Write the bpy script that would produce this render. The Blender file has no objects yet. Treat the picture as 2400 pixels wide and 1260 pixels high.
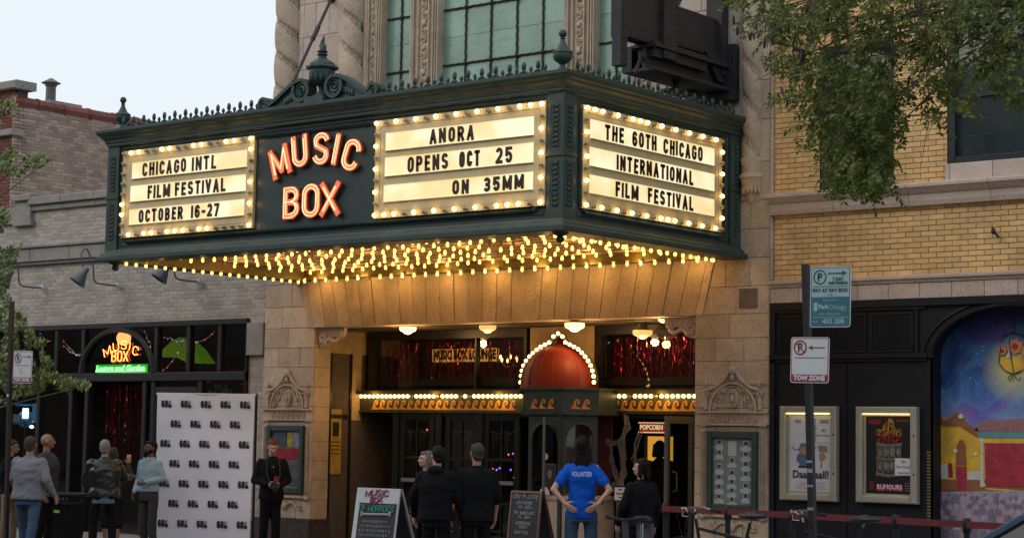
import bpy, bmesh, math, random
from math import sin, cos, pi, radians, atan2, sqrt
from mathutils import Vector, Matrix, noise
R_ = random.Random(7)
sc = bpy.context.scene
C = sc.collection
# ---------------------------------------------------------------- camera
FPX, YAW, PIT, ROL, CH, CD = 4450.0, radians(38.34), radians(5.072), radians(0.95), 1.72, 21.2
_f = Vector((-sin(YAW) * cos(PIT), cos(YAW) * cos(PIT), sin(PIT)))
_r = Vector((cos(YAW), sin(YAW), 0)); _u = _r.cross(_f)
_r, _u = _r * cos(ROL) + _u * sin(ROL), _u * cos(ROL) - _r * sin(ROL)
CO = Vector((0, -CD, CH))
cam_d = bpy.data.cameras.new('camera'); cam = bpy.data.objects.new('camera', cam_d); C.objects.link(cam)
cam.matrix_world = Matrix(((_r.x, _u.x, -_f.x, CO.x), (_r.y, _u.y, -_f.y, CO.y), (_r.z, _u.z, -_f.z, CO.z), (0, 0, 0, 1)))
cam_d.lens = 36 * FPX / 2400; cam_d.sensor_width = 36; cam_d.clip_start = .1; cam_d.clip_end = 2000
sc.camera = cam
# ---------------------------------------------------------------- sky, sun, exposure
wd = bpy.data.worlds.new('World'); sc.world = wd; wd.use_nodes = True
nt = wd.node_tree; bg = nt.nodes['Background']
sky = nt.nodes.new('ShaderNodeTexSky'); sky.sky_type = 'NISHITA'; sky.sun_disc = False
sky.sun_elevation = radians(7); sky.sun_rotation = radians(205); sky.air_density = 1; sky.dust_density = 2.5; sky.ozone_density = 1.5
veil = nt.nodes.new('ShaderNodeMix'); veil.data_type = 'RGBA'; veil.inputs[0].default_value = .80
veil.inputs[7].default_value = (7.3, 7.75, 8.3, 1)       # thin even evening cloud over the clear sky
nt.links.new(sky.outputs[0], veil.inputs[6]); nt.links.new(veil.outputs[2], bg.inputs[0])
bg.inputs[1].default_value = 0.13
sl = bpy.data.lights.new('sun', 'SUN'); sl.energy = 0.65; sl.angle = radians(25); sl.color = (1, .93, .85)
so = bpy.data.objects.new('sun', sl); C.objects.link(so); so.rotation_euler = (radians(50), 0, radians(-35))
sc.view_settings.view_transform = 'Standard'; sc.view_settings.look = 'None'
sc.view_settings.exposure = 0.1; sc.view_settings.gamma = 1; sc.view_settings.use_curve_mapping = False
sc.render.engine = 'CYCLES'
cy = sc.cycles; cy.max_bounces = 5; cy.diffuse_bounces = 3; cy.glossy_bounces = 3; cy.transmission_bounces = 5; cy.transparent_max_bounces = 8
cy.sample_clamp_indirect = 4; cy.use_denoising = True; cy.caustics_reflective = False; cy.caustics_refractive = False
# ---------------------------------------------------------------- placing helpers
def ray(px, py): return _r * ((px - 1200) / FPX) - _u * ((py - 630) / FPX) + _f
def on(px, py, ax, v):
    d = ray(px, py); return CO + d * ((v - CO[ax]) / d[ax])
def W(px, py, y=0.0): return on(px, py, 1, y)
def WX(px, py, x): return on(px, py, 0, x)
def XX(px, y=0.0, py=900): return W(px, py, y).x
def ZZ(px, py, y=0.0): return W(px, py, y).z
def pj(P):
    d = Vector(P) - CO; z = d.dot(_f)
    return (1200 + FPX * d.dot(_r) / z, 630 - FPX * d.dot(_u) / z, FPX / z)
# ---------------------------------------------------------------- materials
MATS = {}
def mat(name, col, rough=.7, var=.15, vs=4.0, bump=.0, bs=60., spec=None, metal=0., emit=None, es=1., rnd=0., sheen=0., dirt=.0, speck=None, ssc=90., coat=0):
    if name in MATS: return MATS[name]
    m = bpy.data.materials.new(name); m.use_nodes = True; t = m.node_tree; n = t.nodes; L = t.links
    b = n['Principled BSDF']; b.inputs['Roughness'].default_value = rough; b.inputs['Metallic'].default_value = metal
    if spec is not None: b.inputs['Specular IOR Level'].default_value = spec
    if coat: b.inputs['Coat Weight'].default_value = coat
    geo = n.new('ShaderNodeNewGeometry')
    def nz(scale, det=3, rg=.6):
        q = n.new('ShaderNodeTexNoise'); q.inputs['Scale'].default_value = scale; q.inputs['Detail'].default_value = det
        q.inputs['Roughness'].default_value = rg; L.new(geo.outputs['Position'], q.inputs['Vector']); return q
    cur = None
    def mul(fac_socket, lo, hi):
        nonlocal cur
        mr = n.new('ShaderNodeMapRange'); mr.inputs[1].default_value = .3; mr.inputs[2].default_value = .7
        mr.inputs[3].default_value = lo; mr.inputs[4].default_value = hi; L.new(fac_socket, mr.inputs[0])
        vm = n.new('ShaderNodeVectorMath'); vm.operation = 'SCALE'; L.new(mr.outputs[0], vm.inputs['Scale'])
        if cur is None: vm.inputs[0].default_value = col[:3]
        else: L.new(cur, vm.inputs[0])
        cur = vm.outputs[0]
    if var:
        mul(nz(vs, 5, .65).outputs[0], 1 - var, 1 + var)
    if rnd:
        oi = n.new('ShaderNodeObjectInfo'); a = n.new('ShaderNodeMath'); a.operation = 'ADD'
        L.new(oi.outputs['Random'], a.inputs[0]); L.new(geo.outputs['Random Per Island'], a.inputs[1])
        fr = n.new('ShaderNodeMath'); fr.operation = 'FRACT'; L.new(a.outputs[0], fr.inputs[0])
        mul(fr.outputs[0], 1 - rnd, 1 + rnd)
    if speck:
        vn = nz(ssc, 2, .7); mr = n.new('ShaderNodeMapRange'); mr.inputs[1].default_value = .56; mr.inputs[2].default_value = .68
        L.new(vn.outputs[0], mr.inputs[0]); mx = n.new('ShaderNodeMix'); mx.data_type = 'RGBA'
        L.new(mr.outputs[0], mx.inputs[0])
        if cur is None: mx.inputs[6].default_value = (*col[:3], 1)
        else: L.new(cur, mx.inputs[6])
        mx.inputs[7].default_value = (*speck, 1); cur = mx.outputs[2]
    if dirt:
        q = nz(1.1, 6, .75); mr = n.new('ShaderNodeMapRange'); mr.inputs[1].default_value = .5; mr.inputs[2].default_value = .72
        mr.inputs[4].default_value = dirt; L.new(q.outputs[0], mr.inputs[0]); mx = n.new('ShaderNodeMix'); mx.data_type = 'RGBA'
        L.new(mr.outputs[0], mx.inputs[0])
        if cur is None: mx.inputs[6].default_value = (*col[:3], 1)
        else: L.new(cur, mx.inputs[6])
        mx.inputs[7].default_value = (.06, .05, .042, 1); cur = mx.outputs[2]
    if cur is not None: L.new(cur, b.inputs['Base Color'])
    else: b.inputs['Base Color'].default_value = (*col[:3], 1)
    if bump:
        q = nz(bs, 3, .6); bp = n.new('ShaderNodeBump'); bp.inputs['Strength'].default_value = bump; bp.inputs['Distance'].default_value = .01
        L.new(q.outputs[0], bp.inputs['Height']); L.new(bp.outputs[0], b.inputs['Normal'])
    if emit is not None:
        b.inputs['Emission Color'].default_value = (*emit, 1); b.inputs['Emission Strength'].default_value = es
    MATS[name] = m; return m
def glass(name, tint=(.05, .06, .06), rough=.04, alpha=.35):
    if name in MATS: return MATS[name]
    m = bpy.data.materials.new(name); m.use_nodes = True; t = m.node_tree; n = t.nodes; L = t.links
    for x in list(n):
        if x.type != 'OUTPUT_MATERIAL': n.remove(x)
    tr = n.new('ShaderNodeBsdfTransparent'); tr.inputs[0].default_value = (*tint, 1)
    gl = n.new('ShaderNodeBsdfGlossy'); gl.inputs['Roughness'].default_value = rough
    lw = n.new('ShaderNodeLayerWeight'); lw.inputs[0].default_value = .5; pw_ = n.new('ShaderNodeMath'); pw_.operation = 'POWER'; pw_.inputs[1].default_value = 5; L.new(lw.outputs['Facing'], pw_.inputs[0])
    fr = n.new('ShaderNodeMath'); fr.operation = 'MULTIPLY_ADD'; fr.inputs[1].default_value = .95; fr.inputs[2].default_value = .04; L.new(pw_.outputs[0], fr.inputs[0]); mx = n.new('ShaderNodeMixShader')
    L.new(fr.outputs[0], mx.inputs[0]); L.new(tr.outputs[0], mx.inputs[1]); L.new(gl.outputs[0], mx.inputs[2])
    L.new(mx.outputs[0], n['Material Output'].inputs[0]); MATS[name] = m; return m
STONE = mat('terracotta', (.56, .45, .335), .75, .16, 2.5, .4, 90, rnd=.10, speck=(.19, .125, .08), ssc=62, dirt=.38)
STONE2 = mat('pale_granite_terracotta', (.60, .49, .42), .7, .12, 3, .3, 90, rnd=.09, speck=(.26, .17, .13), ssc=65, dirt=.22)
CARVE = mat('carved_terracotta', (.56, .45, .335), .8, .2, 6, .5, 70, speck=(.20, .14, .10), ssc=62, dirt=.35)
JOINT = mat('dark_mortar', (.10, .08, .065), .95, .2, 8)
GRAN = mat('dark_polished_granite', (.075, .062, .055), .25, .3, 9, speck=(.02, .02, .02), ssc=120)
YBR = mat('yellow_brick', (.76, .50, .22), .75, .14, 1.5, .35, 80, rnd=.09, dirt=.3)
YMO = mat('brown_mortar', (.34, .21, .115), .95, .25, 8)
GBR = mat('grey_brick', (.42, .37, .32), .85, .15, 3, .3, 80, rnd=.13, dirt=.15)
GMO = mat('pale_grey_mortar', (.46, .42, .39), .95, .2, 8)
TBR = mat('tan_common_brick', (.36, .275, .225), .9, .25, 5, .4, 60, rnd=.2, dirt=.3)
TMO = mat('sandy_mortar', (.40, .335, .29), .95, .2, 8)
RBR = mat('red_face_brick', (.17, .06, .045), .85, .15, 4, .3, 60, rnd=.2)
GCAP = mat('grey_limestone', (.30, .28, .255), .85, .18, 3, .3, 50, dirt=.3)
GREEN = mat('dark_green_cast_iron', (.032, .062, .054), .5, .25, 6, .2, 40, rnd=.05)
GREEN2 = mat('dark_green_sheet', (.027, .050, .047), .42, .18, 3, .1, 60)
BLACK = mat('black_paint', (.009, .0105, .014), .5, .2, 5, .15, 40, spec=.3)
BLACKM = mat('matte_black', (.010, .010, .012), .8, .2, 5)
STEEL = mat('sooty_riveted_steel', (.022, .021, .024), .6, .3, 4, .3, 30)
CREAM = mat('cream_board_metal', (.66, .54, .30), .5, .10, 5, .05, 60)  # yellow raised to stand in for the golden glow of the border bulbs
# ---------------------------------------------------------------- mesh builder
ORG = {}
class MB:
    def __init__(s): s.v = []; s.f = []; s.m = []; s.k = 0
    def add(s, vs, fs):
        b = len(s.v); s.v += [tuple(p) for p in vs]; s.f += [tuple(b + i for i in f) for f in fs]; s.m += [s.k] * len(fs); return s
    def box(s, x0, x1, y0, y1, z0, z1):
        x0, x1 = min(x0, x1), max(x0, x1); y0, y1 = min(y0, y1), max(y0, y1); z0, z1 = min(z0, z1), max(z0, z1)
        return s.add([(x0, y0, z0), (x1, y0, z0), (x1, y1, z0), (x0, y1, z0), (x0, y0, z1), (x1, y0, z1), (x1, y1, z1), (x0, y1, z1)],
                     [(0, 3, 2, 1), (4, 5, 6, 7), (0, 1, 5, 4), (1, 2, 6, 5), (2, 3, 7, 6), (3, 0, 4, 7)])
    def cbox(s, x0, x1, y0, y1, z0, z1, c=.006):       # block with a chamfered face towards -Y
        a = c
        return s.add([(x0, y0 + a, z0), (x1, y0 + a, z0), (x1, y0 + a, z1), (x0, y0 + a, z1), (x0 + a, y0, z0 + a), (x1 - a, y0, z0 + a), (x1 - a, y0, z1 - a), (x0 + a, y0, z1 - a),
                      (x0, y1, z0), (x1, y1, z0), (x1, y1, z1), (x0, y1, z1)],
                     [(4, 5, 6, 7), (0, 1, 5, 4), (1, 2, 6, 5), (2, 3, 7, 6), (3, 0, 4, 7), (0, 8, 9, 1), (1, 9, 10, 2), (2, 10, 11, 3), (3, 11, 8, 0), (8, 11, 10, 9)])
    def prism(s, pts, y0, y1, M=None):                 # polygon in XZ, extruded along Y
        n = len(pts); vs = [(x, y0, z) for x, z in pts] + [(x, y1, z) for x, z in pts]
        ar = sum(pts[i][0] * pts[(i + 1) % n][1] - pts[(i + 1) % n][0] * pts[i][1] for i in range(n))
        fs = [tuple(range(n)), tuple(range(2 * n - 1, n - 1, -1))] + [(i, i + n, (i + 1) % n + n, (i + 1) % n) for i in range(n)]
        if (ar < 0) == (y0 < y1): fs = [tuple(reversed(f)) for f in fs]
        if M is not None: vs = [tuple(M @ Vector(p)) for p in vs]
        return s.add(vs, fs)
    def lathe(s, prof, c=(0, 0, 0), n=16, M=None, sy=1.):
        vs = []; fs = []; k = len(prof)
        for r, z in prof:
            for i in range(n):
                a = 2 * pi * i / n; vs.append((r * cos(a), r * sin(a) * sy, z))
        for j in range(k - 1):
            for i in range(n):
                fs.append((j * n + i, j * n + (i + 1) % n, (j + 1) * n + (i + 1) % n, (j + 1) * n + i))
        fs.append(tuple(range(n - 1, -1, -1))); fs.append(tuple((k - 1) * n + i for i in range(n)))
        M = M or Matrix(); c = Vector(c)
        return s.add([tuple((M @ Vector(p)) + c) for p in vs], fs)
    def ell(s, c, r, n=8, m=6, M=None):
        r = (r, r, r) if not hasattr(r, '__len__') else r
        pr = [(max(1e-4, sin(pi * j / m)), -cos(pi * j / m)) for j in range(m + 1)]
        S = Matrix.Diagonal((*r, 1)); 
        if M is not None: S = M.to_4x4() @ S
        return s.lathe(pr, c, n, S)
    def tube(s, pts, r, n=6, closed=False, r2=None, flat=1.):
        pts = [Vector(p) for p in pts]; k = len(pts); vs = []; fs = []; up = None
        for i, p in enumerate(pts):
            if closed: t = pts[(i + 1) % k] - pts[i - 1]
            else: t = pts[min(i + 1, k - 1)] - pts[max(i - 1, 0)]
            if t.length < 1e-9: t = Vector((0, 0, 1))
            t.normalize()
            if up is None: up = Vector((0, 1, 0)) if abs(t.y) < .9 else Vector((1, 0, 0))
            a = t.cross(up)
            if a.length < 1e-4: a = t.orthogonal()
            a.normalize(); b = a.cross(t).normalized(); up = b
            rr = r if r2 is None else r + (r2 - r) * i / max(1, k - 1)
            for j in range(n):
                q = 2 * pi * j / n; vs.append(p + a * (cos(q) * rr) + b * (sin(q) * rr * flat))
        for i in range(k if closed else k - 1):
            i2 = (i + 1) % k
            for j in range(n):
                fs.append((i * n + j, i * n + (j + 1) % n, i2 * n + (j + 1) % n, i2 * n + j))
        if not closed: fs.append(tuple(range(n - 1, -1, -1))); fs.append(tuple((k - 1) * n + j for j in range(n)))
        return s.add(vs, fs)
    def cap(s, p0, p1, r0, r1, n=12, fl=1., m=4):      # tapered limb with round ends
        p0 = Vector(p0); p1 = Vector(p1); t = (p1 - p0); L = t.length; t.normalize()
        pr = []
        for j in range(m + 1): a = -pi / 2 + (pi / 2) * j / m; pr.append((max(1e-4, r0 * cos(a)), r0 * sin(a)))
        for j in range(m + 1): a = (pi / 2) * j / m; pr.append((max(1e-4, r1 * cos(a)), L + r1 * sin(a)))
        q = Vector((0, 0, 1)).rotation_difference(t).to_matrix().to_4x4()
        return s.lathe(pr, p0, n, q, fl)
    def quad(s, a, b, c, d): return s.add([a, b, c, d], [(0, 1, 2, 3)])
    def xf(s, M, start=0):
        for i in range(start, len(s.v)): s.v[i] = tuple(M @ Vector(s.v[i]))
        return s
def lnk(name, me, parent=None, loc=(0, 0, 0)):
    o = bpy.data.objects.new(name, me); C.objects.link(o); loc = Vector(loc)
    if parent is not None: o.parent = parent; o.location = loc - ORG[parent]
    else: o.location = loc
    ORG[o] = loc; return o
def part(mb, name, m, parent=None, smooth=False, origin=None, kind=None, label=None):
    if not mb.v: return None
    xs = list(zip(*mb.v)); c = Vector(((min(xs[0]) + max(xs[0])) / 2, (min(xs[1]) + max(xs[1])) / 2, min(xs[2]) if parent is None else (min(xs[2]) + max(xs[2])) / 2))
    if origin is not None: c = Vector(origin)
    me = bpy.data.meshes.new(name); me.from_pydata([(x - c.x, y - c.y, z - c.z) for x, y, z in mb.v], [], mb.f)
    ms = m if isinstance(m, (list, tuple)) else [m]
    for q in ms: me.materials.append(q)
    if len(ms) > 1: me.polygons.foreach_set('material_index', mb.m)
    if smooth:
        me.shade_smooth()
        try: me.set_sharp_from_angle(angle=radians(40))
        except Exception: pass
    me.update(); o = lnk(name, me, parent, c)
    if kind: o['kind'] = kind
    if label: o['label'] = label
    return o
def thing(name, label, cat, loc=(0, 0, 0), group=None):
    o = lnk(name, None, None, loc); o['label'] = label; o['category'] = cat; o.empty_display_size = .2
    if group: o['group'] = group
    return o
def tag(o, label, cat, group=None):
    o['label'] = label; o['category'] = cat
    if group: o['group'] = group
    return o
def struct(mb, name, m): return part(mb, name, m, None, kind='structure')
# ---------------------------------------------------------------- strokes
def arc(cx, cy_, rx, ry, a0, a1, n=8):
    return [(cx + rx * cos(radians(a0 + (a1 - a0) * i / n)), cy_ + ry * sin(radians(a0 + (a1 - a0) * i / n))) for i in range(n + 1)]
def _O(): return arc(.5, .72, .5, .28, 0, 180) + arc(.5, .28, .5, .28, 180, 360) + [(1, .72)]
G = {
 'A': (1.05, [[(0, 0), (.5, 1), (1, 0)], [(.2, .3), (.8, .3)]]),
 'B': (1, [[(.5, .52), (0, .52), (0, 1), (.55, 1)] + arc(.55, .77, .4, .23, 90, -90, 6) + [(.5, .54)], [(0, .52), (0, 0), (.55, 0)] + arc(.55, .27, .45, .25, -90, 90, 6) + [(.5, .52)]]),
 'C': (1, [arc(.5, .72, .5, .28, 0, 180) + arc(.5, .28, .5, .28, 180, 360)]),
 'D': (1, [[(0, 0), (0, 1), (.5, 1)] + arc(.5, .7, .5, .3, 90, 0, 5) + arc(.5, .3, .5, .3, 0, -90, 5) + [(0, 0)]]),
 'E': (.85, [[(1, 1), (0, 1), (0, 0), (1, 0)], [(0, .52), (.8, .52)]]),
 'F': (.85, [[(1, 1), (0, 1), (0, 0)], [(0, .52), (.8, .52)]]),
 'G': (1, [arc(.5, .72, .5, .28, 0, 180) + arc(.5, .28, .5, .28, 180, 360) + [(1, .46), (.55, .46)]]),
 'H': (1, [[(0, 0), (0, 1)], [(1, 0), (1, 1)], [(0, .52), (1, .52)]]),
 'I': (.25, [[(.5, 0), (.5, 1)]]),
 'K': (1, [[(0, 0), (0, 1)], [(1, 1), (.05, .45)], [(.35, .6), (1, 0)]]),
 'L': (.85, [[(0, 1), (0, 0), (1, 0)]]),
 'M': (1.35, [[(0, 0), (0, 1), (.5, .15), (1, 1), (1, 0)]]),
 'N': (1.05, [[(0, 0), (0, 1), (1, 0), (1, 1)]]),
 'O': (1, [_O()]),
 'P': (1, [[(0, 0), (0, 1), (.55, 1)] + arc(.55, .74, .45, .26, 90, -90, 6) + [(0, .48)]]),
 'R': (1, [[(0, 0), (0, 1), (.55, 1)] + arc(.55, .75, .45, .25, 90, -90, 6) + [(0, .5)], [(.5, .5), (1, 0)]]),
 'S': (1, [arc(.5, .76, .5, .24, 10, 180, 7) + [(.06, .6), (.94, .4)] + arc(.5, .24, .5, .24, 0, -170, 7)]),
 'T': (.95, [[(0, 1), (1, 1)], [(.5, 1), (.5, 0)]]),
 'U': (1, [[(0, 1), (0, .28)] + arc(.5, .28, .5, .28, 180, 360) + [(1, 1)]]),
 'V': (1.05, [[(0, 1), (.5, 0), (1, 1)]]),
 'W': (1.4, [[(0, 1), (.27, 0), (.5, .8), (.73, 0), (1, 1)]]),
 'X': (1.1, [[(0, 0), (1, 1)], [(0, 1), (1, 0)]]),
 'Y': (1.05, [[(0, 1), (.5, .5), (1, 1)], [(.5, .5), (.5, 0)]]),
 'Z': (.95, [[(0, 1), (1, 1), (0, 0), (1, 0)]]),
 '0': (1, [_O()]), '1': (.3, [[(.3, .93), (.6, .97), (.6, 0)]]),
 '2': (1, [arc(.5, .72, .5, .28, 170, 0) + [(.95, .55), (0, 0), (1, 0)]]),
 '3': (1, [arc(.5, .75, .5, .25, 165, -80, 8) + [(.4, .5)] + arc(.5, .26, .5, .26, 80, -165, 8)]),
 '5': (1, [[(.95, 1), (.05, 1), (.02, .52)] + arc(.5, .32, .5, .32, 120, -165, 9)]),
 '6': (1, [arc(.5, .72, .5, .28, 10, 180) + arc(.5, .28, .5, .28, 180, 360) + arc(.5, .3, .5, .28, 0, 170, 6)]),
 '7': (1, [[(0, 1), (1, 1), (.35, 0)]]), '-': (.7, [[(0, .45), (1, .45)]]),
}
def ribbon(mb, pts, w, y0, y1, M, closed=False):
    P = [Vector((p[0], p[1])) for p in pts]
    Q = [P[0]]
    for p in P[1:]:
        if (p - Q[-1]).length > 1e-4: Q.append(p)
    P = Q; cl = (P[0] - P[-1]).length < 1e-3
    for i in range(1, len(P) - 1):                     # split at sharp corners, both arms run a little past
        a = (P[i] - P[i - 1]).normalized(); b = (P[i + 1] - P[i]).normalized()
        if a.dot(b) < -.15:
            e = w * .42; ribbon(mb, P[:i] + [P[i] + a * e], w, y0, y1, M); ribbon(mb, [P[i] - b * e] + P[i + 1:], w, y0 - .0006, y1 + .0006, M); return
    if cl: P = P[:-1]
    n = len(P); h = w / 2; Lf = []; Rt = []
    for i in range(n):
        a = P[i] - P[i - 1] if (i > 0 or cl) else P[1] - P[0]
        b = P[(i + 1) % n] - P[i] if (i < n - 1 or cl) else P[-1] - P[-2]
        a = a.normalized(); b = b.normalized(); na = Vector((-a.y, a.x)); nb = Vector((-b.y, b.x)); m = na + nb
        if m.length < .2: m = na
        m.normalize(); k = 1 / m.dot(na) if m.dot(na) > .62 else 1.12
        Lf.append(P[i] + m * h * k); Rt.append(P[i] - m * h * k)
    vs = []
    for q in (Lf, Rt):
        for p in q: vs.append(M @ Vector((p.x, y0, p.y)))
    for q in (Lf, Rt):
        for p in q: vs.append(M @ Vector((p.x, y1, p.y)))
    fs = []
    for i in range(n if cl else n - 1):
        j = (i + 1) % n
        fs += [(i, i + n, j + n, j), (i + 2 * n, j + 2 * n, j + 3 * n, i + 3 * n), (i, j, j + 2 * n, i + 2 * n), (i + n, i + 3 * n, j + 3 * n, j + n)]
    if not cl: fs += [(0, 2 * n, 3 * n, n), (n - 1, 2 * n - 1, 4 * n - 1, 3 * n - 1)]
    mb.add(vs, fs)
def glyph(mb, ch, w, h, st, y0, y1, M):               # glyph fills w x h, lower left at local origin, in local XZ
    for s in G[ch][1]:
        if ch in 'I1-' and ch == 'I': pts = [(w / 2, st * .02), (w / 2, h)]
        else:
            pts = [(st / 2 + x * (w - st), st / 2 + z * (h - st)) for x, z in s]
            if ch not in 'COGS03':                     # flat ends run out to the edge of the letter
                for i0, i1 in ((0, 1), (-1, -2)):
                    a = Vector(pts[i0]); b_ = Vector(pts[i1]); d = (a - b_).normalized(); x, z = s[i0]
                    if (abs(d.x) > .9 and (x > .7 or x == 0)) or (abs(d.y) > .4 and z in (0, 1)): a = a + d * st * .5 / max(.7, abs(d.y) if abs(d.y) > .4 else 1); pts[i0] = (a.x, a.y)
        ribbon(mb, pts, st, y0, y1, M)
def word_mb(txt, W_, h, st, M, y0=-.004, y1=.004, sp=.28):
    mb = MB(); tot = sum((G[c][0] if c != ' ' else .6) for c in txt) + sp * (len(txt) - 1); u = W_ / tot; x = 0; out = []
    for c in txt:
        w = G[c][0] if c != ' ' else .6
        if c != ' ':
            out.append((c, x, w * u)); glyph(mb, c, max(w * u, st), h, st, y0, y1, M @ Matrix.Translation((x, 0, 0)))
        x += (w + sp) * u
    return mb, out
# flat print with the built-in typeface, turned to mesh; face towards -Y before M
def text_mb(s, size, M, bold=0., sx=1., align='CENTER', width=None):
    cu = bpy.data.curves.new('t', 'FONT'); cu.body = s; cu.size = size; cu.align_x = align; cu.align_y = 'CENTER'; cu.offset = bold; cu.resolution_u = 2
    o = bpy.data.objects.new('t', cu); me = bpy.data.meshes.new_from_object(o)
    mb = MB(); vs = [Vector((v.co.x * sx, 0, v.co.y)) for v in me.vertices]
    if width and vs:
        a = min(v.x for v in vs); b = max(v.x for v in vs); k = width / max(1e-6, b - a); vs = [Vector((v.x * k, 0, v.z)) for v in vs]
    mb.add([M @ v for v in vs], [tuple(p.vertices) for p in me.polygons])
    bpy.data.objects.remove(o); bpy.data.curves.remove(cu); bpy.data.meshes.remove(me); return mb
def merge(*ms):
    a = MB()
    for m in ms: a.add(m.v, m.f)
    return a
T = Matrix.Translation
def RZ(a): return Matrix.Rotation(a, 4, 'Z')
def RY(a): return Matrix.Rotation(a, 4, 'Y')
def RX(a): return Matrix.Rotation(a, 4, 'X')
# ---------------------------------------------------------------- bricks
def brick_wall(parent, bm, u0, u1, z0, z1, holes=(), plane='y', at=0., L=.197, hgt=.057, j=.0095, inside=None, nparts=300, proud=.010):
    """running-bond bricks on a wall plane; those that show largest are parts, the rest one stuff part"""
    me = bpy.data.meshes.new('brick'); c = .003; b = MB()
    if plane == 'y': b.cbox(-L / 2, L / 2, 0, .05, -hgt / 2, hgt / 2, c)
    else: b.cbox(-L / 2, L / 2, 0, .05, -hgt / 2, hgt / 2, c); b.xf(RZ(pi / 2))
    me.from_pydata(b.v, [], b.f); me.materials.append(bm)
    pos = []; stuff = MB(); row = 0; z = z0 + hgt / 2
    while z + hgt / 2 <= z1 + .02:
        u = u0 + (0 if row % 2 else -(L + j) / 2)
        while u < u1:
            a, e = max(u, u0), min(u + L, u1)
            segs = [(a, e)]
            for hx0, hx1, hz0, hz1 in holes:
                if z + hgt / 2 > hz0 and z - hgt / 2 < hz1:
                    ns = []
                    for (p, q) in segs:
                        if q <= hx0 or p >= hx1: ns.append((p, q)); continue
                        if p < hx0: ns.append((p, hx0))
                        if q > hx1: ns.append((hx1, q))
                    segs = ns
            for (p, q) in segs:
                if q - p > .03 and (inside is None or inside((p + q) / 2, z)):
                    pos.append(((p + q) / 2, z, q - p))
            u += L + j
        z += hgt + j; row += 1
    def wp(u, z, dy=0): return Vector((u, at + dy, z)) if plane == 'y' else Vector((at - dy, u, z))
    sc_ = []
    for i, (u, z, l) in enumerate(pos):
        x, y, s = pj(wp(u, z)); vis = 5 < x < 2395 and 5 < y < 1255
        sc_.append((-(s if vis and abs(l - L) < .001 else 0), i))
    sc_.sort(); pick = {i for v, i in sc_[:nparts] if v < 0}
    for i, (u, z, l) in enumerate(pos):
        dy = (.05 if plane == 'y' else 0) - proud + R_.uniform(-.002, .002)
        if i in pick: lnk('brick', me, parent, wp(u, z, dy))
        else:
            k = len(stuff.v); stuff.cbox(-l / 2, l / 2, 0, .05, -hgt / 2, hgt / 2, c)
            stuff.xf(T(wp(u, z, dy)) @ (RZ(pi / 2) if plane != 'y' else Matrix()), k)
    part(stuff, 'brickwork', bm, parent, kind='stuff')
def blocks(parent, rects, m=STONE, y=0., proud=.0, dep=.12, name='stone_block', gap=.005):
    for (x0, x1, z0, z1) in rects:
        b = MB(); b.cbox(x0 + gap / 2, x1 - gap / 2, y - proud - .012 + R_.uniform(-.002, .002), y + dep, z0 + gap / 2, z1 - gap / 2, .005); part(b, name, m, parent)
# ================================================================ ground
g = MB(); g.box(-400, 400, -300, 300, -.30, -.155); struct(g, 'road', mat('asphalt', (.05, .05, .052), .85, .25, 3, .4, 60))
def slabs():
    rt = MB(); rt.box(-60, 30, -6.1, .5, -.15, -.03); base = struct(rt, 'sidewalk', mat('sidewalk_joint', (.12, .115, .11), .9, .2, 5))
    cm = mat('sidewalk_concrete', (.23, .22, .21), .85, .15, 2, .2, 60, rnd=.07, dirt=.2)
    me = None; rest = MB(); n = 0
    for i in range(30):
        for j in range(4):
            x = -36 + i * 1.5; y = -5.9 + j * 1.52; b = MB(); b.box(x + .006, x + 1.494, y + .006, y + 1.512, -.03, 0)
            if -27 < x < -8: part(b, 'paving_slab', cm, base)
            else: rest.add(b.v, b.f)
    part(rest, 'paving', cm, base, kind='stuff')
    k = MB(); k.box(-60, 30, -6.1, -5.905, -.03, .004); part(k, 'kerb', GCAP, base)
slabs()
def opposite():
    w = mat('brown_brick_far_side', (.12, .075, .055), .9, .3, 2); gz_ = mat('far_window_glass', (.03, .035, .04), .15, .2, 2); x = -125
    hs = [8.5, 10.5, 7.5, 11, 12.6, 13.4, 10, 9.5]; k = 0  # unseen row, heights set so windows reflect dark walls instead of sky
    cl = ['plain dark brick', 'taller dark brick', 'low dark brick', 'tallest dark brick', 'wide dark brick', 'narrow dark brick', 'dark brick corner', 'long dark brick']
    while x < 38:
        wd_ = 20.5; h = hs[k % 8]; t = thing('brick_building', cl[k] + ' building across the street, behind the camera', 'building', (x + wd_ / 2, -29, 0)); b = MB(); b.box(x, x + wd_ - .05, -38, -29, 0, h); part(b, 'wall', w, t)
        for i in range(6):
            for z in (.8, 4.6):
                b = MB(); b.box(x + .8 + i * 2.9, x + 2.9 + i * 2.9, -29, -28.96, z, z + 2.1); part(b, 'window', gz_, t)
        x += wd_; k += 1
opposite()
# ================================================================ theatre building
XL, XR = -21.74, -12.52            # facade ends
EL, ER = -20.64, -13.65            # entrance opening
ZL = 3.37                          # lintel underside
thB = thing('theater_building', 'tall buff terracotta theatre front with carved pillars and green leaded windows behind the marquee', 'building', (-17.1, 0, 0))
c = MB(); c.box(XL, XR, .26, 9, ZL + .02, 11); c.box(XL, EL - .02, .06, 9, 0, ZL + .02); c.box(ER + .02, XR, .06, 9, 0, ZL + .02)
c.box(XL, EL, .02, .26, ZL + .02, 4.1); c.box(ER, XR, .02, .26, ZL + .02, 5)
c.box(EL, ER, .02, .26, ZL + .02, 4.1)
part(c, 'wall', JOINT, thB)
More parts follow.
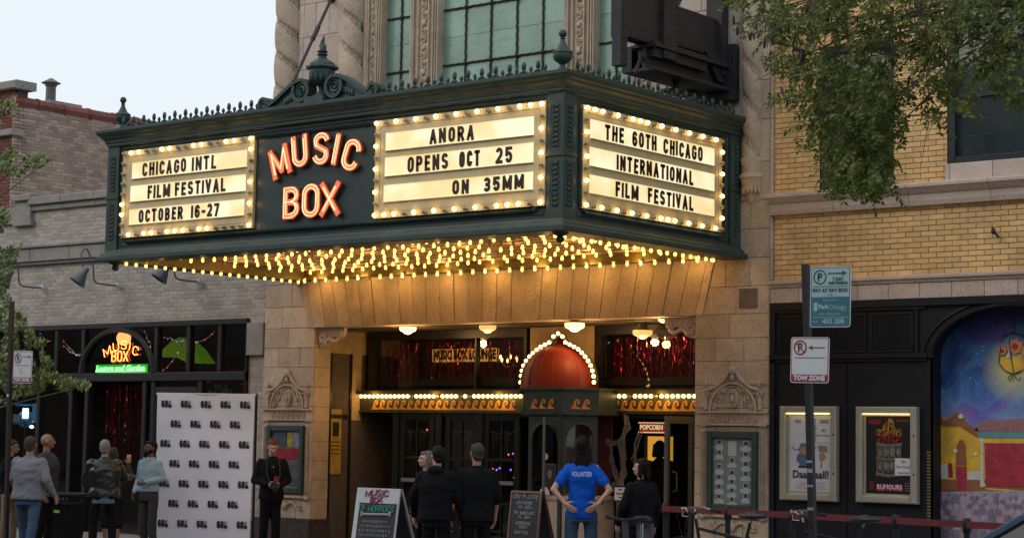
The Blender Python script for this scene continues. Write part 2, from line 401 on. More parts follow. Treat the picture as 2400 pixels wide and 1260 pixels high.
# pillars, coursed blocks
def course_rows(x0, x1, rows, cuts, **k):
    r = []
    for i in range(len(rows) - 1):
        xs = [x0] + [x0 + (x1 - x0) * q for q in cuts[i % len(cuts)]] + [x1]
        for a, b in zip(xs[:-1], xs[1:]): r.append((a, b, rows[i], rows[i + 1]))
    blocks(thB, r, **k)
rows = [.42, .72, 1.02, 1.32, 1.62, 1.92, 2.15, 2.45, 2.76, 3.06, ZL]
course_rows(XL, EL, rows, [(.3, .72), (.48,)])
course_rows(ER, XR, rows, [(.28, .66), (.47,)])
# reveal of the left pillar: blocks facing the doorway
for i in range(len(rows) - 1):
    b = MB(); b.box(EL - .02, EL + .01, .005, .35, rows[i] + .003, rows[i + 1] - .003); part(b, 'stone_block', STONE, thB)
# courses beside and above the lintel
course_rows(XL, EL - .12, [ZL, 3.70, 4.06, 4.40, 4.75, 5.1, 5.5], [(.4,), (.6,)])
course_rows(ER + .12, XR, [ZL, 3.73, 4.10, 4.47, 4.84], [(.5,), (.34, .7)])
b = MB(); b.cbox(-12.98, -12.70, -.02, .05, 3.44, 3.70, .003); part(b, 'patched_block', mat('grey_patch_mortar', (.17, .14, .11), .9, .2, 10), thB)
# granite plinths
for (a, e) in ((XL - .02, EL + .03), (ER - .03, XR + .02)):
    b = MB(); b.box(a - .05, e + .05, -.13, .36, 0, .36); b.box(a - .02, e + .02, -.08, .36, .36, .42); part(b, 'granite_plinth', GRAN, thB)
# flat arch of splayed blocks
nv = 27; mid = (EL + ER) / 2; xsb = [EL - .0 + (ER - EL) * i / nv for i in range(nv + 1)]
for i in range(nv):
    a, e = xsb[i], xsb[i + 1]; sp = lambda x: (x - mid) * .055
    g_ = .006; pts = [(a + g_, ZL), (e - g_, ZL), (e + sp(e) * (1.0) - g_, 4.1), (a + sp(a) * 1.0 + g_, 4.1)]
    b = MB(); b.prism(pts, -.035 + R_.uniform(-.008, .008), .33); part(b, 'voussoir', STONE, thB)
for (a, e, s) in ((EL - .12 - .19, EL, 0), (ER, ER + .31, 1)):
    pts = [(EL - .118, ZL), (EL - .0035, ZL), (EL + (EL - mid) * .055 - .0035, 4.1), (EL - .3, 4.1), (EL - .2, 3.7)] if not s else [(ER + .0035, ZL), (ER + .118, ZL), (ER + .2, 3.7), (ER + .3, 4.1), (ER + (ER - mid) * .055 + .0035, 4.1)]
    b = MB(); b.prism(pts, -.03, .3); part(b, 'voussoir', STONE, thB)
# entrance corner brackets
def bracket(xc, s):
    b = MB(); zt = ZL - .01
    b.tube([(xc + s * (.11 + .085 * cos(t) * (1 - t / 16)), .06, zt - .16 + .085 * sin(t) * (1 - t / 16)) for t in [i * .5 for i in range(26)]], .022, 6)
    b.tube([(xc + s * (.46 + .05 * cos(t) * (1 - t / 16)), .06, zt - .10 + .05 * sin(t) * (1 - t / 16)) for t in [i * .5 for i in range(26)]], .018, 6)
    b.tube([(xc + s * (.16 + .3 * q), .06, zt - .25 + .12 * q + .05 * sin(q * 6)) for q in [i / 10 for i in range(11)]], .03, 6)
    b.prism([(xc + s * p_, zt + q_) for p_, q_ in ((0, 0), (.55, 0), (.55, -.05), (.52, -.13), (.46, -.16), (.40, -.12), (.33, -.13), (.24, -.20), (.16, -.27), (.08, -.29), (0, -.27))], .07, .14)
    part(b, 'scroll_bracket', STONE2, thB, True)
bracket(EL, 1); bracket(ER, -1)
# carved surround of the showcases
def surround(x0, x1, z0, z1, zo):                     # x0..x1/z0..z1 = showcase opening, zo = top of carving
    xm = (x0 + x1) / 2; w = (x1 - x0) / 2; y = -.03; b = MB()
    for s in (-1, 1):                                 # twisted side mouldings
        xx = xm + s * (w + .075)
        b.box(xx - .055, xx + .055, -.022, .0, z0 - .05, z1 + .06)
        n = int((z1 - z0) / .022)
        for i in range(n):
            z = z0 + i * .022; b.tube([(xx - .026, y - .002, z), (xx, y - .022, z + .014), (xx + .026, y - .002, z + .028)], .009, 4)
        b.ell((xx, y, z0 - .07), (.05, .04, .04)); b.box(xx - .06, xx + .06, -.05, 0, z1 + .06, z1 + .085)
    for z in (z1 + .075, z1 + .235): b.box(xm - w - .15, xm + w + .15, -.055, 0, z, z + .022)
    for i in range(7):                                # frieze of ovals
        xx = xm - w + (2 * w) * (i + .5) / 7
        b.tube([(xx + .034 * cos(t), -.03, z1 + .165 + .05 * sin(t)) for t in [k * pi / 5 for k in range(10)]], .009, 5, True)
        b.ell((xx, -.025, z1 + .165), (.015, .012, .028), 6, 4)
    zb = z1 + .26; ht = zo - zb; aw = w * .92
    b.tube([(xm + aw * cos(t), -.04, zb + ht * .62 * sin(t)) for t in [i * pi / 20 for i in range(21)]], .018, 6)
    b.tube([(xm + (aw - .05) * cos(t), -.03, zb + ht * .55 * sin(t)) for t in [i * pi / 20 for i in range(21)]], .009, 5)
    for k in (1, .72): b.tube([(xm + .085 * k * cos(t), -.045, zb + ht * .28 + .115 * k * sin(t)) for t in [i * pi / 9 for i in range(18)]], .012, 6, True)
    b.ell((xm, -.04, zb + ht * .28), (.04, .03, .06))
    for s in (-1, 1):
        b.tube([(xm + s * (.03 + (aw + .03) * q), -.045, zo - .03 - ht * .48 * (q ** .75) - .05 * sin(q * pi)) for q in [i / 14 for i in range(15)]], .024, 6, r2=.016)
        b.tube([(xm + s * (.01 + (aw - .03) * q), -.03, zo - .08 - ht * .48 * (q ** .75) - .05 * sin(q * pi)) for q in [i / 14 for i in range(15)]], .010, 5)
        cx, cz = xm + s * (aw + .06), zb + ht * .42
        b.tube([(cx + s * .05 * cos(t) * (1 - t / 14), -.04, cz - .02 + .05 * sin(t) * (1 - t / 14)) for t in [i * .55 for i in range(20)]], .013, 5)
        b.tube([(cx, -.035, zb + .02 + ht * .32 * q) for q in (0, .5, 1)], .03, 6, r2=.015); b.ell((cx, -.04, zb + ht * .62), (.022, .022, .05), 6, 4)
        for (dx, dz, r) in ((.19, .26, .05), (.12, .46, .035), (.27, .10, .045), (.2, .43, .03)):
            b.tube([(xm + s * dx * w / .34 * .95 + s * r * cos(t) * (1 - t / 15), -.03, zb + ht * dz + r * sin(t) * (1 - t / 15)) for t in [i * .6 for i in range(19)]], .010, 5)
        for q in range(7):
            b.ell((xm + s * (.06 + .035 * q) * w / .34, -.02, zb + ht * (.5 - .055 * q) + .02 * sin(q * 2)), (.013, .014, .022), 5, 4)
    b.ell((xm, -.05, zo - .05), (.06, .04, .07), 8, 6); b.ell((xm, -.05, zo - .15), (.035, .035, .05), 6, 5)
    # apron below the showcase
    b.box(xm - w - .12, xm + w + .12, -.06, 0, z0 - .07, z0 - .03)
    for s in (-1, 1):
        b.tube([(xm + s * (.04 + .30 * q * w / .34), -.035, z0 - .19 + .05 * sin(q * 5.5)) for q in [i / 12 for i in range(13)]], .022, 6, r2=.01)
        b.tube([(xm + s * (.26 * w / .34 + .05 * cos(t) * (1 - t / 14)), -.035, z0 - .2 + .05 * sin(t) * (1 - t / 14)) for t in [i * .55 for i in range(20)]], .012, 5)
    b.ell((xm, -.035, z0 - .19), (.05, .03, .07))
    part(b, 'carved_surround', CARVE, thB, True)
def showcase(px0, px1, py0, py1, label):
    a = W(px0, py0, -.05); d = W(px1, py1, -.05); x0, x1, z1, z0 = a.x, d.x, a.z, d.z
    t = thing('poster_showcase', label, 'showcase', ((x0 + x1) / 2, -.05, z0))
    for (p, q, r, s) in ((x0, x0 + .075, z0, z1), (x1 - .075, x1, z0, z1), (x0 + .077, x1 - .077, z1 - .09, z1), (x0 + .077, x1 - .077, z0, z0 + .09)):
        b = MB(); b.cbox(p, q, -.075, -.004, r, s, .01); part(b, 'frame', GREEN, t)
    b = MB(); b.box(x0 + .07, x1 - .07, -.02, -.006, z0 + .08, z1 - .08); part(b, 'back_board', mat('showcase_board', (.33, .34, .36), .6, .12, 8), t)
    b = MB(); b.box(x0 + .07, x1 - .07, -.056, -.053, z0 + .08, z1 - .08); part(b, 'pane', glass('showcase_glass', (.95, .97, .97)), t)
    return t, x0 + .09, x1 - .09, z0 + .1, z1 - .1
tR, a0, a1, b0, b1 = showcase(1657, 1773, 1009, 1201, 'green framed glass showcase of pinned white notices on the right stone pillar')
surround(a0 - .09, a1 + .09, b0 - .1, b1 + .1, ZZ(1710, 858))
paper = mat('white_paper', (.72, .73, .76), .8, .05, 5); photo = mat('small_dark_photograph', (.07, .08, .085), .5, .6, 40)
for cI, (fx, ys) in enumerate(((.12, (.94, .78, .56, .40, .25, .1)), (.46, (.93, .66, .47, .33, .2, .06)), (.82, (.92, .76, .61, .46, .28, .12)))):
    for k, fz in enumerate(ys):
        x = a0 + (a1 - a0) * (fx + .03); z = b0 + (b1 - b0) * fz; b = MB()
        if cI == 1 and k == 0:
            b.box(x - .06, x + .065, -.030, -.022, z - .16, z + .03); part(b, 'notice', paper, tR); continue
        wv = R_.uniform(.06, .085); b.box(x - .035, x + .04, -.031, -.022, z - .04, z + .05); b.box(x - wv, x + wv, -.030, -.022, z - .085, z - .035)
        part(b, 'notice', paper, tR); q = MB(); q.box(x - .024, x + .028, -.034, -.0315, z - .015, z + .035); part(q, 'photograph', photo, tR)
tL, a0, a1, b0, b1 = showcase(628, 707, 995, 1156, 'green framed glass showcase with red and yellow film posters on the left stone pillar')
surround(a0 - .09, a1 + .09, b0 - .1, b1 + .1, ZZ(670, 868))
for (fx0, fx1, fz0, fz1, col) in ((0, .52, .72, 1, (.10, .11, .16)), (.54, .74, .72, 1, (.55, .40, .06)), (.76, 1, .72, 1, (.35, .33, .5)), (.02, 1, .48, .7, (.45, .03, .06)), (.1, 1, .24, .45, (.16, .17, .17)), (.1, 1, .02, .21, (.14, .15, .16))):
    b = MB(); b.box(a0 + (a1 - a0) * fx0, a0 + (a1 - a0) * fx1, -.03, -.022, b0 + (b1 - b0) * fz0, b0 + (b1 - b0) * fz1)
    part(b, 'film_poster', mat('poster_%d' % int(fz0 * 100 + fx0 * 10), col, .4, .5, 14), tL)
# ---- upper facade
def twist(xc, r, z0, z1, name='twisted_column', yc=.02, pitch=.52, fade=False):
    b = MB(); n = 26; zs = int((z1 - z0) / .035); vs = []; fs = []
    for i in range(zs + 1):
        z = z0 + (z1 - z0) * i / zs
        for j in range(n):
            a = pi + pi * j / (n - 1) * 1.0
            ph = ((a / pi) * .9 + (z / pitch)) % 1
            d = -.035 if ph < .22 else (.012 * sin(pi * (ph - .22) / .78))
            if ph < .22 and int(ph * 100) % 22 > 6 and int(ph * 100) % 22 < 16 and int((z * 28 + j)) % 2: d = -.008
            rr = r + d * r / .2
            vs.append((xc + rr * cos(a), yc + rr * sin(a) * .9, z))
    for i in range(zs):
        for j in range(n - 1): fs.append((i * n + j, i * n + j + 1, (i + 1) * n + j + 1, (i + 1) * n + j))
    b.add(vs, fs); part(b, name, STONE, thB, True)
X1 = lambda px: XX(px, 0, 100)
ZU0, ZU1 = 5.3, 9.3
urows = [ZU0, 5.9, 6.42, 6.95, 7.45, 7.97, 8.5, ZU1]
def urow(x0, x1, cuts, y=0., **k):
    r = []
    for i in range(len(urows) - 1):
        xs = [x0] + [x0 + (x1 - x0) * q for q in cuts[i % len(cuts)]] + [x1]
        for a, e in zip(xs[:-1], xs[1:]): r.append((a, e, urows[i], urows[i + 1]))
    blocks(thB, r, m=STONE2, y=y, dep=.25 - y, **k)
twist((X1(652) + X1(701)) / 2, (X1(701) - X1(652)) / 2, ZU0, ZU1)
urow(X1(701), X1(800), [(.12, .62), (.12, .4, .72)])
twist((X1(800) + X1(851)) / 2, (X1(851) - X1(800)) / 2 * .95, ZU0, ZU1)
b = MB(); b.box(X1(800), X1(851), .06, .25, ZU0, ZU1); part(b, 'pier', STONE2, thB)
def jamb(px0, px1, left=True, right=True):
    x0, x1 = X1(px0), X1(px1); b = MB(); w = x1 - x0
    b.box(x0, x1, .02, .25, ZU0, ZU1)
    for s, q in ((-1, left), (1, right)):
        e = x0 if s < 0 else x1
        if q:
            for k in range(3):
                xa = e - s * (.012 + .035 * k); b.box(xa - .009, xa + .009, .0 - .012 * k, .06, ZU0, ZU1)
    part(b, 'window_jamb', STONE, thB)
    b = MB(); xm = (x0 + x1) / 2; hw = w * .17
    b.box(xm - hw - .02, xm - hw, -.02, .03, ZU0, ZU1); b.box(xm + hw, xm + hw + .02, -.02, .03, ZU0, ZU1)
    z = ZU0 + .1; k = 0
    while z < ZU1 - .1:
        s = 1 if k % 2 else -1
        if k % 3 == 2: b.ell((xm, .01, z), (hw * .5, .03, .05), 7, 5)
        else: b.tube([(xm + s * hw * .65 * cos(t) * (1 - t / 13), .01, z + .05 * sin(t) * (1 - t / 13)) for t in [i * .6 for i in range(17)]], .011, 5)
        b.ell((xm - s * hw * .4, .015, z + .06), (.02, .02, .035), 6, 4)
        z += .125; k += 1
    part(b, 'carved_scrollwork', CARVE, thB, True)
jamb(851, 893); jamb(960, 1025); jamb(1320, 1391); 
GRG = mat('sea_green_leaded_glass', (.25, .41, .33), .22, .20, 1.6, .5, 14, spec=.7, dirt=.0, rnd=.10)
LEAD = mat('dark_leading', (.035, .03, .026), .6, .2, 10)
def leaded(px0, px1, vpx, label):
    t = thing('leaded_window', label, 'window', ((X1(px0) + X1(px1)) / 2, .15, ZU0))
    x0, x1 = X1(px0), X1(px1); xs = [x0] + [X1(v) for v in vpx] + [x1]
    zb = ZZ(1024, 157, .13); ph = ZZ(1024, 28, .13) - zb; zs = [zb - 3 * ph, zb - 2 * ph, zb - ph, zb, zb + ph, zb + 2 * ph, zb + 3 * ph]
    zs = [z for z in zs if z < ZU1]
    for i in range(len(xs) - 1):
        for j in range(len(zs) - 1):
            for h in (0, .5):
                b = MB(); z0 = zs[j] + (zs[j + 1] - zs[j]) * h; z1 = z0 + (zs[j + 1] - zs[j]) * .5
                b.box(xs[i] + .004, xs[i + 1] - .004, .155 + R_.uniform(-.002, .002), .165, z0 + .003, z1 - .003); part(b, 'pane', GRG, t)
    b = MB(); b.box(x0, x1, .166, .18, ZU0, ZU1); part(b, 'back', LEAD, t)
    for x in xs[1:-1]:
        b = MB(); b.tube([(x + .006 * sin(k * 2.1), .14 + .006 * cos(k * 2.1), ZU0 + .045 * k) for k in range(int((ZU1 - ZU0) / .045))], .017, 5); part(b, 'muntin', LEAD, t, True)
    for z in zs[1:-1]:
        b = MB(); n = int((x1 - x0) / .045); b.tube([(x0 + (x1 - x0) * k / n, .14 + .005 * cos(k * 2.1), z + .005 * sin(k * 2.1)) for k in range(n + 1)], .017, 5)
        for x in xs[1:-1]: b.ell((x, .13, z), .032, 7, 5)
        part(b, 'muntin', LEAD, t, True)
leaded(893, 960, [926], 'narrow green leaded window left of the wide centre window')
leaded(1025, 1320, [1077, 1136, 1197, 1258], 'wide green leaded glass window above the middle of the marquee')
leaded(1391, 1476, [1431], 'narrow green leaded window beside the dark blade sign')
jamb(1476, 1540, True, False); urow(X1(1540), X1(1690), [(.3, .7), (.5,)]); urow(X1(1690), X1(1736), [(.5,), ()], y=.03)
xa, xb = XX(1738, 0, 300), XX(1789, 0, 300)
twist((xa + xb) / 2, (xb - xa) / 2 * .9, 5.2, ZU1)
b = MB(); r = (xb - xa) / 2; b.lathe([(.04, 4.80), (.07, 4.84), (r * .62, 4.95), (r * .95, 5.06), (r * 1.0, 5.12), (r * 1.12, 5.14), (r * 1.12, 5.18), (r * .9, 5.2), (r * .9, 5.3), (r, 5.34), (r, 5.4)], ((xa + xb) / 2, .02, 0), 18)
for i in range(9):
    a = pi + pi * i / 8; b.ell(((xa + xb) / 2 + r * .78 * cos(a), .02 + r * .75 * sin(a), 4.99), (.022, .022, .07), 6, 5)
part(b, 'column_corbel', CARVE, thB, True)
course_rows(XX(1736, 0, 300), XR, [4.84, 5.35, 5.9, 6.42, 6.95, 7.45, 7.97, 8.5, 9.3], [(.6,), (.55,)])
course_rows(X1(1640), XX(1736, 0, 300), [4.84, 5.35, 5.8], [(.5,), ()])
# ================================================================ right building
rb = thing('yellow_brick_building', 'yellow brick building with pinkish stone courses and a black storefront right of the theatre', 'building', (-9.5, 0, 0))
XB0, XB1 = XX(1811, 0, 600), -7.0
zc0, zc1 = 4.63, 4.90; zg0, zg1 = 3.49, 3.78
wA = (XX(1917, 0, 400), XX(2091, 0, 400), 4.90, 6.75); wBz = ZZ(2300, 378); wB = (XX(2216, 0, 300), -7.3, wBz, 7.35)
pB = (XX(2216, 0, 300), -7.0, 4.90, wBz)
c = MB(); hol = [wA, wB]
c.box(XR, XB1, .05, .4, 3.45, 4.9); c.box(XR, wA[0], .05, .4, 4.9, 10); c.box(wA[1], wB[0], .05, .4, 4.9, 10); c.box(wA[0], wA[1], .05, .4, wA[3], 10); c.box(wB[0], XB1, .05, .4, wB[3], 10); c.box(wB[0], XB1, .05, .4, 4.9, wB[2]); c.box(wB[1], XB1, .05, .4, wB[2], wB[3])
part(c, 'wall', YMO, rb)
b = MB(); b.box(XR, XB1, .45, 9, 0, 10); part(b, 'interior', BLACKM, rb)
brick_wall(rb, YBR, XB0, XB1, zg1 + .01, zc0 - .005, [], nparts=230, proud=.008)
brick_wall(rb, YBR, XB0, XB1, zc1 + .005, 8.6, [wA, wB, pB], nparts=70, proud=.008)
# stone strips at the left edge
zz = 3.79
for k, (za, zb_) in enumerate(((3.79, 4.2), (4.2, 4.62), (4.91, 5.4), (5.4, 5.9), (5.9, 6.4), (6.4, 6.9), (6.9, 7.4), (7.4, 8.0))): blocks(rb, [(XR + .02, XB0 - .012, za, zb_)], STONE2, proud=.02)
def course(z0, z1, prof, nm, m, cut=.62):
    x = XR + .01; i = 0
    while x < XB1:
        b = MB(); L = cut * R_.uniform(.92, 1.08); b.prism([], 0, 0) if 0 else None
        pts = [(yy, z0 + (z1 - z0) * q) for yy, q in prof]; n = len(pts)
        vs = [(x + .003, yy, z) for yy, z in pts] + [(x + L - .003, yy, z) for yy, z in pts]
        b.add(vs, [tuple(range(n)), tuple(range(2 * n - 1, n - 1, -1))] + [((k), k + n, (k + 1) % n + n, (k + 1) % n) for k in range(n)])
        part(b, nm, m, rb); x += L
course(zc0, zc1, [(.1, 0), (-.03, 0), (-.045, .2), (-.045, .5), (-.07, .55), (-.12, .75), (-.14, .8), (-.14, .93), (-.1, 1), (.1, 1)], 'sill_course_stone', STONE2, 1.0)
course(zg1 - .09, zg1, [(.1, 0), (-.035, 0), (-.04, .4), (-.075, .5), (-.08, .85), (-.05, 1), (.1, 1)], 'belt_course_stone', STONE2, 1.2)
x = XR + .01
while x < XB1: blocks(rb, [(x, x + .42, zg0, zg1 - .095)], STONE2, proud=.01); x += .42
blocks(rb, [(pB[0], pB[0] + .07, 4.9, wBz), (pB[0] + .07, pB[0] + .62, 4.9, wBz), (pB[0] + .62, pB[0] + 1.17, 4.9, wBz), (pB[0] + 1.17, pB[0] + 1.72, 4.9, wBz)], STONE2, proud=.02)
NAVY = mat('navy_black_window_frame', (.014, .018, .028), .4, .2, 5)
WG = mat('dark_reflective_window_glass', (.035, .05, .055), .06, .3, 2, spec=1.0)
def sash(hole, label, mid_z):
    x0, x1, z0, z1 = hole; t = thing('window', label, 'window', ((x0 + x1) / 2, .1, z0)); f = .09
    for (p, q, r_, s_) in ((x0, x0 + f, z0, z1), (x1 - f, x1, z0, z1), (x0 + f, x1 - f, z0, z0 + f), (x0 + f, x1 - f, z1 - f, z1)):
        b = MB(); b.cbox(p, q, .05, .16, r_, s_, .015); part(b, 'frame', NAVY, t)
    b = MB(); b.box(x0 + f, x1 - f, .12, .18, mid_z - .03, mid_z + .03); part(b, 'meeting_rail', NAVY, t)
    b = MB(); b.box(x0 + f, x1 - f, .15, .156, z0 + f, mid_z - .03); part(b, 'pane', WG, t)
    b = MB(); b.box(x0 + f, x1 - f, .13, .136, mid_z + .03, z1 - f); part(b, 'pane', WG, t)
    for k in (1, 2):
        b = MB(); xx = x0 + (x1 - x0) * k / 3; b.box(xx - .006, xx + .006, .148, .1495, z0 + f, mid_z - .03); part(b, 'glazing_bar', NAVY, t)
    for k in (1, 2):
        b = MB(); zz_ = z0 + f + (mid_z - z0 - f) * k / 3; b.box(x0 + f, x1 - f, .146, .1475, zz_ - .006, zz_ + .006); part(b, 'glazing_bar', NAVY, t)
sash(wA, 'tall dark sash window standing on the stone sill course behind the hanging leaves', 5.85)
sash(wB, 'dark sash window over a stone panel at the upper right edge of the picture', ZZ(2300, 215))
b = MB(); p = W(2333, 547, -.05); b.tube([(p.x - .05, -.02, p.z + .07), (p.x, -.09, p.z + .02), (p.x + .04, -.05, p.z - .05)], .016, 6); b.ell((p.x - .03, -.04, p.z + .03), (.03, .03, .04)); part(b, 'iron_hook', STEEL, rb, True)
# ---- black storefront with arch
def arch_pts(xc, zc, rx, rz, n=24): return [(xc + rx * cos(pi * i / n), zc + rz * sin(pi * i / n)) for i in range(n + 1)]
AX = XX(2375, -.02, 830); AR = AX - XX(2181, -.02, 833); AZ = ZZ(2190, 838); ARZ = ZZ(2350, 712) - AZ
sf = thing('black_storefront', 'matte black panelled storefront with a wide arch below the yellow brick wall', 'storefront', (-10, 0, 0))
x0 = XR + .03
b = MB(); b.box(x0, AX - AR - .0, -.02, .04, 0, 3.40); part(b, 'wall_panel', BLACK, sf)
# arch spandrel
n = 28; vs = []; fs = []; top = 3.2
ap = arch_pts(AX, AZ, AR, ARZ, n)
b = MB()
for i in range(n):
    (xa_, za_), (xb_, zb_) = ap[i], ap[i + 1]
    b.prism([(xa_, za_), (xa_, 3.44), (xb_, 3.44), (xb_, zb_)], -.02, .3)
part(b, 'arch_spandrel', BLACK, sf)
b = MB(); b.tube([(x, -.03, z) for x, z in ap], .035, 6); b.tube([(AX + (x - AX) * 1.09, -.025, AZ + (z - AZ) * 1.12) for x, z in ap], .015, 5); part(b, 'arch_moulding', BLACK, sf, True)
b = MB(); b.box(AX - AR - .07, AX - AR, -.03, .3, 0, AZ); part(b, 'arch_jamb', BLACK, sf)
b = MB(); b.box(AX + AR, AX + AR + 1, -.03, .3, 0, 3.44); part(b, 'pier', BLACK, sf)
b = MB(); b.box(x0, XB1, -.07, .05, 3.40, 3.49); b.box(x0, AX - AR - .05, -.05, .05, 3.36, 3.398); part(b, 'cornice_rail', BLACK, sf)
zl = ZZ(1850, 838)
b = MB(); b.box(x0, AX - AR - .02, -.075, .02, zl - .02, zl + .035); b.box(x0, AX - AR - .05, -.05, .02, zl - .06, zl - .022); part(b, 'ledge', BLACK, sf)
b = MB(); b.box(x0, x0 + .07, -.05, .02, 0, 3.36); part(b, 'post', BLACK, sf)
xd = XX(2148, 0, 780); b = MB(); b.box(xd, xd + .04, -.045, .02, zl + .035, 3.36); part(b, 'post', BLACK, sf)
xm_ = XX(2037, 0, 780)
for (p, q) in ((x0 + .1, xm_ - .03), (xm_ + .03, xd - .03)):
    for (r0, r1, s0, s1) in ((p, q, 3.30, 3.335), (p, q, zl + .05, zl + .085), (p, p + .03, zl + .087, 3.298), (q - .03, q, zl + .087, 3.298)):
        b = MB(); b.box(r0, r1, -.035, -.021, s0, s1); part(b, 'grille_frame', BLACK, sf)
    b = MB(); nx = int((q - p) / .022)
    for i in range(nx): b.box(p + .035 + i * .022, p + .047 + i * .022, -.029, -.022, zl + .09, 3.29)
    for i in range(14): zz_ = zl + .1 + i * (3.19 - zl) / 14; b.box(p + .035, q - .035, -.033, -.0292, zz_, zz_ + .012)
    part(b, 'grille', BLACK, sf, kind='stuff')
for px in (1982,): 
    xx = XX(px, 0, 900); b = MB(); b.box(xx - .02, xx + .03, -.034, -.021, .1, zl - .07); part(b, 'batten', BLACK, sf)
# ================================================================ lounge building (left)
lb = thing('lounge_building', 'low grey brick lounge building with a black framed shopfront left of the theatre', 'building', (-25.5, 0, 0))
LX0, LX1 = -31.0, XL - .02
zt = 3.56; zp = 5.62
c = MB(); c.box(LX0, LX1, .05, 6, zt, zp); c.box(XX(576), LX1, .05, 6, 0, zt); part(c, 'wall', GMO, lb)
c = MB(); c.box(-60, XX(576), 3.2, 3.4, 0, zt); c.box(-60, XX(576), .3, 3.4, zt - .1, zt + .02); c.box(-60, LX0 - .1, .0, .1, 0, zp); c.box(-60, XX(576), .2, 3.2, -.02, .01); part(c, 'interior_wall', mat('dim_brown_room', (.03, .022, .018), .8, .3, 2), lb)
zl0, zl1 = ZZ(120, 618), ZZ(120, 585)
brick_wall(lb, GBR, LX0, LX1, zt + .03, zl0 - .01, [], nparts=200, proud=.005)
brick_wall(lb, GBR, LX0, LX1, zl1 + .11, zp - .02, [], nparts=90, proud=.005)
xc0 = XX(577); brick_wall(lb, GBR, xc0, LX1, .0, ZZ(600, 835), [], nparts=10, proud=.005)
blocks(lb, [(xc0, LX1, ZZ(600, 832), ZZ(600, 755))], GCAP, proud=.02)
def course2(bl, x0, x1, z0, z1, out, nm, m, cut):
    x = x0
    while x < x1 - .02:
        L = min(cut, x1 - x); b = MB(); b.cbox(x + .003, x + L - .003, -out, .1, z0, z1, .012); part(b, nm, m, bl); x += L
course2(lb, LX0, LX1, zl0, zl0 + .05, .03, 'ledge_stone', GCAP, 1.1)
course2(lb, LX0, LX1, zl0 + .052, zl1 + .04, .07, 'ledge_stone', GCAP, 1.1)
course2(lb, LX0, LX1, zl1 + .042, zl1 + .10, .11, 'ledge_stone', GCAP, 1.1)
course2(lb, XX(72, 0, 500), LX1, zp, zp + .10, .02, 'coping_stone', GCAP, .9)
course2(lb, XX(72, 0, 500), LX1, zp + .102, zp + .24, .08, 'coping_stone', GCAP, .9)
# raised pier end of the parapet
xp = XX(74, 0, 500); xq = XX(38, 0, 500)
b = MB(); b.box(xq, xp, -.03, .4, ZZ(50, 515), ZZ(50, 472)); part(b, 'parapet_pier', GCAP, lb)
b = MB(); b.cbox(xq - .05, xp + .05, -.09, .45, ZZ(50, 472), ZZ(50, 458), .01); part(b, 'pier_cap', GCAP, lb)
b = MB(); b.cbox(xq - .05, xp + .05, -.05, .3, ZZ(50, 530), ZZ(50, 516), .01); part(b, 'pier_cap', GCAP, lb)
b = MB(); b.box(LX0, xq, -.02, .4, zp - .2, zp + .1); part(b, 'coping_stone', GCAP, lb)
# shopfront
FR = mat('black_shopfront_frame', (.014, .014, .015), .4, .2, 4)
CLR = glass('shop_glass', (.86, .88, .86), .02)
zh = ZZ(300, 768); zr0, zr1 = ZZ(300, 893), ZZ(300, 873)
def fr(nm, a0, a1, z0, z1, y0=-.02, y1=.1):
    b = MB(); b.cbox(a0, a1, y0, y1, z0, z1, .012); part(b, nm, FR, lb)
fr('head', LX0, xc0 - .003, zh, zt - .003, -.03); fr('transom_rail', LX0, xc0 - .003, zr0, zr1, -.04)
mull = [-.5, 66, 130, 193, 364, 440, 513, 573]; mx = [XX(m_) for m_ in mull]
fr('end_post', mx[-1], xc0 - .003, 0, zh - .003)
for x in mx[1:-1]: fr('mullion', x - .05, x + .04, zr1 + .003, zh - .003)
for a, e in zip(mx[:-1], mx[1:]):
    b = MB(); b.box(a + .04, e - .05, .03, .035, zr1, zh); part(b, 'pane', CLR, lb)
# arched frame for the neon
nx0, nx1 = XX(190), XX(358); ncx = (nx0 + nx1) / 2; nr = (nx1 - nx0) / 2
b = MB(); b.tube([(ncx + nr * cos(pi * i / 20), -.01, zr1 + (ZZ(272, 772) - zr1) * sin(pi * i / 20)) for i in range(21)], .05, 6); part(b, 'arch_frame', FR, lb, True)
for px in (168, 205, 340, 360):
    x = XX(px); fr('door_post', x - .05, x + .05, 0, zr0 - .003)
fr('post', XX(92) - .05, XX(92) + .05, 0, zr0 - .003); fr('post', XX(470) - .05, XX(470) + .05, 0, zr0 - .003)
fr('stall_riser', LX0, XX(168) - .06, 0, .55); fr('stall_riser', XX(360) + .06, mx[-1] - .003, 0, .55)
fr('head_rail', XX(360) + .06, XX(470) - .055, zr0 - .2, zr0 - .1)
for (a, e) in ((LX0, XX(92) - .06), (XX(92) + .06, XX(168) - .06), (XX(360) + .06, XX(470) - .06), (XX(470) + .06, mx[-1] - .004)):
    b = MB(); b.box(a, e, .03, .035, .55, zr0 - .01); part(b, 'pane', CLR, lb)
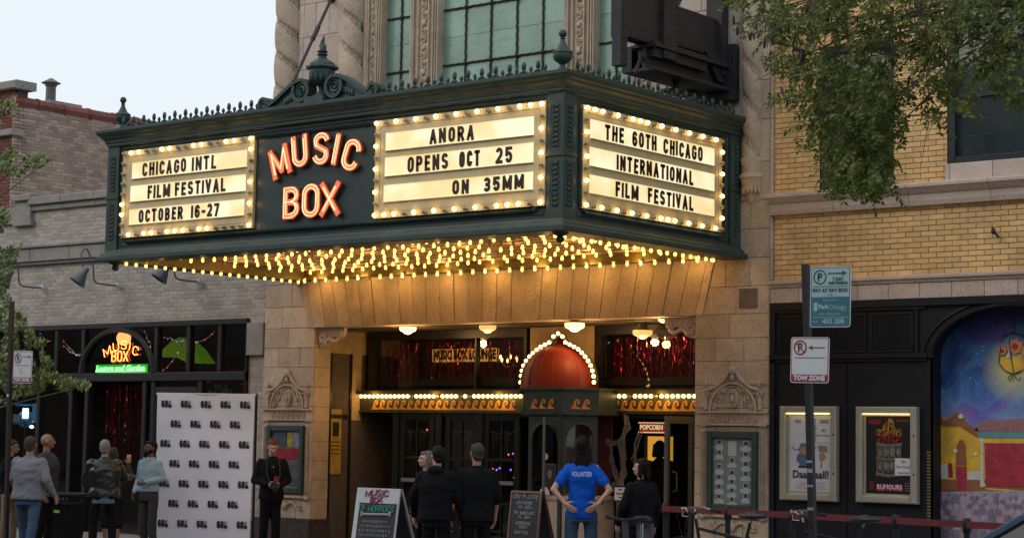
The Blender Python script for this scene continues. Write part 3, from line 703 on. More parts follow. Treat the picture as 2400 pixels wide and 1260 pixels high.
# tinsel curtains: narrow foil strips, each turned a little
def tinsel(parent, x0, x1, z0, z1, y, cols, n=None, ragged=.1, nm='tinsel_curtain', dens=1.):
    n = n or int((x1 - x0) / .014 * dens)
    b = MB()
    for i in range(n):
        x = R_.uniform(x0, x1); zb = z0 + R_.uniform(0, ragged); yy = y + R_.uniform(-.05, .05); w = .004 + R_.random() * .003
        z = z1; ph = R_.uniform(0, 6.3); b.k = R_.randrange(len(cols)); prev = None; k = 0; step = .06
        while z > zb:
            a = ph + k * R_.uniform(.5, 1.5); dx, dy = w * cos(a), w * sin(a); xx = x + .004 * sin(k * .9 + ph)
            cur = ((xx - dx, yy - dy, z), (xx + dx, yy + dy, z))
            if prev: b.add([prev[0], prev[1], cur[1], cur[0]], [(0, 1, 2, 3)])
            prev = cur; z -= step; k += 1
    return part(b, nm, cols, parent, kind='stuff')
TI1 = mat('red_foil', (.50, .015, .04), .15, .4, 30, metal=.95); TI2 = mat('dark_red_foil', (.20, .008, .02), .3, .3, 30, metal=.8); TI3 = mat('pink_foil', (.85, .22, .32), .10, .3, 30, metal=1.)
tinsel(lb, XX(212), XX(320), .8, zr0 - .04, .35, [TI1, TI2, TI2, TI2, TI3], ragged=.9, dens=.45)
# neon sign
NR = mat('red_orange_neon', (.9, .2, .08), .4, 0, emit=(1, .16, .03), es=9); NG = mat('green_neon', (.2, .9, .3), .4, 0, emit=(.10, 1, .12), es=6)
NRD = mat('red_neon_reflection', (.5, .03, .02), .4, 0, emit=(1, .05, .02), es=.8)
ns = thing('neon_window_sign', 'orange and green neon lounge sign glowing in the arched window', 'neon sign', (ncx, .0, zr1))
def neon_word(nm, txt, px0, px1, pyt, pyb, m, y, arch=0., r=.008):
    a = W(px0, pyb, y); d = W(px1, pyt, y); tot = sum(G[c_][0] for c_ in txt) + .45 * (len(txt) - 1); u = (d.x - a.x) / tot; x = a.x; h = d.z - a.z
    for k, ch in enumerate(txt):
        w = G[ch][0] * u; q = (k / (len(txt) - 1) - .5) * 2; b = MB()
        M_ = T((x + w / 2, y, a.z + arch * (1 - q * q))) @ RY(q * (.35 if arch else 0)) @ T((-w / 2, 0, 0))
        for s in G[ch][1]:
            b.tube([M_ @ Vector((p * w, 0, z * h)) for p, z in s], r, 5)
        part(b, nm, m, ns, True); x += w + .45 * u
neon_word('neon_letter', 'MUSIC', 245, 322, 811, 832, NR, .0, .10, .007); neon_word('neon_letter', 'BOX', 262, 300, 822, 846, NR, .0)
neon_word('neon_reflection', 'BOX', 264, 303, 826, 850, NRD, .06, 0, .006)  # dim offset copy of the word stands in for its reflection
gb = W(224, 873, .02); ge = W(347, 852, .02)
b = MB(); b.box(gb.x, ge.x, .02, .026, gb.z, ge.z); part(b, 'backing', mat('green_glow_backing', (.02, .30, .03), .5, 0, emit=(.01, .5, .02), es=.12), ns)  # weak emission stands in for the green neon's glow behind the script
def script(txt, x0, x1, z0, h, y, m, nm):
    tb = text_mb(txt, h * 1.5, T(((x0 + x1) / 2, y, z0 + h / 2)), 0.004, width=(x1 - x0)); tb.xf(Matrix(((1, 0, .25, -.25 * (z0 + h / 2)), (0, 1, 0, 0), (0, 0, 1, 0), (0, 0, 0, 1)))); return part(tb, nm, m, ns)
gw = ge.x - gb.x - .10
for tx_, q0, q1 in (('Lounge', 0, .36), ('and', .40, .58), ('Garden', .62, 1)): script(tx_, gb.x + .04 + gw * q0, gb.x + .04 + gw * q1, gb.z + .03, ge.z - gb.z - .06, -.0, NG, 'neon_script')
b = MB()
for s in ((gb.x + .03, gb.z + .02, ge.x - .05, gb.z + .02),): b.tube([(s[0], .0, s[1]), (s[2], .0, s[3])], .006, 5)
part(b, 'neon_underline', NG, ns)
# interior of the lounge seen through the transoms: lamp shades, plant, string lights
gl = thing('green_awning_lamp', 'bright green slanted paper lantern hung inside the lounge window', 'lantern', (XX(420), .5, 3.0))
b = MB(); pts = [W(px, py, .6) for px, py in ((380, 820), (400, 800), (420, 790), (450, 815), (475, 850), (440, 850), (410, 835), (380, 836))]
b.add([p for p in pts] + [p + Vector((0, .3, 0)) for p in pts], [tuple(range(8)), tuple(range(15, 7, -1))] + [(i, i + 8, (i + 1) % 8 + 8, (i + 1) % 8) for i in range(8)])
part(b, 'shade', mat('lime_green_fabric', (.16, .33, .02), .8, .3, 9, emit=(.2, .45, .02), es=.18), gl)
b = MB(); p = W(420, 790, .7); b.tube([p, p + Vector((0, 0, .3))], .008, 5); part(b, 'cord', BLACKM, gl)
lg = thing('globe_lamp', 'warm globe lamp shining inside the lounge above the neon sign', 'lamp', W(290, 790, .8))
b = MB(); b.ell(W(290, 792, .8), .13, 12, 8); part(b, 'globe', mat('warm_globe', (.9, .6, .3), .5, 0, emit=(1, .5, .15), es=1.6), lg, True)
b = MB(); q = W(290, 785, .8); b.tube([q, q + Vector((0, 0, .2))], .01, 5); part(b, 'rod', BLACKM, lg)
wire = mat('white_cable', (.75, .72, .68), .6, 0); tiny = [mat('tiny_%s_light' % n_, c_, .5, 0, emit=c_, es=3) for n_, c_ in (('red', (1, .1, .05)), ('blue', (.15, .2, 1)), ('amber', (1, .5, .12)), ('violet', (.45, .1, 1)))]
def string_lights(ptsets, y, label, lights=.12):
    t = thing('string_lights', label, 'string lights', W(*ptsets[0][0], y)); b = MB()
    for pp in ptsets:
        a = [W(px, py, y) for px, py in pp]; out = []
        for i in range(len(a) - 1):
            for k in range(8): q = k / 8; out.append(a[i].lerp(a[i + 1], q) - Vector((0, 0, .05 * 4 * q * (1 - q))))
        out.append(a[-1]); b.tube(out, .008, 4)
        for p in out[::3]:
            l = MB(); l.ell(p + Vector((0, -.01, -.012)), .0065, 5, 4); part(l, 'bulb', tiny[R_.randrange(4)], t)
    part(b, 'wire', wire, t)
string_lights([((95, 780), (120, 798)), ((138, 775), (170, 820), (190, 830), (150, 810), (138, 775))], .15, 'white string of tiny lights in the leftmost transoms of the lounge')
string_lights([((374, 865), (400, 850), (436, 785)), ((378, 778), (400, 790), (430, 795)), ((445, 775), (460, 800), (503, 775)), ((460, 800), (445, 825)), ((340, 775), (352, 800), (362, 860))], .15, 'white string of tiny lights crossing the transoms right of the neon arch')
# things half seen inside
for (px, py, y, sx, sz, col, nm, lab) in ((520, 860, 1.2, .05, .06, (.8, .05, .04), 'red_lamp', 'small red lamp glowing in the rightmost lounge transom'),):
    b = MB(); b.ell(W(px, py, y), (sx, .05, sz)); o = part(b, nm, mat(nm, col, .5, 0, emit=col, es=2), None, True); tag(o, lab, 'lamp')
pl_ = thing('potted_plant', 'leafy potted plant behind the lounge window right of the doorway', 'plant', (XX(520, .8), .8, 1.2)); b = MB()
for i in range(180):
    p = Vector((XX(520, .8) + R_.gauss(0, .22), .8 + R_.gauss(0, .15), 2.35 + R_.gauss(0, .13))); a = R_.uniform(0, 6.3)
    d = Vector((cos(a), sin(a) * .5, R_.uniform(-.6, .4))) * .09; w = Vector((-d.z, d.y, d.x)) * .3; b.add([p, p + d * .5 + w, p + d, p + d * .5 - w], [(0, 1, 2, 3)])
part(b, 'leaves', mat('indoor_leaf', (.03, .09, .02), .5, .3, 20), pl_); b = MB(); b.lathe([(.12, 0), (.17, .3), (.02, .3), (.02, 1.1)], (XX(520, .8), .8, 1.2), 10); part(b, 'pot', mat('clay', (.25, .1, .05), .8), pl_)
# gooseneck lamps
def goose(px, py, dx, label):                         # wall plate at px,py ; shade lies dx px to the left
    y = -.02; a = W(px, py, y); t = thing('gooseneck_lamp', label, 'lamp', a, 'gooseneck lamps on the grey brick wall')
    b = MB(); b.lathe([(.055, 0), (.055, .02), (.02, .03)], a, 12, RX(pi / 2)); part(b, 'wall_plate', mat('pale_plate', (.45, .44, .43), .6, .1), t, True)
    s = W(px - dx, py - 28, -.62); b = MB(); pts = []
    p0 = a; p1 = a + Vector((0, -.30, -.0)); p2 = a + Vector((-.1, -.42, .05)); p3 = s + Vector((.0, .05, .42)); p4 = s + Vector((0, -.02, .1))
    ctl = [p0, p1, p2, (p2 + p3) / 2 + Vector((.03, .02, 0)), p3, (p3 + p4) / 2 + Vector((-.02, -.06, .08)), p4]
    out = []
    for i in range(len(ctl) - 1):
        c0, c1, c2, c3 = ctl[max(0, i - 1)], ctl[i], ctl[i + 1], ctl[min(len(ctl) - 1, i + 2)]
        for k in range(5):
            q = k / 5; out.append(.5 * ((2 * c1) + (c2 - c0) * q + (2 * c0 - 5 * c1 + 4 * c2 - c3) * q * q + (3 * c1 - c0 - 3 * c2 + c3) * q ** 3))
    out.append(p4); b.tube(out, .014, 6); part(b, 'arm', mat('grey_blue_enamel', (.09, .11, .13), .45, .1), t, True)
    b = MB(); b.lathe([(.03, .12), (.045, .10), (.05, .02), (.13, -.14), (.15, -.19), (.145, -.19), (.12, -.14), (.03, .0)], s, 16, RY(.35) @ RX(-.5)); part(b, 'shade', MATS['grey_blue_enamel'], t, True)
goose(100, 675, 80, 'leftmost grey gooseneck lamp on the grey brick wall, half behind the leaves'); goose(276, 669, 80, 'middle grey gooseneck lamp on the grey brick wall'); goose(466, 660, 78, 'grey gooseneck lamp tucked just under the left end of the marquee')
# ================================================================ tall brick building behind
tb = thing('common_brick_building', 'taller old brick building with a red tile coping behind the lounge', 'building', (-24, 8, 0))
SX = XX(36, 1.0, 300); Z1 = ZZ(36, 240, 1.0)
c = MB(); c.box(SX - 9, SX - .05, 1.05, 16, 3.7, Z1 - .02); part(c, 'wall', TMO, tb)
brick_wall(tb, TBR, 1.0, 11.5, 5.2, Z1 - .03, [], plane='x', at=SX - .05, nparts=120, proud=.007)
for i in range(20):
    b = MB(); y = 1 + i * .62; b.tube([(SX - .12, y, Z1 + .03), (SX - .12, y + .60, Z1 + .03)], .12, 8); b.tube([(SX - .12, y + .54, Z1 + .03), (SX - .12, y + .61, Z1 + .03)], .135, 8)
    part(b, 'coping_tile', mat('red_clay_coping', (.20, .06, .045), .7, .25, 6, rnd=.1), tb, True)
brick_wall(tb, RBR, SX - 3, SX - .05, 4.0, Z1 + .25, [], plane='y', at=.98, nparts=40, proud=.008)
b = MB(); b.box(SX - 3, SX - .05, 1.03, 1.3, 4, Z1 + .26); part(b, 'front_wall', JOINT, tb)
b = MB(); b.cbox(SX - 3, SX + .08, .9, 1.4, Z1 + .26, Z1 + .42, .02); part(b, 'cap_stone', GCAP, tb)
b = MB(); b.cbox(SX - 3, SX + .0, .93, 1.2, ZZ(20, 318, 1), ZZ(20, 303, 1), .01); part(b, 'band_stone', GCAP, tb)
vp = on(118, 246, 0, SX - 1.2); ch = thing('roof_vent', 'dark metal chimney pipe with a cone cap on the brick roof', 'chimney', vp)
b = MB(); b.lathe([(.105, 0), (.10, .38), (.12, .38), (.12, .41), (.20, .44), (.03, .54)], vp, 16); part(b, 'pipe', mat('weathered_metal', (.10, .11, .10), .6, .3, 10), ch, True)
b = MB(); b.box(vp.x - .45, vp.x + .45, vp.y - .35, vp.y + .35, vp.z - .6, vp.z - .06); b.box(vp.x - .5, vp.x + .5, vp.y - .4, vp.y + .4, vp.z - .06, vp.z); part(b, 'curb', GCAP, ch)
# ================================================================ entrance recess
ent = thing('theater_entrance', 'recessed theatre entrance with tinsel windows, a wave pattern band and dark green doors', 'entrance', (mid, .9, 0))
YB = 1.10                                            # plane of band and doors
BRN = mat('amber_lit_stucco', (.42, .30, .16), .8, .25, 5, .4, 60)  # amber lamp light is mixed into this base colour
zwt, zwb = ZZ(1000, 918, YB), ZZ(1000, 966, YB)
xB0 = XX(850, YB); xB1 = ER + .6
b = MB(); b.box(EL - .02, ER + .02, .34, 4, ZL - .015, ZL + .1); part(b, 'ceiling', mat('dark_ceiling', (.10, .07, .04), .7, .3, 4), ent)
# left reveal: dark side window then stucco pier
ps = WX(832, 800, EL).y; pe = WX(850, 800, EL).y
ztop = WX(800, 828, EL).z
b = MB(); b.box(EL - .06, EL, .36, 4, ztop, ZL - .02); b.box(EL - .06, EL, ps - .05, YB - .02, 1.95, ztop); part(b, 'side_wall', BRN, ent)
b = MB(); b.box(EL - 1.4, EL - 1.3, .3, 4, 0, ZL); b.box(EL - 1.3, EL, 3.9, 4, 0, ZL); part(b, 'side_room_wall', BLACKM, ent)
b = MB(); b.box(EL - .05, EL - .03, .37, ps - .06, 2.0, ztop); part(b, 'side_pane', glass('dark_glass', (.15, .14, .12), .03), ent)
b = MB(); b.box(EL - .05, EL + .01, .36, .40, 0, ztop); b.box(EL - .05, EL + .01, ps - .09, ps - .05, 0, ztop); part(b, 'side_frame', FR, ent)
b = MB(); b.box(EL - .05, EL + .01, .40, ps - .09, 1.98, 2.04); part(b, 'side_rail', FR, ent)
# right reveal
b = MB(); b.box(ER, ER + .05, .3, YB, 0, ZL); part(b, 'side_wall', STONE, ent)
# band of waves
OLV = mat('dark_olive_band', (.055, .05, .02), .5, .2, 5); GLD = mat('gilded_orange_paint', (.62, .30, .05), .45, .15, 8)
BULB = mat('lit_bulb', (1, .85, .5), .3, 0, emit=(1, .58, .16), es=9); BULB2 = mat('lit_round_bulb', (1, .85, .5), .3, 0, emit=(1, .60, .20), es=8)
BOFF = mat('unlit_bulb', (.40, .30, .14), .15, 0, spec=.9); SOCK = mat('brass_socket', (.30, .20, .07), .4, .1, metal=.6)
bm_ = bpy.data.meshes.new('round_bulb'); q = MB(); q.ell((0, 0, 0), (.027, .027, .027), 8, 6); bm_.from_pydata(q.v, [], q.f); bm_.materials.append(BULB2); bm_.shade_smooth()
bmo = bm_.copy(); bmo.materials[0] = BOFF
def wave_mb(x, z, h, y):                              # one running-scroll wave
    M_ = T((x, y, z)) ; o = MB(); w = h * .95
    P = [(-.62, 0), (-.45, .06), (-.30, .22), (-.21, .46), (-.12, .72), (.02, .91), (.20, 1.0), (.38, .96), (.50, .82), (.52, .64), (.43, .50), (.29, .47), (.20, .54), (.19, .64), (.27, .70), (.34, .66), (.36, .74), (.28, .82), (.16, .80), (.07, .68), (.05, .50), (.12, .32), (.28, .20), (.46, .16), (.62, .0)]
    o.prism([(p * w, q * h) for p, q in P], -.008, 0, M_)
    return o
def band(x0, x1, y, skip=()):
    b = MB(); b.box(x0, x1, y, y + .5, zwb, zwt + .0); part(b, 'fascia_band', OLV, ent)
    b = MB(); b.box(x0, x1, y - .10, y, zwt - .035, zwt + .02); part(b, 'top_moulding', OLV, ent)
    b = MB(); b.box(x0, x1, y - .03, y, zwb - .0, zwb + .025); part(b, 'bottom_moulding', OLV, ent)
    n = int((x1 - x0) / .088)
    for i in range(n):
        x = x0 + .05 + i * (x1 - x0 - .08) / (n - 1)
        lnk('bulb', bmo if i in skip else bm_, ent, (x, y - .035, zwt - .068))
    for q in (.12, .5, .88):
        ld = bpy.data.lights.new('bulb_light', 'POINT'); ld.energy = 2.2; ld.color = (1, .55, .16); ld.shadow_soft_size = .03; lo_ = bpy.data.objects.new('bulb_light', ld); C.objects.link(lo_); lo_.parent = ent; lo_.location = Vector((x0 + (x1 - x0) * q, y - .14, zwt - .068)) - ORG[ent]
    n = int((x1 - x0 - .25) / .145)
    for i in range(n): part(wave_mb(x0 + .32 + i * .145, zwb + .04, .15, y - .003), 'wave_ornament', GLD, ent)
xk0, xk1 = XX(1225, YB - .1), XX(1392, YB - .1)
band(xB0, xk0 - .02, YB - .05, (12, 18, 23, 25)); band(xk1 + .02, ER - .0, YB - .05, (6, 11))
# transom windows with tinsel
for (p0, p1, tx, dens) in ((XX(880, YB), XX(1226, YB), (XX(885, YB), XX(1226, YB)), .8), (XX(1408, YB), ER, (XX(1412, YB), ER), 1.5)):
    zc = ZL - .02
    for (a, e, r0, r1) in ((p0 - .16, p0, zwt, zc), (p1, p1 + .05, zwt, zc), (p0, p1, zc - .13, zc), (p0, p1, zwt, zwt + .05)):
        b = MB(); b.box(a, e, YB, YB + .12, r0 + .002, r1 - .002); part(b, 'transom_frame', FR, ent)
    b = MB(); b.box(p0, p1, YB + .05, YB + .055, zwt + .05, zc - .13); part(b, 'transom_pane', CLR, ent)
    tinsel(ent, tx[0], tx[1], zwt + .06, zc - .16, YB + .3, [TI1, TI2, TI2, TI2, TI3], ragged=.05, dens=dens)
for px in (1113,): b = MB(); x = XX(px, YB); b.box(x - .015, x + .015, YB, YB + .1, zwt + .05, ZL - .15); part(b, 'glazing_bar', FR, ent)
b = MB(); b.box(EL, ER, YB + .9, YB + 1, zwt - .1, ZL); part(b, 'lobby_wall', mat('oxblood_wall', (.035, .008, .008), .7, .3, 3), ent)
# stucco panel behind the dome
b = MB(); b.box(XX(1243, YB), XX(1392, YB), YB - .02, YB + .3, zwt, ZL - .02); part(b, 'stucco_panel', BRN, ent)
# lounge sign behind the tinsel
a = W(1012, 848, YB + .40); d = W(1166, 815, YB + .40); st = thing('lounge_sign', 'amber lit sign reading MUSIC BOX LOUNGE behind the red tinsel', 'sign', (a.x, YB + .40, a.z))
b = MB(); b.box(a.x, d.x, YB + .40, YB + .44, a.z, d.z); part(b, 'lightbox', mat('amber_lightbox', (.6, .4, .1), .5, .3, 30, emit=(1, .42, .07), es=.55), st)
part(text_mb('MUSIC BOX LOUNGE', .2, T(((a.x + d.x) / 2, YB + .397, (a.z + d.z) / 2)), .012, width=(d.x - a.x) * .96), 'lettering', BLACKM, st)
# chandelier with candle bulbs
cp = W(1193, 850, YB + .5); t = thing('chandelier', 'small chandelier of candle bulbs shining behind the tinsel window', 'chandelier', cp); b = MB()
for k in range(6):
    q = 2 * pi * k / 6 + .3; e = cp + Vector((.14 * cos(q), .14 * sin(q), .05 * (k % 2))); b.tube([cp - Vector((0, 0, .05)), (cp + e) / 2 - Vector((0, 0, .08)), e], .008, 5)
    f = MB(); f.ell(e + Vector((0, 0, .04)), (.016, .016, .035), 6, 5); part(f, 'bulb', BULB2, t, True)
b.tube([cp, cp + Vector((0, 0, .45))], .01, 5); part(b, 'arms', SOCK, t, True)
# ceiling lamps (schoolhouse globes)
LAMP = mat('milk_glass_lamp', (.9, .7, .4), .3, 0, emit=(1, .58, .20), es=3.2); LAMPD = mat('dim_milk_glass', (.8, .6, .3), .3, 0, emit=(1, .55, .18), es=.8)
def globe(px, py, y, label, m=LAMP, s=1.):
    p = W(px, py, y); t = thing('ceiling_lamp', label, 'lamp', p, 'milk glass ceiling lamps of the entrance')
    b = MB(); b.lathe([(.0, -.075), (.04, -.07), (.07, -.045), (.11, -.03), (.125, -.01), (.128, .03), (.118, .035)], p, 20, Matrix.Diagonal((s, s, s, 1))); part(b, 'globe', m, t, True)
    b = MB(); b.lathe([(.10 * s, .035 * s), (.10 * s, .05 * s), (.06 * s, .06 * s), (.06 * s, max(.07, ZL - .02 - p.z))], p, 14); part(b, 'fitting', OLV, t, True)
    if y < 1.2:
        ld = bpy.data.lights.new('lamp_light', 'POINT'); ld.energy = 15 * s * (1 if m is LAMP else .5); ld.color = (1, .56, .2); ld.shadow_soft_size = .06; lo_ = bpy.data.objects.new('lamp_light', ld); C.objects.link(lo_); lo_.parent = t; lo_.location = (0, 0, -.13)
globe(956, 771, .25, 'leftmost milk glass ceiling lamp under the stone lintel'); globe(1143, 768, .45, 'milk glass ceiling lamp second from the left under the lintel', LAMPD)
globe(1347, 763, .15, 'brightest milk glass ceiling lamp just above the red dome', LAMP, 1.1); globe(1126, 785, 1.5, 'dim round lamp hanging inside the window behind the tinsel', LAMPD, .95)
globe(1506, 780, .85, 'amber ceiling lamp in front of the right tinsel window', LAMPD, 1.1)
globe(1553, 750, .2, 'small spotlight lamp at the right end of the lintel', LAMP, .45)
# ---- box office with the dome
YK = .18
bo = thing('box_office', 'ticket booth with a red dome ringed by bulbs and an arched window', 'ticket booth', (XX(1310, YK), YK, 0))
xs1 = XX(1320, YK); kx0, kx1 = XX(1229, YK + .1), XX(1404, YK + .4); kc = XX(1311, YK + .5)
ph = [(kx0 + .10, YB - .06), (kx0, YK + .5), (kx0 + .0, YK + .10), (xs1, YK), (kx1, YK + .40), (kx1 + .0, YB - .06)]
def poly_z(pts, z0, z1): 
    b = MB(); n = len(pts); b.add([(x, y, z0) for x, y in pts] + [(x, y, z1) for x, y in pts], [tuple(range(n - 1, -1, -1)), tuple(range(n, 2 * n))] + [(i, (i + 1) % n, (i + 1) % n + n, i + n) for i in range(n)]); return b
def grow(pts, g_): 
    cx = sum(p[0] for p in pts) / len(pts); cy_ = sum(p[1] for p in pts) / len(pts); return [(x + (g_ if x > cx else -g_), y + (-g_ if y < cy_ else 0)) for x, y in pts]
part(poly_z(ph[::-1], zwb, zwt)if 0 else poly_z(ph, zwb, zwt), 'cornice_band', GREEN2, bo); part(poly_z(grow(ph, .05), zwt, zwt + .035), 'cornice', GREEN2, bo); part(poly_z(grow(ph, .03), zwb - .03, zwb), 'cornice', GREEN2, bo)
# wave ornaments on the two faces
def on_face(p, q, n, s0, s1):
    d = Vector((q[0] - p[0], q[1] - p[1], 0)); L = d.length; a = atan2(d.y, d.x)
    for i in range(n):
        f = s0 + (s1 - s0) * (i + .5) / n; o = wave_mb(0, 0, .14, -.004); o.xf(T((p[0] + d.x * f, p[1] + d.y * f, zwb + .05)) @ RZ(a)); part(o, 'wave_ornament', GLD, bo)
on_face(ph[2], ph[3], 3, .15, .8); on_face(ph[3], ph[4], 2, .2, .75)
DR = mat('red_painted_dome', (.16, .009, .003), .6, .15, 6, .2, 40)
dc = Vector((kc, YK + .5, zwt + .035)); dr = (XX(1394, YK + .5) - XX(1229, YK + .5)) / 2 * .95; dh = ZZ(1310, 800, YK + .5) - zwt - .04
b = MB(); b.lathe([(dr * (1 - (q ** 2.6)) ** .55 if q < 1 else .03, dh * q * .96) for q in [i / 14 for i in range(14)]] + [(.07, dh * .96), (.05, dh * 1.0), (.075, dh * 1.03), (.05, dh * 1.08), (.02, dh * 1.16), (.002, dh * 1.22)], dc, 28, Matrix.Diagonal((1, .8, 1, 1))); part(b, 'dome', DR, bo, True)
b = MB()
for k in range(9):
    a = pi + pi * (k + .5) / 9; b.tube([(dc.x + dr * 1.005 * (1 - (q ** 2.6)) ** .55 * cos(a), dc.y + .8 * dr * 1.005 * (1 - (q ** 2.6)) ** .55 * sin(a), dc.z + dh * q * .96) for q in [i / 10 for i in range(10)]], .007, 4)
part(b, 'dome_ribs', DR, bo, True)
# ogee arch of bulbs behind the dome
ogp = [(1220, 895), (1221, 880), (1223, 868), (1227, 856), (1233, 845), (1241, 835), (1249, 827), (1258, 819), (1267, 812), (1277, 807), (1287, 802), (1297, 788), (1308, 781), (1318, 788), (1325, 802), (1335, 807), (1345, 812), (1355, 818), (1363, 826), (1371, 835), (1378, 845), (1384, 856), (1388, 868), (1391, 881), (1392, 895)]
yo = YK + .30; OG = [W(px, py, yo) for px, py in ogp]
for p in OG: lnk('bulb', bm_, bo, p)
b = MB(); b.tube([p + Vector((0, .05, 0)) for p in OG], .042, 6, flat=.8); part(b, 'bulb_arch', OLV, bo, True)
# body of the booth
zs_ = .92
b = poly_z(grow(ph, -.04), 0, zs_ - .05); part(b, 'stone_base', STONE2, bo); part(poly_z(grow(ph, .0), zs_ - .05, zs_), 'counter', STONE2, bo)
def face_panel(p, q, nm='window_frame'):
    d = Vector((q[0] - p[0], q[1] - p[1], 0)); L = d.length; a = atan2(d.y, d.x); M_ = T((p[0], p[1], 0)) @ RZ(a) ; r = L / 2 - .07; n = 16; zt_ = zwb - .03; zc_ = zt_ - .12 - r * .9
    b = MB(); b.box(0, .07, 0, .05, zs_, zt_); b.box(L - .07, L, 0, .05, zs_, zt_)
    for i in range(n):
        a0, a1 = pi * i / n, pi * (i + 1) / n; x0_, x1_ = L / 2 + r * cos(a1), L / 2 + r * cos(a0)
        b.prism([(x0_, zc_ + r * .9 * sin(a1)), (x0_, zt_), (x1_, zt_), (x1_, zc_ + r * .9 * sin(a0))], 0, .05)
    b.tube([(L / 2 + r * cos(pi * i / 16), -.01, zc_ + r * .9 * sin(pi * i / 16)) for i in range(17)], .015, 5)
    b.xf(M_); part(b, nm, GREEN2, bo); g2 = MB(); g2.box(.06, L - .06, .03, .034, zs_, zt_ - .1); g2.xf(M_); part(g2, 'pane', CLR, bo)
gp = grow(ph, -.05); face_panel(gp[2], gp[3]); face_panel(gp[3], gp[4])
b = MB(); b.box(gp[0][0] + .1, gp[5][0], YB - .12, YB - .1, zs_, zwb); part(b, 'curtain', mat('dark_red_curtain', (.07, .012, .012), .9, .3, 20), bo)
for (px, py, r) in ((1279, 1069, .048),):
    p = W(px, py, YK + .02); b = MB(); b.lathe([(r, 0), (r * .98, .006)], p, 20, RX(pi / 2) @ Matrix.Diagonal((.85, 1, 1, 1))); o = part(b, 'round_notice', paper, bo)
a = W(1270, 1155, YK + .1); d = W(1303, 1086, YK + .1); t = thing('framed_portrait', 'grey framed portrait picture standing in the arched booth window', 'picture', a)
b = MB(); b.box(a.x, d.x, a.y, a.y + .02, zs_ + .01, d.z); part(b, 'frame', mat('grey_frame', (.12, .12, .11), .6, .1), t); b = MB(); b.box(a.x + .02, d.x - .02, a.y - .004, a.y, zs_ + .03, d.z - .02); part(b, 'print', mat('grey_print', (.04, .04, .045), .4, .6, 18), t)
b = MB(); m2 = W(1289, 1110, YK + .09); b.ell(m2, (.045, .004, .06)); part(b, 'face', mat('pale_grey', (.22, .22, .22), .6, .3, 30), t, True)
p = W(1276, 1153, YK + .06); b = MB(); b.lathe([(.085, 0), (.085, .01)], (p.x, p.y, zs_ + .01), 18, RX(0)); b.prism([(p.x + .09 * cos(pi * i / 12), zs_ + .11 * sin(pi * i / 12) + .01) for i in range(13)], p.y, p.y + .01); o = part(b, 'talk_hole_dial', paper, bo)
b = MB(); b.box(XX(1316, YK) - .025, XX(1316, YK) + .025, YK - .03, YK + .02, 0, zwb); part(b, 'corner_post', GREEN2, bo)
# ---- doors
DOORG = mat('near_black_green_door_paint', (.010, .018, .016), .45, .2, 4, .1, 50, spec=.3)
def door(px0, px1, label=None, y=YB, open_=False, panes=2, bar=True):
    x0, x1 = XX(px0, y), XX(px1, y); zt_ = zwb - .02
    D = thing('glazed_door', label, 'door', ((x0 + x1) / 2, y, 0)); f = .10
    for (p, q, r_, s_) in ((x0, x0 + f, 0, zt_), (x1 - f, x1, 0, zt_), (x0 + f, x1 - f, 0, .25), (x0 + f, x1 - f, zt_ - .10, zt_), (x0 + f, x1 - f, 1.36, 1.41), (x0 + f, x1 - f, .7, .75)):
        b = MB(); b.cbox(p + .001, q - .001, y - .03, y + .03, r_ + .001, s_ - .001, .008); part(b, 'frame', DOORG, D)
    b = MB(); b.box((x0 + x1) / 2 - .012, (x0 + x1) / 2 + .012, y - .02, y + .02, .25, zt_ - .1); part(b, 'glazing_bar', DOORG, D)
    b = MB(); b.box(x0 + f, x1 - f, y, y + .005, .25, zt_ - .1); part(b, 'pane', CLR, D)
    if bar: b = MB(); b.box(x0 + f * .8, x1 - f * .8, y - .065, y - .035, 1.02, 1.075); part(b, 'push_bar', mat('brushed_metal', (.45, .45, .45), .35, .1, metal=.7), D)
    b = MB(); x = x0 + f
    b.tube([(x + (x1 - x0 - 2 * f) * k / 12, y + .03, 1.80 + .02 * cos(k * pi / 6 * 2)) for k in range(13)], .010, 5)
    for s in range(26):
        xx = x + (x1 - x0 - 2 * f) * R_.random(); l = R_.uniform(.1, .5); b.tube([(xx, y + .03, 1.81), (xx + R_.uniform(-.05, .05), y + .035, 1.81 - l)], .003, 3)
    part(b, 'cobweb_gauze', mat('grey_gauze', (.10, .095, .085), .95, .3, 30), D)
door(942, 1022, 'leftmost dark green glazed theatre door with draped gauze'); door(1048, 1124, 'middle dark green glazed theatre door with a white push bar'); door(1138, 1222, 'dark green glazed theatre door right beside the ticket booth')
for px in (935, 1035, 1131): b = MB(); x = XX(px, YB); b.box(x - .06, x + .06, YB - .06, YB + .06, 0, zwb - .0); part(b, 'door_post', DOORG, ent)
b = MB(); b.box(XX(930, YB), ER, YB - .04, YB + .05, zwb - .06, zwb - .001); part(b, 'door_head', DOORG, ent)
D = thing('open_glass_door', 'metal framed glass door standing open at the right of the entrance', 'door', (XX(1567, .5), .5, 0)); SV = mat('satin_steel', (.16, .18, .17), .4, .1, metal=.5)
xq = XX(1567, .45)
for (r0, r1, s0, s1) in ((.40, .46, 0, 2.05), (1.0, YB, 0, 2.05), (.46, 1.0, 0, .2), (.46, 1.0, 1.95, 2.05)):
    b = MB(); b.box(xq - .03, xq + .03, r0, r1, s0, s1); part(b, 'frame', SV, D)
b = MB(); b.box(xq - .003, xq + .003, .46, 1.0, .2, 1.95); part(b, 'pane', CLR, D)
b = MB(); b.tube([(xq + .03, .52, 1.3), (xq + .10, .52, 1.28), (xq + .10, .52, 1.05), (xq + .03, .52, 1.03)], .011, 6); part(b, 'handle', SV, D, True)
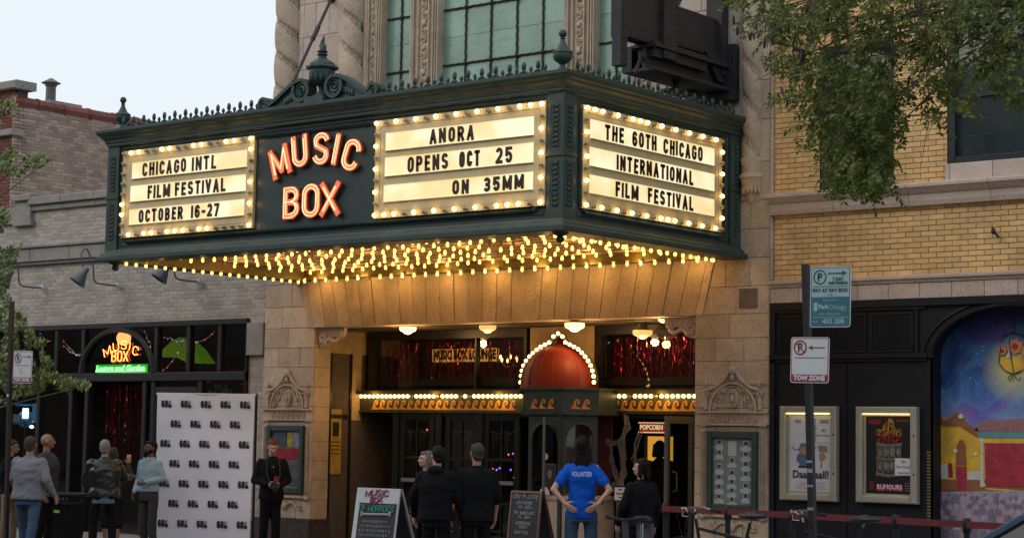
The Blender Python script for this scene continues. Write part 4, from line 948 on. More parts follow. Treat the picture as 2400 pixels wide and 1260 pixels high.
b = MB(); x = XX(1322, .55); b.tube([(x, .1, 0), (x, .1, 2.02)], .02, 8); part(b, 'steel_jamb', SV, ent, True)
# lobby behind the doors
lob = MB(); lob.box(EL - 1.3, ER + 1, 5.4, 5.5, 0, ZL); lob.box(ER + 1, ER + 1.1, 1.2, 5.5, 0, ZL); lob.box(EL - 1.3, ER + 1, YB + .1, 5.5, 2.5, 2.6); part(lob, 'lobby', mat('dark_lobby', (.018, .014, .012), .8, .3, 2), ent)
def tinyl(px, py, k):
    b = MB(); b.ell(W(px, py, YB + .35), .014, 6, 4); return part(b, 'bulb', tiny[k], tls)
tls = thing('lobby_string_lights', 'red and violet string lights behind the left theatre doors', 'string lights', W(1150, 1070, YB + .35))
b = MB(); b.tube([W(1140, 1095, YB + .37), W(1165, 1102, YB + .37), W(1200, 1098, YB + .37), W(1215, 1055, YB + .37)], .004, 4); part(b, 'wire', BLACKM, tls)
for (px, py, k) in ((1155, 1098, 0), (1164, 1100, 3), (1197, 1100, 3), (1202, 1062, 3), (1192, 1064, 0), (1205, 1118, 0), (1001, 1006, 0), (1012, 1007, 0), (1171, 1096, 1)): tinyl(px, py, k)
# yellow poster stand in the side bay, dark planter
ys = thing('yellow_poster', 'yellow film poster hanging in the dark side bay of the entrance', 'poster', (EL - .02, .7, 1.1)); z0_, z1_ = WX(785, 1110, EL - .0).z, WX(785, 958, EL - .0).z; ya, yb_ = .38, WX(800, 1000, EL).y
b = MB(); b.box(EL - .02, EL + .005, ya, yb_, z0_, z1_); part(b, 'sheet', mat('yellow_print', (.42, .27, .04), .6, .25, 9), ys)
b = MB(); yy_ = (ya + yb_) / 2; b.box(EL + .006, EL + .009, yy_ - .07, yy_ + .07, z1_ - .42, z1_ - .2)
part(b, 'figures', BLACKM, ys); b = MB()
for k in range(4): b.box(EL + .006, EL + .009, yy_ - .10, yy_ + .09, z1_ - .52 - k * .06, z1_ - .50 - k * .06)
part(b, 'lettering', mat('brown_ink', (.12, .05, .02), .7), ys)
# popcorn sign and lit concession inside the open doorway
a = W(1519, 1009, 2.2); d = W(1556, 993, 2.2); t = thing('popcorn_sign', 'small lit red sign reading POPCORN inside the doorway', 'sign', a); x0_ = a.x - .16
b = MB(); b.box(x0_, d.x, 2.2, 2.24, a.z, d.z); part(b, 'lightbox', mat('red_lightbox', (.4, .02, .02), .5, 0, emit=(.6, .03, .02), es=.3), t)
part(text_mb('POPCORN', .1, T(((x0_ + d.x) / 2, 2.197, (a.z + d.z) / 2)), .004, width=(d.x - x0_) * .92), 'lettering', mat('lit_white', (.9, .9, .8), .5, 0, emit=(1, .9, .7), es=.5), t)
b = MB(); b.box(x0_ - .01, d.x + .01, 2.19, 2.2, a.z - .03, a.z - .01); b.box(x0_ - .01, d.x + .01, 2.19, 2.2, d.z + .01, d.z + .025); part(b, 'trim', mat('amber_trim', (.6, .4, .1), .5, 0, emit=(1, .5, .1), es=.8), t)
a = W(1510, 1170, 2.6); d = W(1556, 1022, 2.6); t = thing('concession_cabinet', 'glowing amber popcorn cabinet seen through the doorway', 'cabinet', a)
b = MB(); b.box(a.x - .1, d.x + .1, 2.6, 2.7, a.z, d.z); part(b, 'lit_back', mat('amber_lit_back', (.6, .4, .1), .6, .5, 7, emit=(1, .48, .05), es=.55), t)
b = MB(); b.box(a.x - .1, d.x + .1, 2.3, 2.6, 0, a.z + .1); b.box(a.x - .12, a.x + .06, 2.5, 2.59, a.z, d.z + .02); part(b, 'counter', BLACKM, t)
# gauze halloween drape in the doorway
gz = MB(); 
for (pts, r) in ((((1466, 975), (1470, 1000), (1455, 1030), (1460, 1070), (1462, 1110), (1455, 1140)), .045), (((1427, 1030), (1432, 1080), (1440, 1110), (1452, 1140)), .03), (((1450, 1035), (1432, 1040), (1425, 1034)), .03), (((1440, 1130), (1452, 1180), (1448, 1240), (1450, 1300)), .05), (((1500, 1010), (1490, 1040), (1484, 1080)), .025)):
    for k in range(5): gz.tube([W(px + R_.uniform(-7, 7), py + R_.uniform(-6, 6), .9 + R_.uniform(-.04, .04)) for px, py in pts], r * R_.uniform(.15, .5), 5, r2=r * .6, flat=.2)
o = part(gz, 'hanging_gauze', mat('pale_gauze', (.15, .14, .135), .95, .4, 30), None); tag(o, 'torn pale gauze decoration hanging in the open theatre doorway', 'decoration')
a = W(1438, 1174, .3); d = W(1470, 1138, .3); t = thing('notice_stand', 'white framed notice on a stand in the theatre doorway', 'notice', (a.x, .3, 0))
b = MB(); b.box(a.x, d.x, .3, .32, a.z, d.z); part(b, 'frame', BLACK, t); b = MB(); b.box(a.x + .02, d.x - .02, .294, .3, a.z + .02, d.z - .02); part(b, 'sheet', paper, t)
b = MB(); x = (a.x + d.x) / 2
for (zz_, w) in ((d.z - .05, .03), ((a.z + d.z) / 2, .065), (a.z + .06, .02)): b.box(x - w, x + w, .291, .294, zz_ - .008, zz_ + .008)
part(b, 'print', BLACKM, t); b = MB(); b.tube([(x, .32, 0), (x, .32, a.z)], .015, 6); b.lathe([(.15, 0), (.14, .02)], (x, .32, 0), 12); part(b, 'stand', BLACK, t)
# ================================================================ marquee
MX0, MX1, MY, MZ0, MZ1 = -20.97, -12.96, -3.90, 4.08, 5.93
mq = thing('theater_marquee', 'dark green cast iron marquee with lit letter boards and bulbs over the theatre entrance', 'marquee', ((MX0 + MX1) / 2, -2, MZ0))
mxm = (MX0 + MX1) / 2
def sweep(path, prof, nm, m, closed=True, smooth=False):
    P = [Vector(p) for p in path]; n = len(prof); k = len(P); vs = []
    for i in range(k):
        a = (P[i] - P[i - 1]).normalized() if i else (P[1] - P[0]).normalized(); b = (P[i + 1] - P[i]).normalized() if i < k - 1 else (P[-1] - P[-2]).normalized()
        na = Vector((a.y, -a.x)); nb = Vector((b.y, -b.x)); m_ = (na + nb).normalized(); s = 1 / max(.3, m_.dot(na))
        for o, z in prof: vs.append((P[i].x + m_.x * o * s, P[i].y + m_.y * o * s, z))
    fs = []
    for i in range(k - 1):
        for j in range(n): fs.append((i * n + j, (i + 1) * n + j, (i + 1) * n + (j + 1) % n, i * n + (j + 1) % n))
    fs += [tuple(range(n)), tuple(range(k * n - 1, (k - 1) * n - 1, -1))]
    b = MB(); b.add(vs, fs); return part(b, nm, m, mq, smooth)
path = [(MX0, -.01), (MX0, MY), (MX1, MY), (MX1, -.01)]
sweep(path, [(-.1, 5.70), (.0, 5.70), (.015, 5.715), (.03, 5.72), (.03, 5.745), (.045, 5.755), (.05, 5.79), (.085, 5.82), (.09, 5.845), (.12, 5.86), (.14, 5.895), (.14, 5.93), (.11, 5.94), (-.1, 5.94)], 'cornice', GREEN)
sweep(path, [(-.25, 4.08), (.10, 4.08), (.11, 4.09), (.11, 4.14), (.06, 4.165), (.055, 4.19), (.02, 4.215), (.015, 4.24), (-.02, 4.245), (-.25, 4.245)], 'bottom_moulding', GREEN)
b = MB(); b.box(MX0 + .03, MX1 - .03, MY + .03, -.02, 5.72, 5.76); part(b, 'roof', GREEN2, mq)
for (a_, e_, c_, d_) in ((MX0 + .02, MX1 - .02, MY + .02, MY + .06), (MX0 + .02, MX0 + .06, MY + .061, -.02), (MX1 - .06, MX1 - .02, MY + .061, -.02)):
    b = MB(); b.box(a_, e_, c_, d_, 4.24, 5.71); part(b, 'side_panel', GREEN2, mq)
MF = T((0, MY + .02, 0)); MS = T((MX1 - .02, 0, 0)) @ RZ(pi / 2)          # local XZ on the front and on the right end
# second small bead line under the cornice
def beads(M_, u0, u1, z, st=.03, r=.011):
    b = MB(); u = u0
    while u < u1: b.ell(M_ @ Vector((u, -.012, z)), r, 5, 4); u += st
    part(b, 'bead_moulding', GREEN, mq, True, kind='stuff')
beads(T((0, MY - .02, 0)), MX0, MX1, 5.71); beads(T((MX1 + .02, 0, 0)) @ RZ(pi / 2), MY, -.05, 5.71)
# corner posts with leaf relief
def post(x, y, w=.24):
    b = MB(); b.box(x - w / 2, x + w / 2, y - w / 2, y + w / 2, 4.245, 5.70); b.box(x - w / 2 - .015, x + w / 2 + .015, y - w / 2 - .015, y + w / 2 + .015, 4.96, 4.99)
    part(b, 'corner_post', GREEN, mq)
    b = MB()
    for M_ in (T((x, y - w / 2, 0)), T((x + w / 2, y, 0)) @ RZ(pi / 2)):
        for (za, zb_) in ((4.36, 4.9), (5.05, 5.56)):
            for e in (-.065, .065): b.tube([M_ @ Vector((e, 0, za)), M_ @ Vector((e, 0, zb_))], .006, 4)
            n = 9
            for k in range(n):
                z = za + (zb_ - za) * (k + .5) / n
                for s in (-1, 1): b.ell(M_ @ Vector((s * .024, -.004, z)), (.02, .02, .013), 6, 4); b.ell(M_ @ Vector((s * .042, -.002, z + .025)), (.012, .012, .016), 5, 4)
                b.ell(M_ @ Vector((0, -.006, z)), (.010, .010, .022), 5, 4)
    part(b, 'leaf_relief', GREEN, mq, True)
PW = .24; post(MX1 - .11, MY + .11); post(MX0 + .11, MY + .11); post(MX1 - .11, -.16)
# rope mouldings
def rope(M_, u0, u1, z0, z1, ch=.09, r=.026):
    P = [(u0 + ch, z0), (u1 - ch, z0), (u1, z0 + ch), (u1, z1 - ch), (u1 - ch, z1), (u0 + ch, z1), (u0, z1 - ch), (u0, z0 + ch), (u0 + ch, z0)]
    b = MB()
    for (a, c_) in zip(P[:-1], P[1:]):
        a = Vector((a[0], -.012, a[1])); c_ = Vector((c_[0], -.012, c_[1])); L = (c_ - a).length; d = (c_ - a).normalized(); n = int(L / .024)
        pr = Vector((-d.z, 0, d.x))
        for k in range(n):
            p = a + d * (L * (k + .5) / n); b.tube([M_ @ (p - pr * r - d * .012), M_ @ (p - pr * r * .4 + Vector((0, -r * .8, 0)) - d * .005), M_ @ (p + pr * r * .4 + Vector((0, -r * .8, 0)) + d * .005), M_ @ (p + pr * r + d * .012)], .0095, 4)
    part(b, 'rope_moulding', GREEN, mq, True, kind='stuff')
    b = MB(); off = .05; Q = [(u0 - off, z0 - off), (u1 + off, z0 - off), (u1 + off, z1 + off), (u0 - off, z1 + off)]
    for (a, c_) in zip(Q, Q[1:] + Q[:1]): b.tube([M_ @ Vector((a[0], 0, a[1])), M_ @ Vector((c_[0], 0, c_[1]))], .012, 4)
    part(b, 'frame_moulding', GREEN, mq)
rope(MF, MX0 + .34, MX1 - .34, 4.345, 5.60); rope(MS, MY + .34, -.38, 4.345, 5.60)
# letter boards
rl = random.Random(3)
LIT = mat('lit_letter_panel', (.42, .39, .30), .5, .04, 1.5, emit=(1, .84, .46), es=.90)
_t = LIT.node_tree; _n = _t.nodes; _nz = _n.new('ShaderNodeTexNoise'); _nz.inputs['Scale'].default_value = 2.2; _nz.inputs['Detail'].default_value = 2; _g = _n.new('ShaderNodeNewGeometry'); _t.links.new(_g.outputs['Position'], _nz.inputs['Vector'])
_c = _n.new('ShaderNodeValToRGB'); _c.color_ramp.elements[0].position = .36; _c.color_ramp.elements[0].color = (.86, .64, .26, 1); _c.color_ramp.elements[1].position = .62; _c.color_ramp.elements[1].color = (1, .90, .58, 1)
_t.links.new(_nz.outputs[0], _c.inputs[0]); _t.links.new(_c.outputs[0], _n['Principled BSDF'].inputs['Emission Color'])
LET = mat('dark_brown_letter', (.035, .014, .006), .4, .1)
bl = bpy.data.meshes.new('bulb'); q = MB(); q.ell((0, -.024, 0), (.027, .030, .027), 8, 6); bl.from_pydata(q.v, [], q.f); bl.materials.append(BULB); bl.shade_smooth(); blo = bl.copy(); blo.materials[0] = BOFF
sk = bpy.data.meshes.new('socket'); q = MB(); q.lathe([(.03, 0), (.03, .006), (.02, .008)], (0, 0, 0), 10, RX(pi / 2)); sk.from_pydata(q.v, [], q.f); sk.materials.append(CREAM)
def board(side, corners, strips, words, lit):
    """corners px (tl, tr, br, bl); strips px (tl, tr, br, bl); words (text, px0, px1, strip)"""
    M0 = MF if not side else MS; off = -.045
    def uv(px, py):
        if not side: p = W(px, py, MY + .02 + off); return p.x, p.z
        p = WX(px, py, MX1 - .02 - off); return p.y, p.z
    cs = [uv(*c_) for c_ in corners]; u0 = (cs[0][0] + cs[3][0]) / 2; u1 = (cs[1][0] + cs[2][0]) / 2; z1 = (cs[0][1] + cs[1][1]) / 2; z0 = (cs[2][1] + cs[3][1]) / 2
    f = MB(); f.box(u0, u1, off, -.002, z0, z1); f.xf(M0); bd = part(f, 'letter_board', CREAM, mq)
    f = MB(); bw = .075                                # thin inner trim line
    for (a, e, c_, d_) in ((u0 + bw, u1 - bw, z0 + bw, z0 + bw + .006), (u0 + bw, u1 - bw, z1 - bw - .006, z1 - bw), (u0 + bw, u0 + bw + .006, z0 + bw + .007, z1 - bw - .007), (u1 - bw - .006, u1 - bw, z0 + bw + .007, z1 - bw - .007)):
        f.box(a, e, off - .006, off - .0005, c_, d_)
    f.xf(M0); part(f, 'trim', CREAM, bd); sz = []
    for s in strips:
        c4 = [uv(*c_) for c_ in s]; a = (c4[0][0] + c4[3][0]) / 2; e = (c4[1][0] + c4[2][0]) / 2; t_ = (c4[0][1] + c4[1][1]) / 2; bt = (c4[2][1] + c4[3][1]) / 2
        f = MB(); f.box(a, e, off - .004, off - .001, bt, t_); f.xf(M0); part(f, 'lit_panel', LIT, bd)
        f = MB(); f.box(a, e, off - .022, off - .0045, t_, t_ + .008); f.box(a, e, off - .022, off - .0045, bt - .008, bt); f.xf(M0); part(f, 'letter_rail', CREAM, bd)
        sz.append((bt, t_))
    for txt, p0, p1, si in words:
        bt, t_ = sz[si]; py = sum(c_[1] for c_ in strips[si]) / 4; a = uv(p0, py)[0]; e = uv(p1, py)[0]; h = (t_ - bt) * .82; zc_ = bt + (t_ - bt) * .08
        tot = sum(G[c_][0] for c_ in txt) + .38 * (len(txt) - 1); u = (e - a) / tot; x = a
        for c_ in txt:
            w = max(G[c_][0] * u, .040); f = MB(); glyph(f, c_, w, h, .040, off - .016, off - .010, M0 @ T((x - (w - G[c_][0] * u) / 2, 0, zc_ + rl.uniform(-.003, .003))) @ RY(rl.gauss(0, .014))); part(f, 'letter', LET, bd)
            x += (G[c_][0] + .38) * u
    n1 = int(round((u1 - u0 - .06) / .158)); n2 = int(round((z1 - z0 - .06) / .15)); i = 0; ins = .037
    seq = [(u0 + ins + (u1 - u0 - 2 * ins) * k / n1, z1 - ins) for k in range(n1)] + [(u1 - ins, z1 - ins - (z1 - z0 - 2 * ins) * k / n2) for k in range(n2)] + \
          [(u1 - ins - (u1 - u0 - 2 * ins) * k / n1, z0 + ins) for k in range(n1)] + [(u0 + ins, z0 + ins + (z1 - z0 - 2 * ins) * k / n2) for k in range(n2)]
    for i, (u, z) in enumerate(seq):
        on_ = lit(i, len(seq), n1, n2); p = M0 @ Vector((u, off - .001, z)); rot = RZ(pi / 2).to_euler() if side else (0, 0, 0)
        s_ = lnk('socket', sk, bd, p); s_.rotation_euler = rot; o = lnk('bulb', bl if on_ else blo, bd, p + (Vector((0, -.006, 0)) if not side else Vector((.006, 0, 0)))); o.rotation_euler = rot
board(0, [(292, 353), (600, 320), (588, 533), (280, 559)], [[(311, 381), (580, 351), (578, 391), (309, 420)], [(307, 436), (577, 408), (575, 448), (305, 473)], [(304, 491), (573, 466), (572, 505), (302, 527)]],
      [('CHICAGO', 336, 438, 0), ('INTL', 452, 508, 0), ('FILM', 348, 400, 1), ('FESTIVAL', 412, 530, 1), ('OCTOBER', 327, 430, 2), ('16-27', 450, 515, 2)], lambda i, n, a, c_: (i % 4 in (1, 2)) if i < a else rl.random() < .5)
board(0, [(882, 284), (1279, 236), (1276, 483), (875, 511)], [[(905, 313), (1252, 271), (1251, 316), (904, 354)], [(903, 370), (1251, 333), (1250, 379), (902, 415)], [(900, 434), (1250, 402), (1249, 442), (899, 476)]],
      [('ANORA', 1009, 1112, 0), ('OPENS', 957, 1052, 1), ('OCT', 1078, 1126, 1), ('25', 1163, 1202, 1), ('ON', 1062, 1100, 2), ('35MM', 1135, 1229, 2)], lambda i, n, a, c_: i % 2 == 0 or rl.random() < .18)
board(1, [(1368, 240), (1692, 330), (1692, 545), (1364, 487)], [[(1383, 277), (1674, 350), (1674, 391), (1383, 322)], [(1382, 341), (1674, 411), (1674, 451), (1381, 386)], [(1381, 406), (1674, 470), (1674, 510), (1381, 450)]],
      [('THE', 1416, 1460, 0), ('60TH', 1480, 1537, 0), ('CHICAGO', 1553, 1645, 0), ('INTERNATIONAL', 1444, 1623, 1), ('FILM', 1441, 1494, 2), ('FESTIVAL', 1517, 1623, 2)], lambda i, n, a, c_: i % 2 == 0 or rl.random() < .1)
# channel letters of the name
NF = mat('orange_channel_letter', (.62, .13, .05), .45, .2, 12, emit=(1, .20, .08), es=.62); NT = mat('hot_orange_neon', (1, .6, .4), .3, 0, emit=(1, .42, .20), es=1.6)  # face paint emits a little, in place of tube glow falling on it
NS = mat('channel_letter_return', (.35, .08, .04), .5, .1)
for ch, px, py, w, h, rot in (('M', 656, 379, .36, .42, 17), ('U', 703, 354, .29, .43, 7), ('S', 753, 348, .29, .43, -4), ('I', 788, 350, .12, .42, -13), ('C', 824, 363, .30, .42, -20), ('B', 683, 475, .30, .43, 0), ('O', 729, 470, .32, .45, 0), ('X', 773, 466, .34, .43, 0)):
    yl = MY - .04; p = W(px, py, yl); M_ = T((p.x, yl, p.z)) @ RY(radians(-rot)) @ T((-w / 2, 0, -h / 2)); b = MB(); glyph(b, ch, w, h, .088, 0, .038, M_)
    L = part(b, 'channel_letter', NS, mq); b = MB(); glyph(b, ch, w - .012, h - .012, .076, -.003, -.0005, M_ @ T((.006, 0, .006))); part(b, 'face', NF, L)
    b = MB()
    for s in G[ch][1]:
        for d in (-.020, .020):
            ww, hh = w - .088 + 2 * d, h - .088 + 2 * d
            pts = [(.044 - d + x * ww, .044 - d + z * hh) for x, z in s] if ch not in 'I' else [(w / 2 + d, .03), (w / 2 + d, h - .03)]
            if ch in 'XM' and d > 0: continue
            b.tube([M_ @ Vector((x, -.014, z)) for x, z in pts], .0085 if ch not in 'XM' else .013, 5)
    part(b, 'neon_tube', NT, L, True)
# cresting
def crest_mesh(big):
    b = MB(); h = .135 if big else .085; w = .036 if big else .026
    b.ell((0, 0, h * .62), (w, .018, h * .42), 8, 6); b.ell((0, 0, h * .2), (w * .6, .016, h * .25), 6, 4)
    if big: b.ell((0, -.012, h * .62), (w * .5, .015, h * .3), 6, 4)
    me = bpy.data.meshes.new('crest_leaf'); me.from_pydata(b.v, [], b.f); me.materials.append(GREEN); me.shade_smooth(); return me
cbig, csm = crest_mesh(True), crest_mesh(False)
def crest(M_, u0, u1):
    b = MB(); n = int((u1 - u0) / .104); P = []
    for i in range(n + 1):
        u = u0 + (u1 - u0) * i / n; p = M_ @ Vector((u, 0, 5.965 if i % 2 else 5.975)); o = lnk('crest_leaf', cbig if i % 2 == 0 else csm, mq, p); o.rotation_euler = M_.to_euler()
    k = (u1 - u0) / n
    b.tube([M_ @ Vector((u0 + k * i / 6, 0, 5.972 + .020 * cos(pi * i / 6))) for i in range(6 * n + 1)], .020, 5)
    b.box(0, 0, 0, 0, 0, 0) if 0 else None
    f = MB(); f.box(u0 - .03, u1 + .03, -.03, .03, 5.94, 5.965); f.xf(M_); b.add(f.v, f.f); part(b, 'cresting_rail', GREEN, mq, True)
CF = T((0, MY + .03, 0)); CS = T((MX1 - .03, 0, 0)) @ RZ(pi / 2)
us0, us1 = W(632, 232, MY).x, W(872, 205, MY).x; uu = W(742, 222, MY).x
crest(CF, MX0 + .25, us0 - .05); crest(CF, us1 + .05, MX1 - .3); crest(CS, MY + .3, -.15); crest(T((MX0 + .03, 0, 0)) @ RZ(pi / 2), MY + .3, -.15)
def finial(x, y, z, s=1.):
    b = MB(); b.lathe([(.11, 0), (.11, .03), (.05, .055), (.03, .10), (.045, .115), (.10, .155), (.115, .20), (.112, .23), (.12, .24), (.115, .26), (.07, .29), (.035, .36), (.025, .40), (.035, .41), (.02, .425)], (x, y, z), 18, Matrix.Diagonal((s, s, s, 1)))
    b.ell((x, y, z + .47 * s), .05 * s, 10, 7); part(b, 'ball_finial', GREEN, mq, True)
finial(MX1 - .12, MY + .12, 5.94, 1.0); finial(MX0 + .12, MY + .12, 5.94, .95)
for x in (MX1 - .1, MX0 + .1):
    b = MB(); b.lathe([(.02, -.12), (.045, -.10), (.055, -.07), (.03, -.045), (.09, -.02), (.10, 0)], (x, MY + .1, 4.08), 14); part(b, 'drop_finial', GREEN, mq, True)
# urn with flame between two scrolls
b = MB(); uz = 5.94
b.box(uu - .17, uu + .17, MY - .06, MY + .24, uz, uz + .09); yc = MY + .09
b.lathe([(.12, .09), (.12, .11), (.06, .14), (.035, .19), (.045, .23), (.10, .26), (.155, .33), (.17, .41), (.165, .45), (.195, .46), (.20, .48), (.17, .50), (.165, .53), (.10, .575), (.06, .60), (.05, .63), (.075, .645), (.05, .66), (.055, .675), (.075, .69), (.05, .70)], (uu, yc, uz), 22)
for k in range(14): a = 2 * pi * k / 14; b.ell((uu + .148 * cos(a), yc + .148 * sin(a), uz + .35), (.022, .022, .075), 6, 5)
for k in range(8): a = 2 * pi * k / 8; b.ell((uu + .185 * cos(a), yc + .185 * sin(a), uz + .48), .03, 7, 5)
b.tube([(uu + .012 * sin(q * 9), yc, uz + .70 + .2 * q) for q in [i / 10 for i in range(11)]], .048, 7, r2=.006)
b.tube([(uu - .03 + .02 * sin(q * 7), yc, uz + .69 + .12 * q) for q in [i / 8 for i in range(9)]], .03, 6, r2=.004); b.tube([(uu + .035 - .02 * sin(q * 7), yc, uz + .69 + .10 * q) for q in [i / 8 for i in range(9)]], .03, 6, r2=.004)
part(b, 'flaming_urn', GREEN, mq, True)
def scroll(xo, xi, s):                                # xo outer end (small volute), xi inner end (large volute); s=+1 if outer is left
    b = MB(); y0, y1 = MY - .02, MY + .14; n = 40; R = .135; r = .075; cz = uz + .20; cx = xi - s * R; ox = xo + s * r; oz = uz + .085
    def plate(P, w):                                  # ribbon band in XZ extruded in Y
        ribbon(b, P, w, y0, y1, Matrix())
    big = [(cx + s * R * (1 - t / 15) * cos(t), cz + R * (1 - t / 15) * sin(t)) for t in [.35 * i for i in range(int(12 / .35))]]
    # S body from the top of the big volute down to the small one
    body = []
    for i in range(15):
        q = i / 14; x = cx + (ox - s * .0 - cx) * q; z = cz + R - (cz + R - (uz + .045)) * (q * q * (3 - 2 * q)); body.append((x, z))
    plate(body, .045); plate([(cx + s * R * cos(t), cz + R * sin(t)) for t in [pi / 2 - i * .25 for i in range(22)]][:], .045)
    plate([(ox + s * -r * cos(t), oz + r * sin(t)) for t in [-pi / 2 - i * .3 * -1 for i in range(18)]], .035)
    f = [(x, z) for x, z in body] + [(ox, uz), (cx, uz)]; b.prism(f if s < 0 else f[::-1], y0 + .05, y1 - .03)
    b.prism([(cx + R * cos(2 * pi * i / 20), cz + R * sin(2 * pi * i / 20)) for i in range(20)], y0 + .04, y1 - .03)
    b.prism([(ox + r * cos(2 * pi * i / 16), oz + r * sin(2 * pi * i / 16)) for i in range(16)], y0 + .03, y1 - .03)
    b.tube([(cx + s * (R - .03) * (1 - t / 14) * cos(t), y0 + .03, cz + (R - .03) * (1 - t / 14) * sin(t)) for t in [.4 * i for i in range(32)]], .015, 5)
    b.tube([(ox + (r - .02) * (1 - t / 14) * cos(t), y0 + .02, oz + (r - .02) * (1 - t / 14) * sin(t)) for t in [.5 * i for i in range(24)]], .010, 5)
    for k in range(5): b.ell((cx - s * (.10 + .05 * k), y0 + .04, uz + .16 - .018 * k), (.03, .015, .05), 6, 5)
    b.box(min(xo, xi), max(xo, xi), y0, y1, uz, uz + .03)
    part(b, 'scroll_crest', GREEN, mq, True)
scroll(W(608, 232, MY).x, W(722, 222, MY).x, 1); scroll(W(884, 205, MY).x, W(764, 222, MY).x, -1)
# tie rods to the facade
for (p, q) in (((687, 192), (778, -6)), ((1487, 172), (1536, 60))):
    a = W(p[0], p[1], MY + 1.2); e = W(q[0], q[1], -.02); a.z = max(a.z, 5.7); b = MB(); b.tube([a, e], .024, 8); m3 = a.lerp(e, .5); b.tube([a.lerp(e, .47), a.lerp(e, .62)], .036, 8); b.ell(e, .09, 8, 6); part(b, 'tie_rod', STEEL, mq, True)
# soffit
SOF = mat('brown_soffit', (.38, .25, .15), .55, .2, 4, .15, 30)  # base colour lifted to carry the warm glow of the bulbs
b = MB(); b.box(MX0 + .06, MX1 - .06, MY + .06, -.04, 4.235, 4.242); part(b, 'soffit', SOF, mq)
OL2 = mat('olive_gold_trim', (.10, .08, .025), .5, .2, 6)
b = MB(); b.box(MX0 + .26, MX1 - .26, -.20, -.04, 4.10, 4.23); b.box(MX0 + .251, MX0 + .26, MY + .25, -.2, 4.08, 4.23); b.box(MX1 - .26, MX1 - .251, MY + .25, -.2, 4.08, 4.23); part(b, 'soffit_trim', OL2, mq)
bs_ = bpy.data.meshes.new('bulb'); q = MB(); q.lathe([(.001, -.070), (.013, -.066), (.0215, -.050), (.022, -.036), (.014, -.016), (.012, 0)], (0, 0, 0), 8); bs_.from_pydata(q.v, [], q.f); bs_.materials.append(mat('soffit_bulb', (1, .85, .5), .3, 0, emit=(1, .56, .12), es=3.0)); bs_.shade_smooth(); bso_ = bs_.copy(); bso_.materials[0] = BOFF
spots = []; nxs = 33; nys = 8
for j in range(nys):
    for i in range(nxs):
        u = i / (nxs - 1); x = MX0 + .36 + (MX1 - MX0 - .72) * u; y = -.42 - (j / (nys - 1)) * 3.1
        y += .09 * sin(u * 7 * pi) * (.3 + u); x += .03 * sin(j * 1.3)
        if abs(u - .5) < .49 or j % 2: spots.append((x, y, 4.225))
for i in range(34): spots.append((MX0 + .30 + (MX1 - MX0 - .6) * i / 33, -.23, 4.115))
for i in range(20): spots.append((MX0 + .235, -.3 - i * .18, 4.10))
for i in range(20): spots.append((MX1 - .235, -.3 - i * .18, 4.10))
spots.sort(key=lambda p: (Vector(p) - CO).length + (6 if p[1] < -2.9 else 0) + (30 if not (150 < pj(p)[1] < 700) else 0)); rest = MB(); sb = MB(); 
for k, p in enumerate(spots):
    if k < 300: lnk('bulb', bso_ if rl.random() < .06 else bs_, mq, p)
    else: rest.add([(v.co.x + p[0], v.co.y + p[1], v.co.z + p[2]) for v in bs_.vertices], [tuple(f.vertices) for f in bs_.polygons])
    sb.lathe([(.032, -.004), (.032, .012)], p, 8)
for i in range(9):
    for j, (y, e_) in enumerate(((-.30, 4.2), (-1.9, 2.5), (-3.4, 2.5))):
        ld = bpy.data.lights.new('bulb_light', 'POINT'); ld.energy = e_; ld.color = (1, .52, .13); ld.shadow_soft_size = .05; lo_ = bpy.data.objects.new('bulb_light', ld); C.objects.link(lo_); lo_.parent = mq; lo_.location = Vector((MX0 + .6 + (MX1 - MX0 - 1.2) * i / 8, y, 4.09)) - ORG[mq]
part(rest, 'soffit_bulbs', bs_.materials[0], mq, True, kind='stuff'); part(sb, 'sockets', SOCK, mq, kind='stuff')
b = MB()
for j in range(1, 12): y = -.26 - j * .31; b.box(MX0 + .3, MX1 - .3, y - .004, y + .004, 4.225, 4.2345)
part(b, 'soffit_ribs', SOF, mq)
# ================================================================ riveted blade sign frame
bx = -13.35
bs = thing('blade_sign', 'riveted black steel blade sign end projecting above the right end of the marquee', 'sign', (bx, -1.5, 6.0))
def XP(px, py, x=bx + .22): return WX(px, py, x)
yl, yr = XP(1466, 90).y, XP(1690, 60).y; zb1 = XP(1500, 88).z
def bb(nm, x0, x1, y0, y1, z0, z1, rv=True, rs=.13):
    b = MB(); b.box(x0, x1, y0, y1, z0, z1); part(b, nm, STEEL, bs)
    if rv:
        r = MB(); x = x1 + .001
        nz_ = max(1, int((z1 - z0) / rs)); ny_ = max(1, int((y1 - y0) / rs))
        for i in range(nz_ + 1):
            for y in ((y0 + .035, y1 - .035) if y1 - y0 > .2 else ((y0 + y1) / 2 - .03, (y0 + y1) / 2 + .03)): r.ell((x, y, z0 + .03 + (z1 - z0 - .06) * i / nz_), .014, 6, 4)
        if y1 - y0 > .4:
            for i in range(ny_ + 1): r.ell((x, y0 + (y1 - y0) * i / ny_, z0 + .04), .014, 6, 4)
        part(r, 'rivets', STEEL, bs, True)
ya = XP(1466, 90).y; yb1 = XP(1548, 90).y; yc_ = XP(1580, 90).y; yd = XP(1597, 90).y; ye = XP(1688, 90).y
zA = XP(1500, 92).z; zB = XP(1563, 140).z; zC = XP(1640, 118).z; zF = XP(1458, 155).z
bb('plate_box', bx + .0, bx + .2, ya, yb1, zA, 9.2)
bb('front_flange', bx + .12, bx + .25, XP(1450, 90).y, ya - .004, zF, 9.2, True, .16)
bb('vertical_channel', bx + .06, bx + .27, yb1 + .004, yc_, zB, 9.2, True, .11)
bb('plate_box', bx + .02, bx + .16, yd, ye, zC, XP(1600, 14).z)
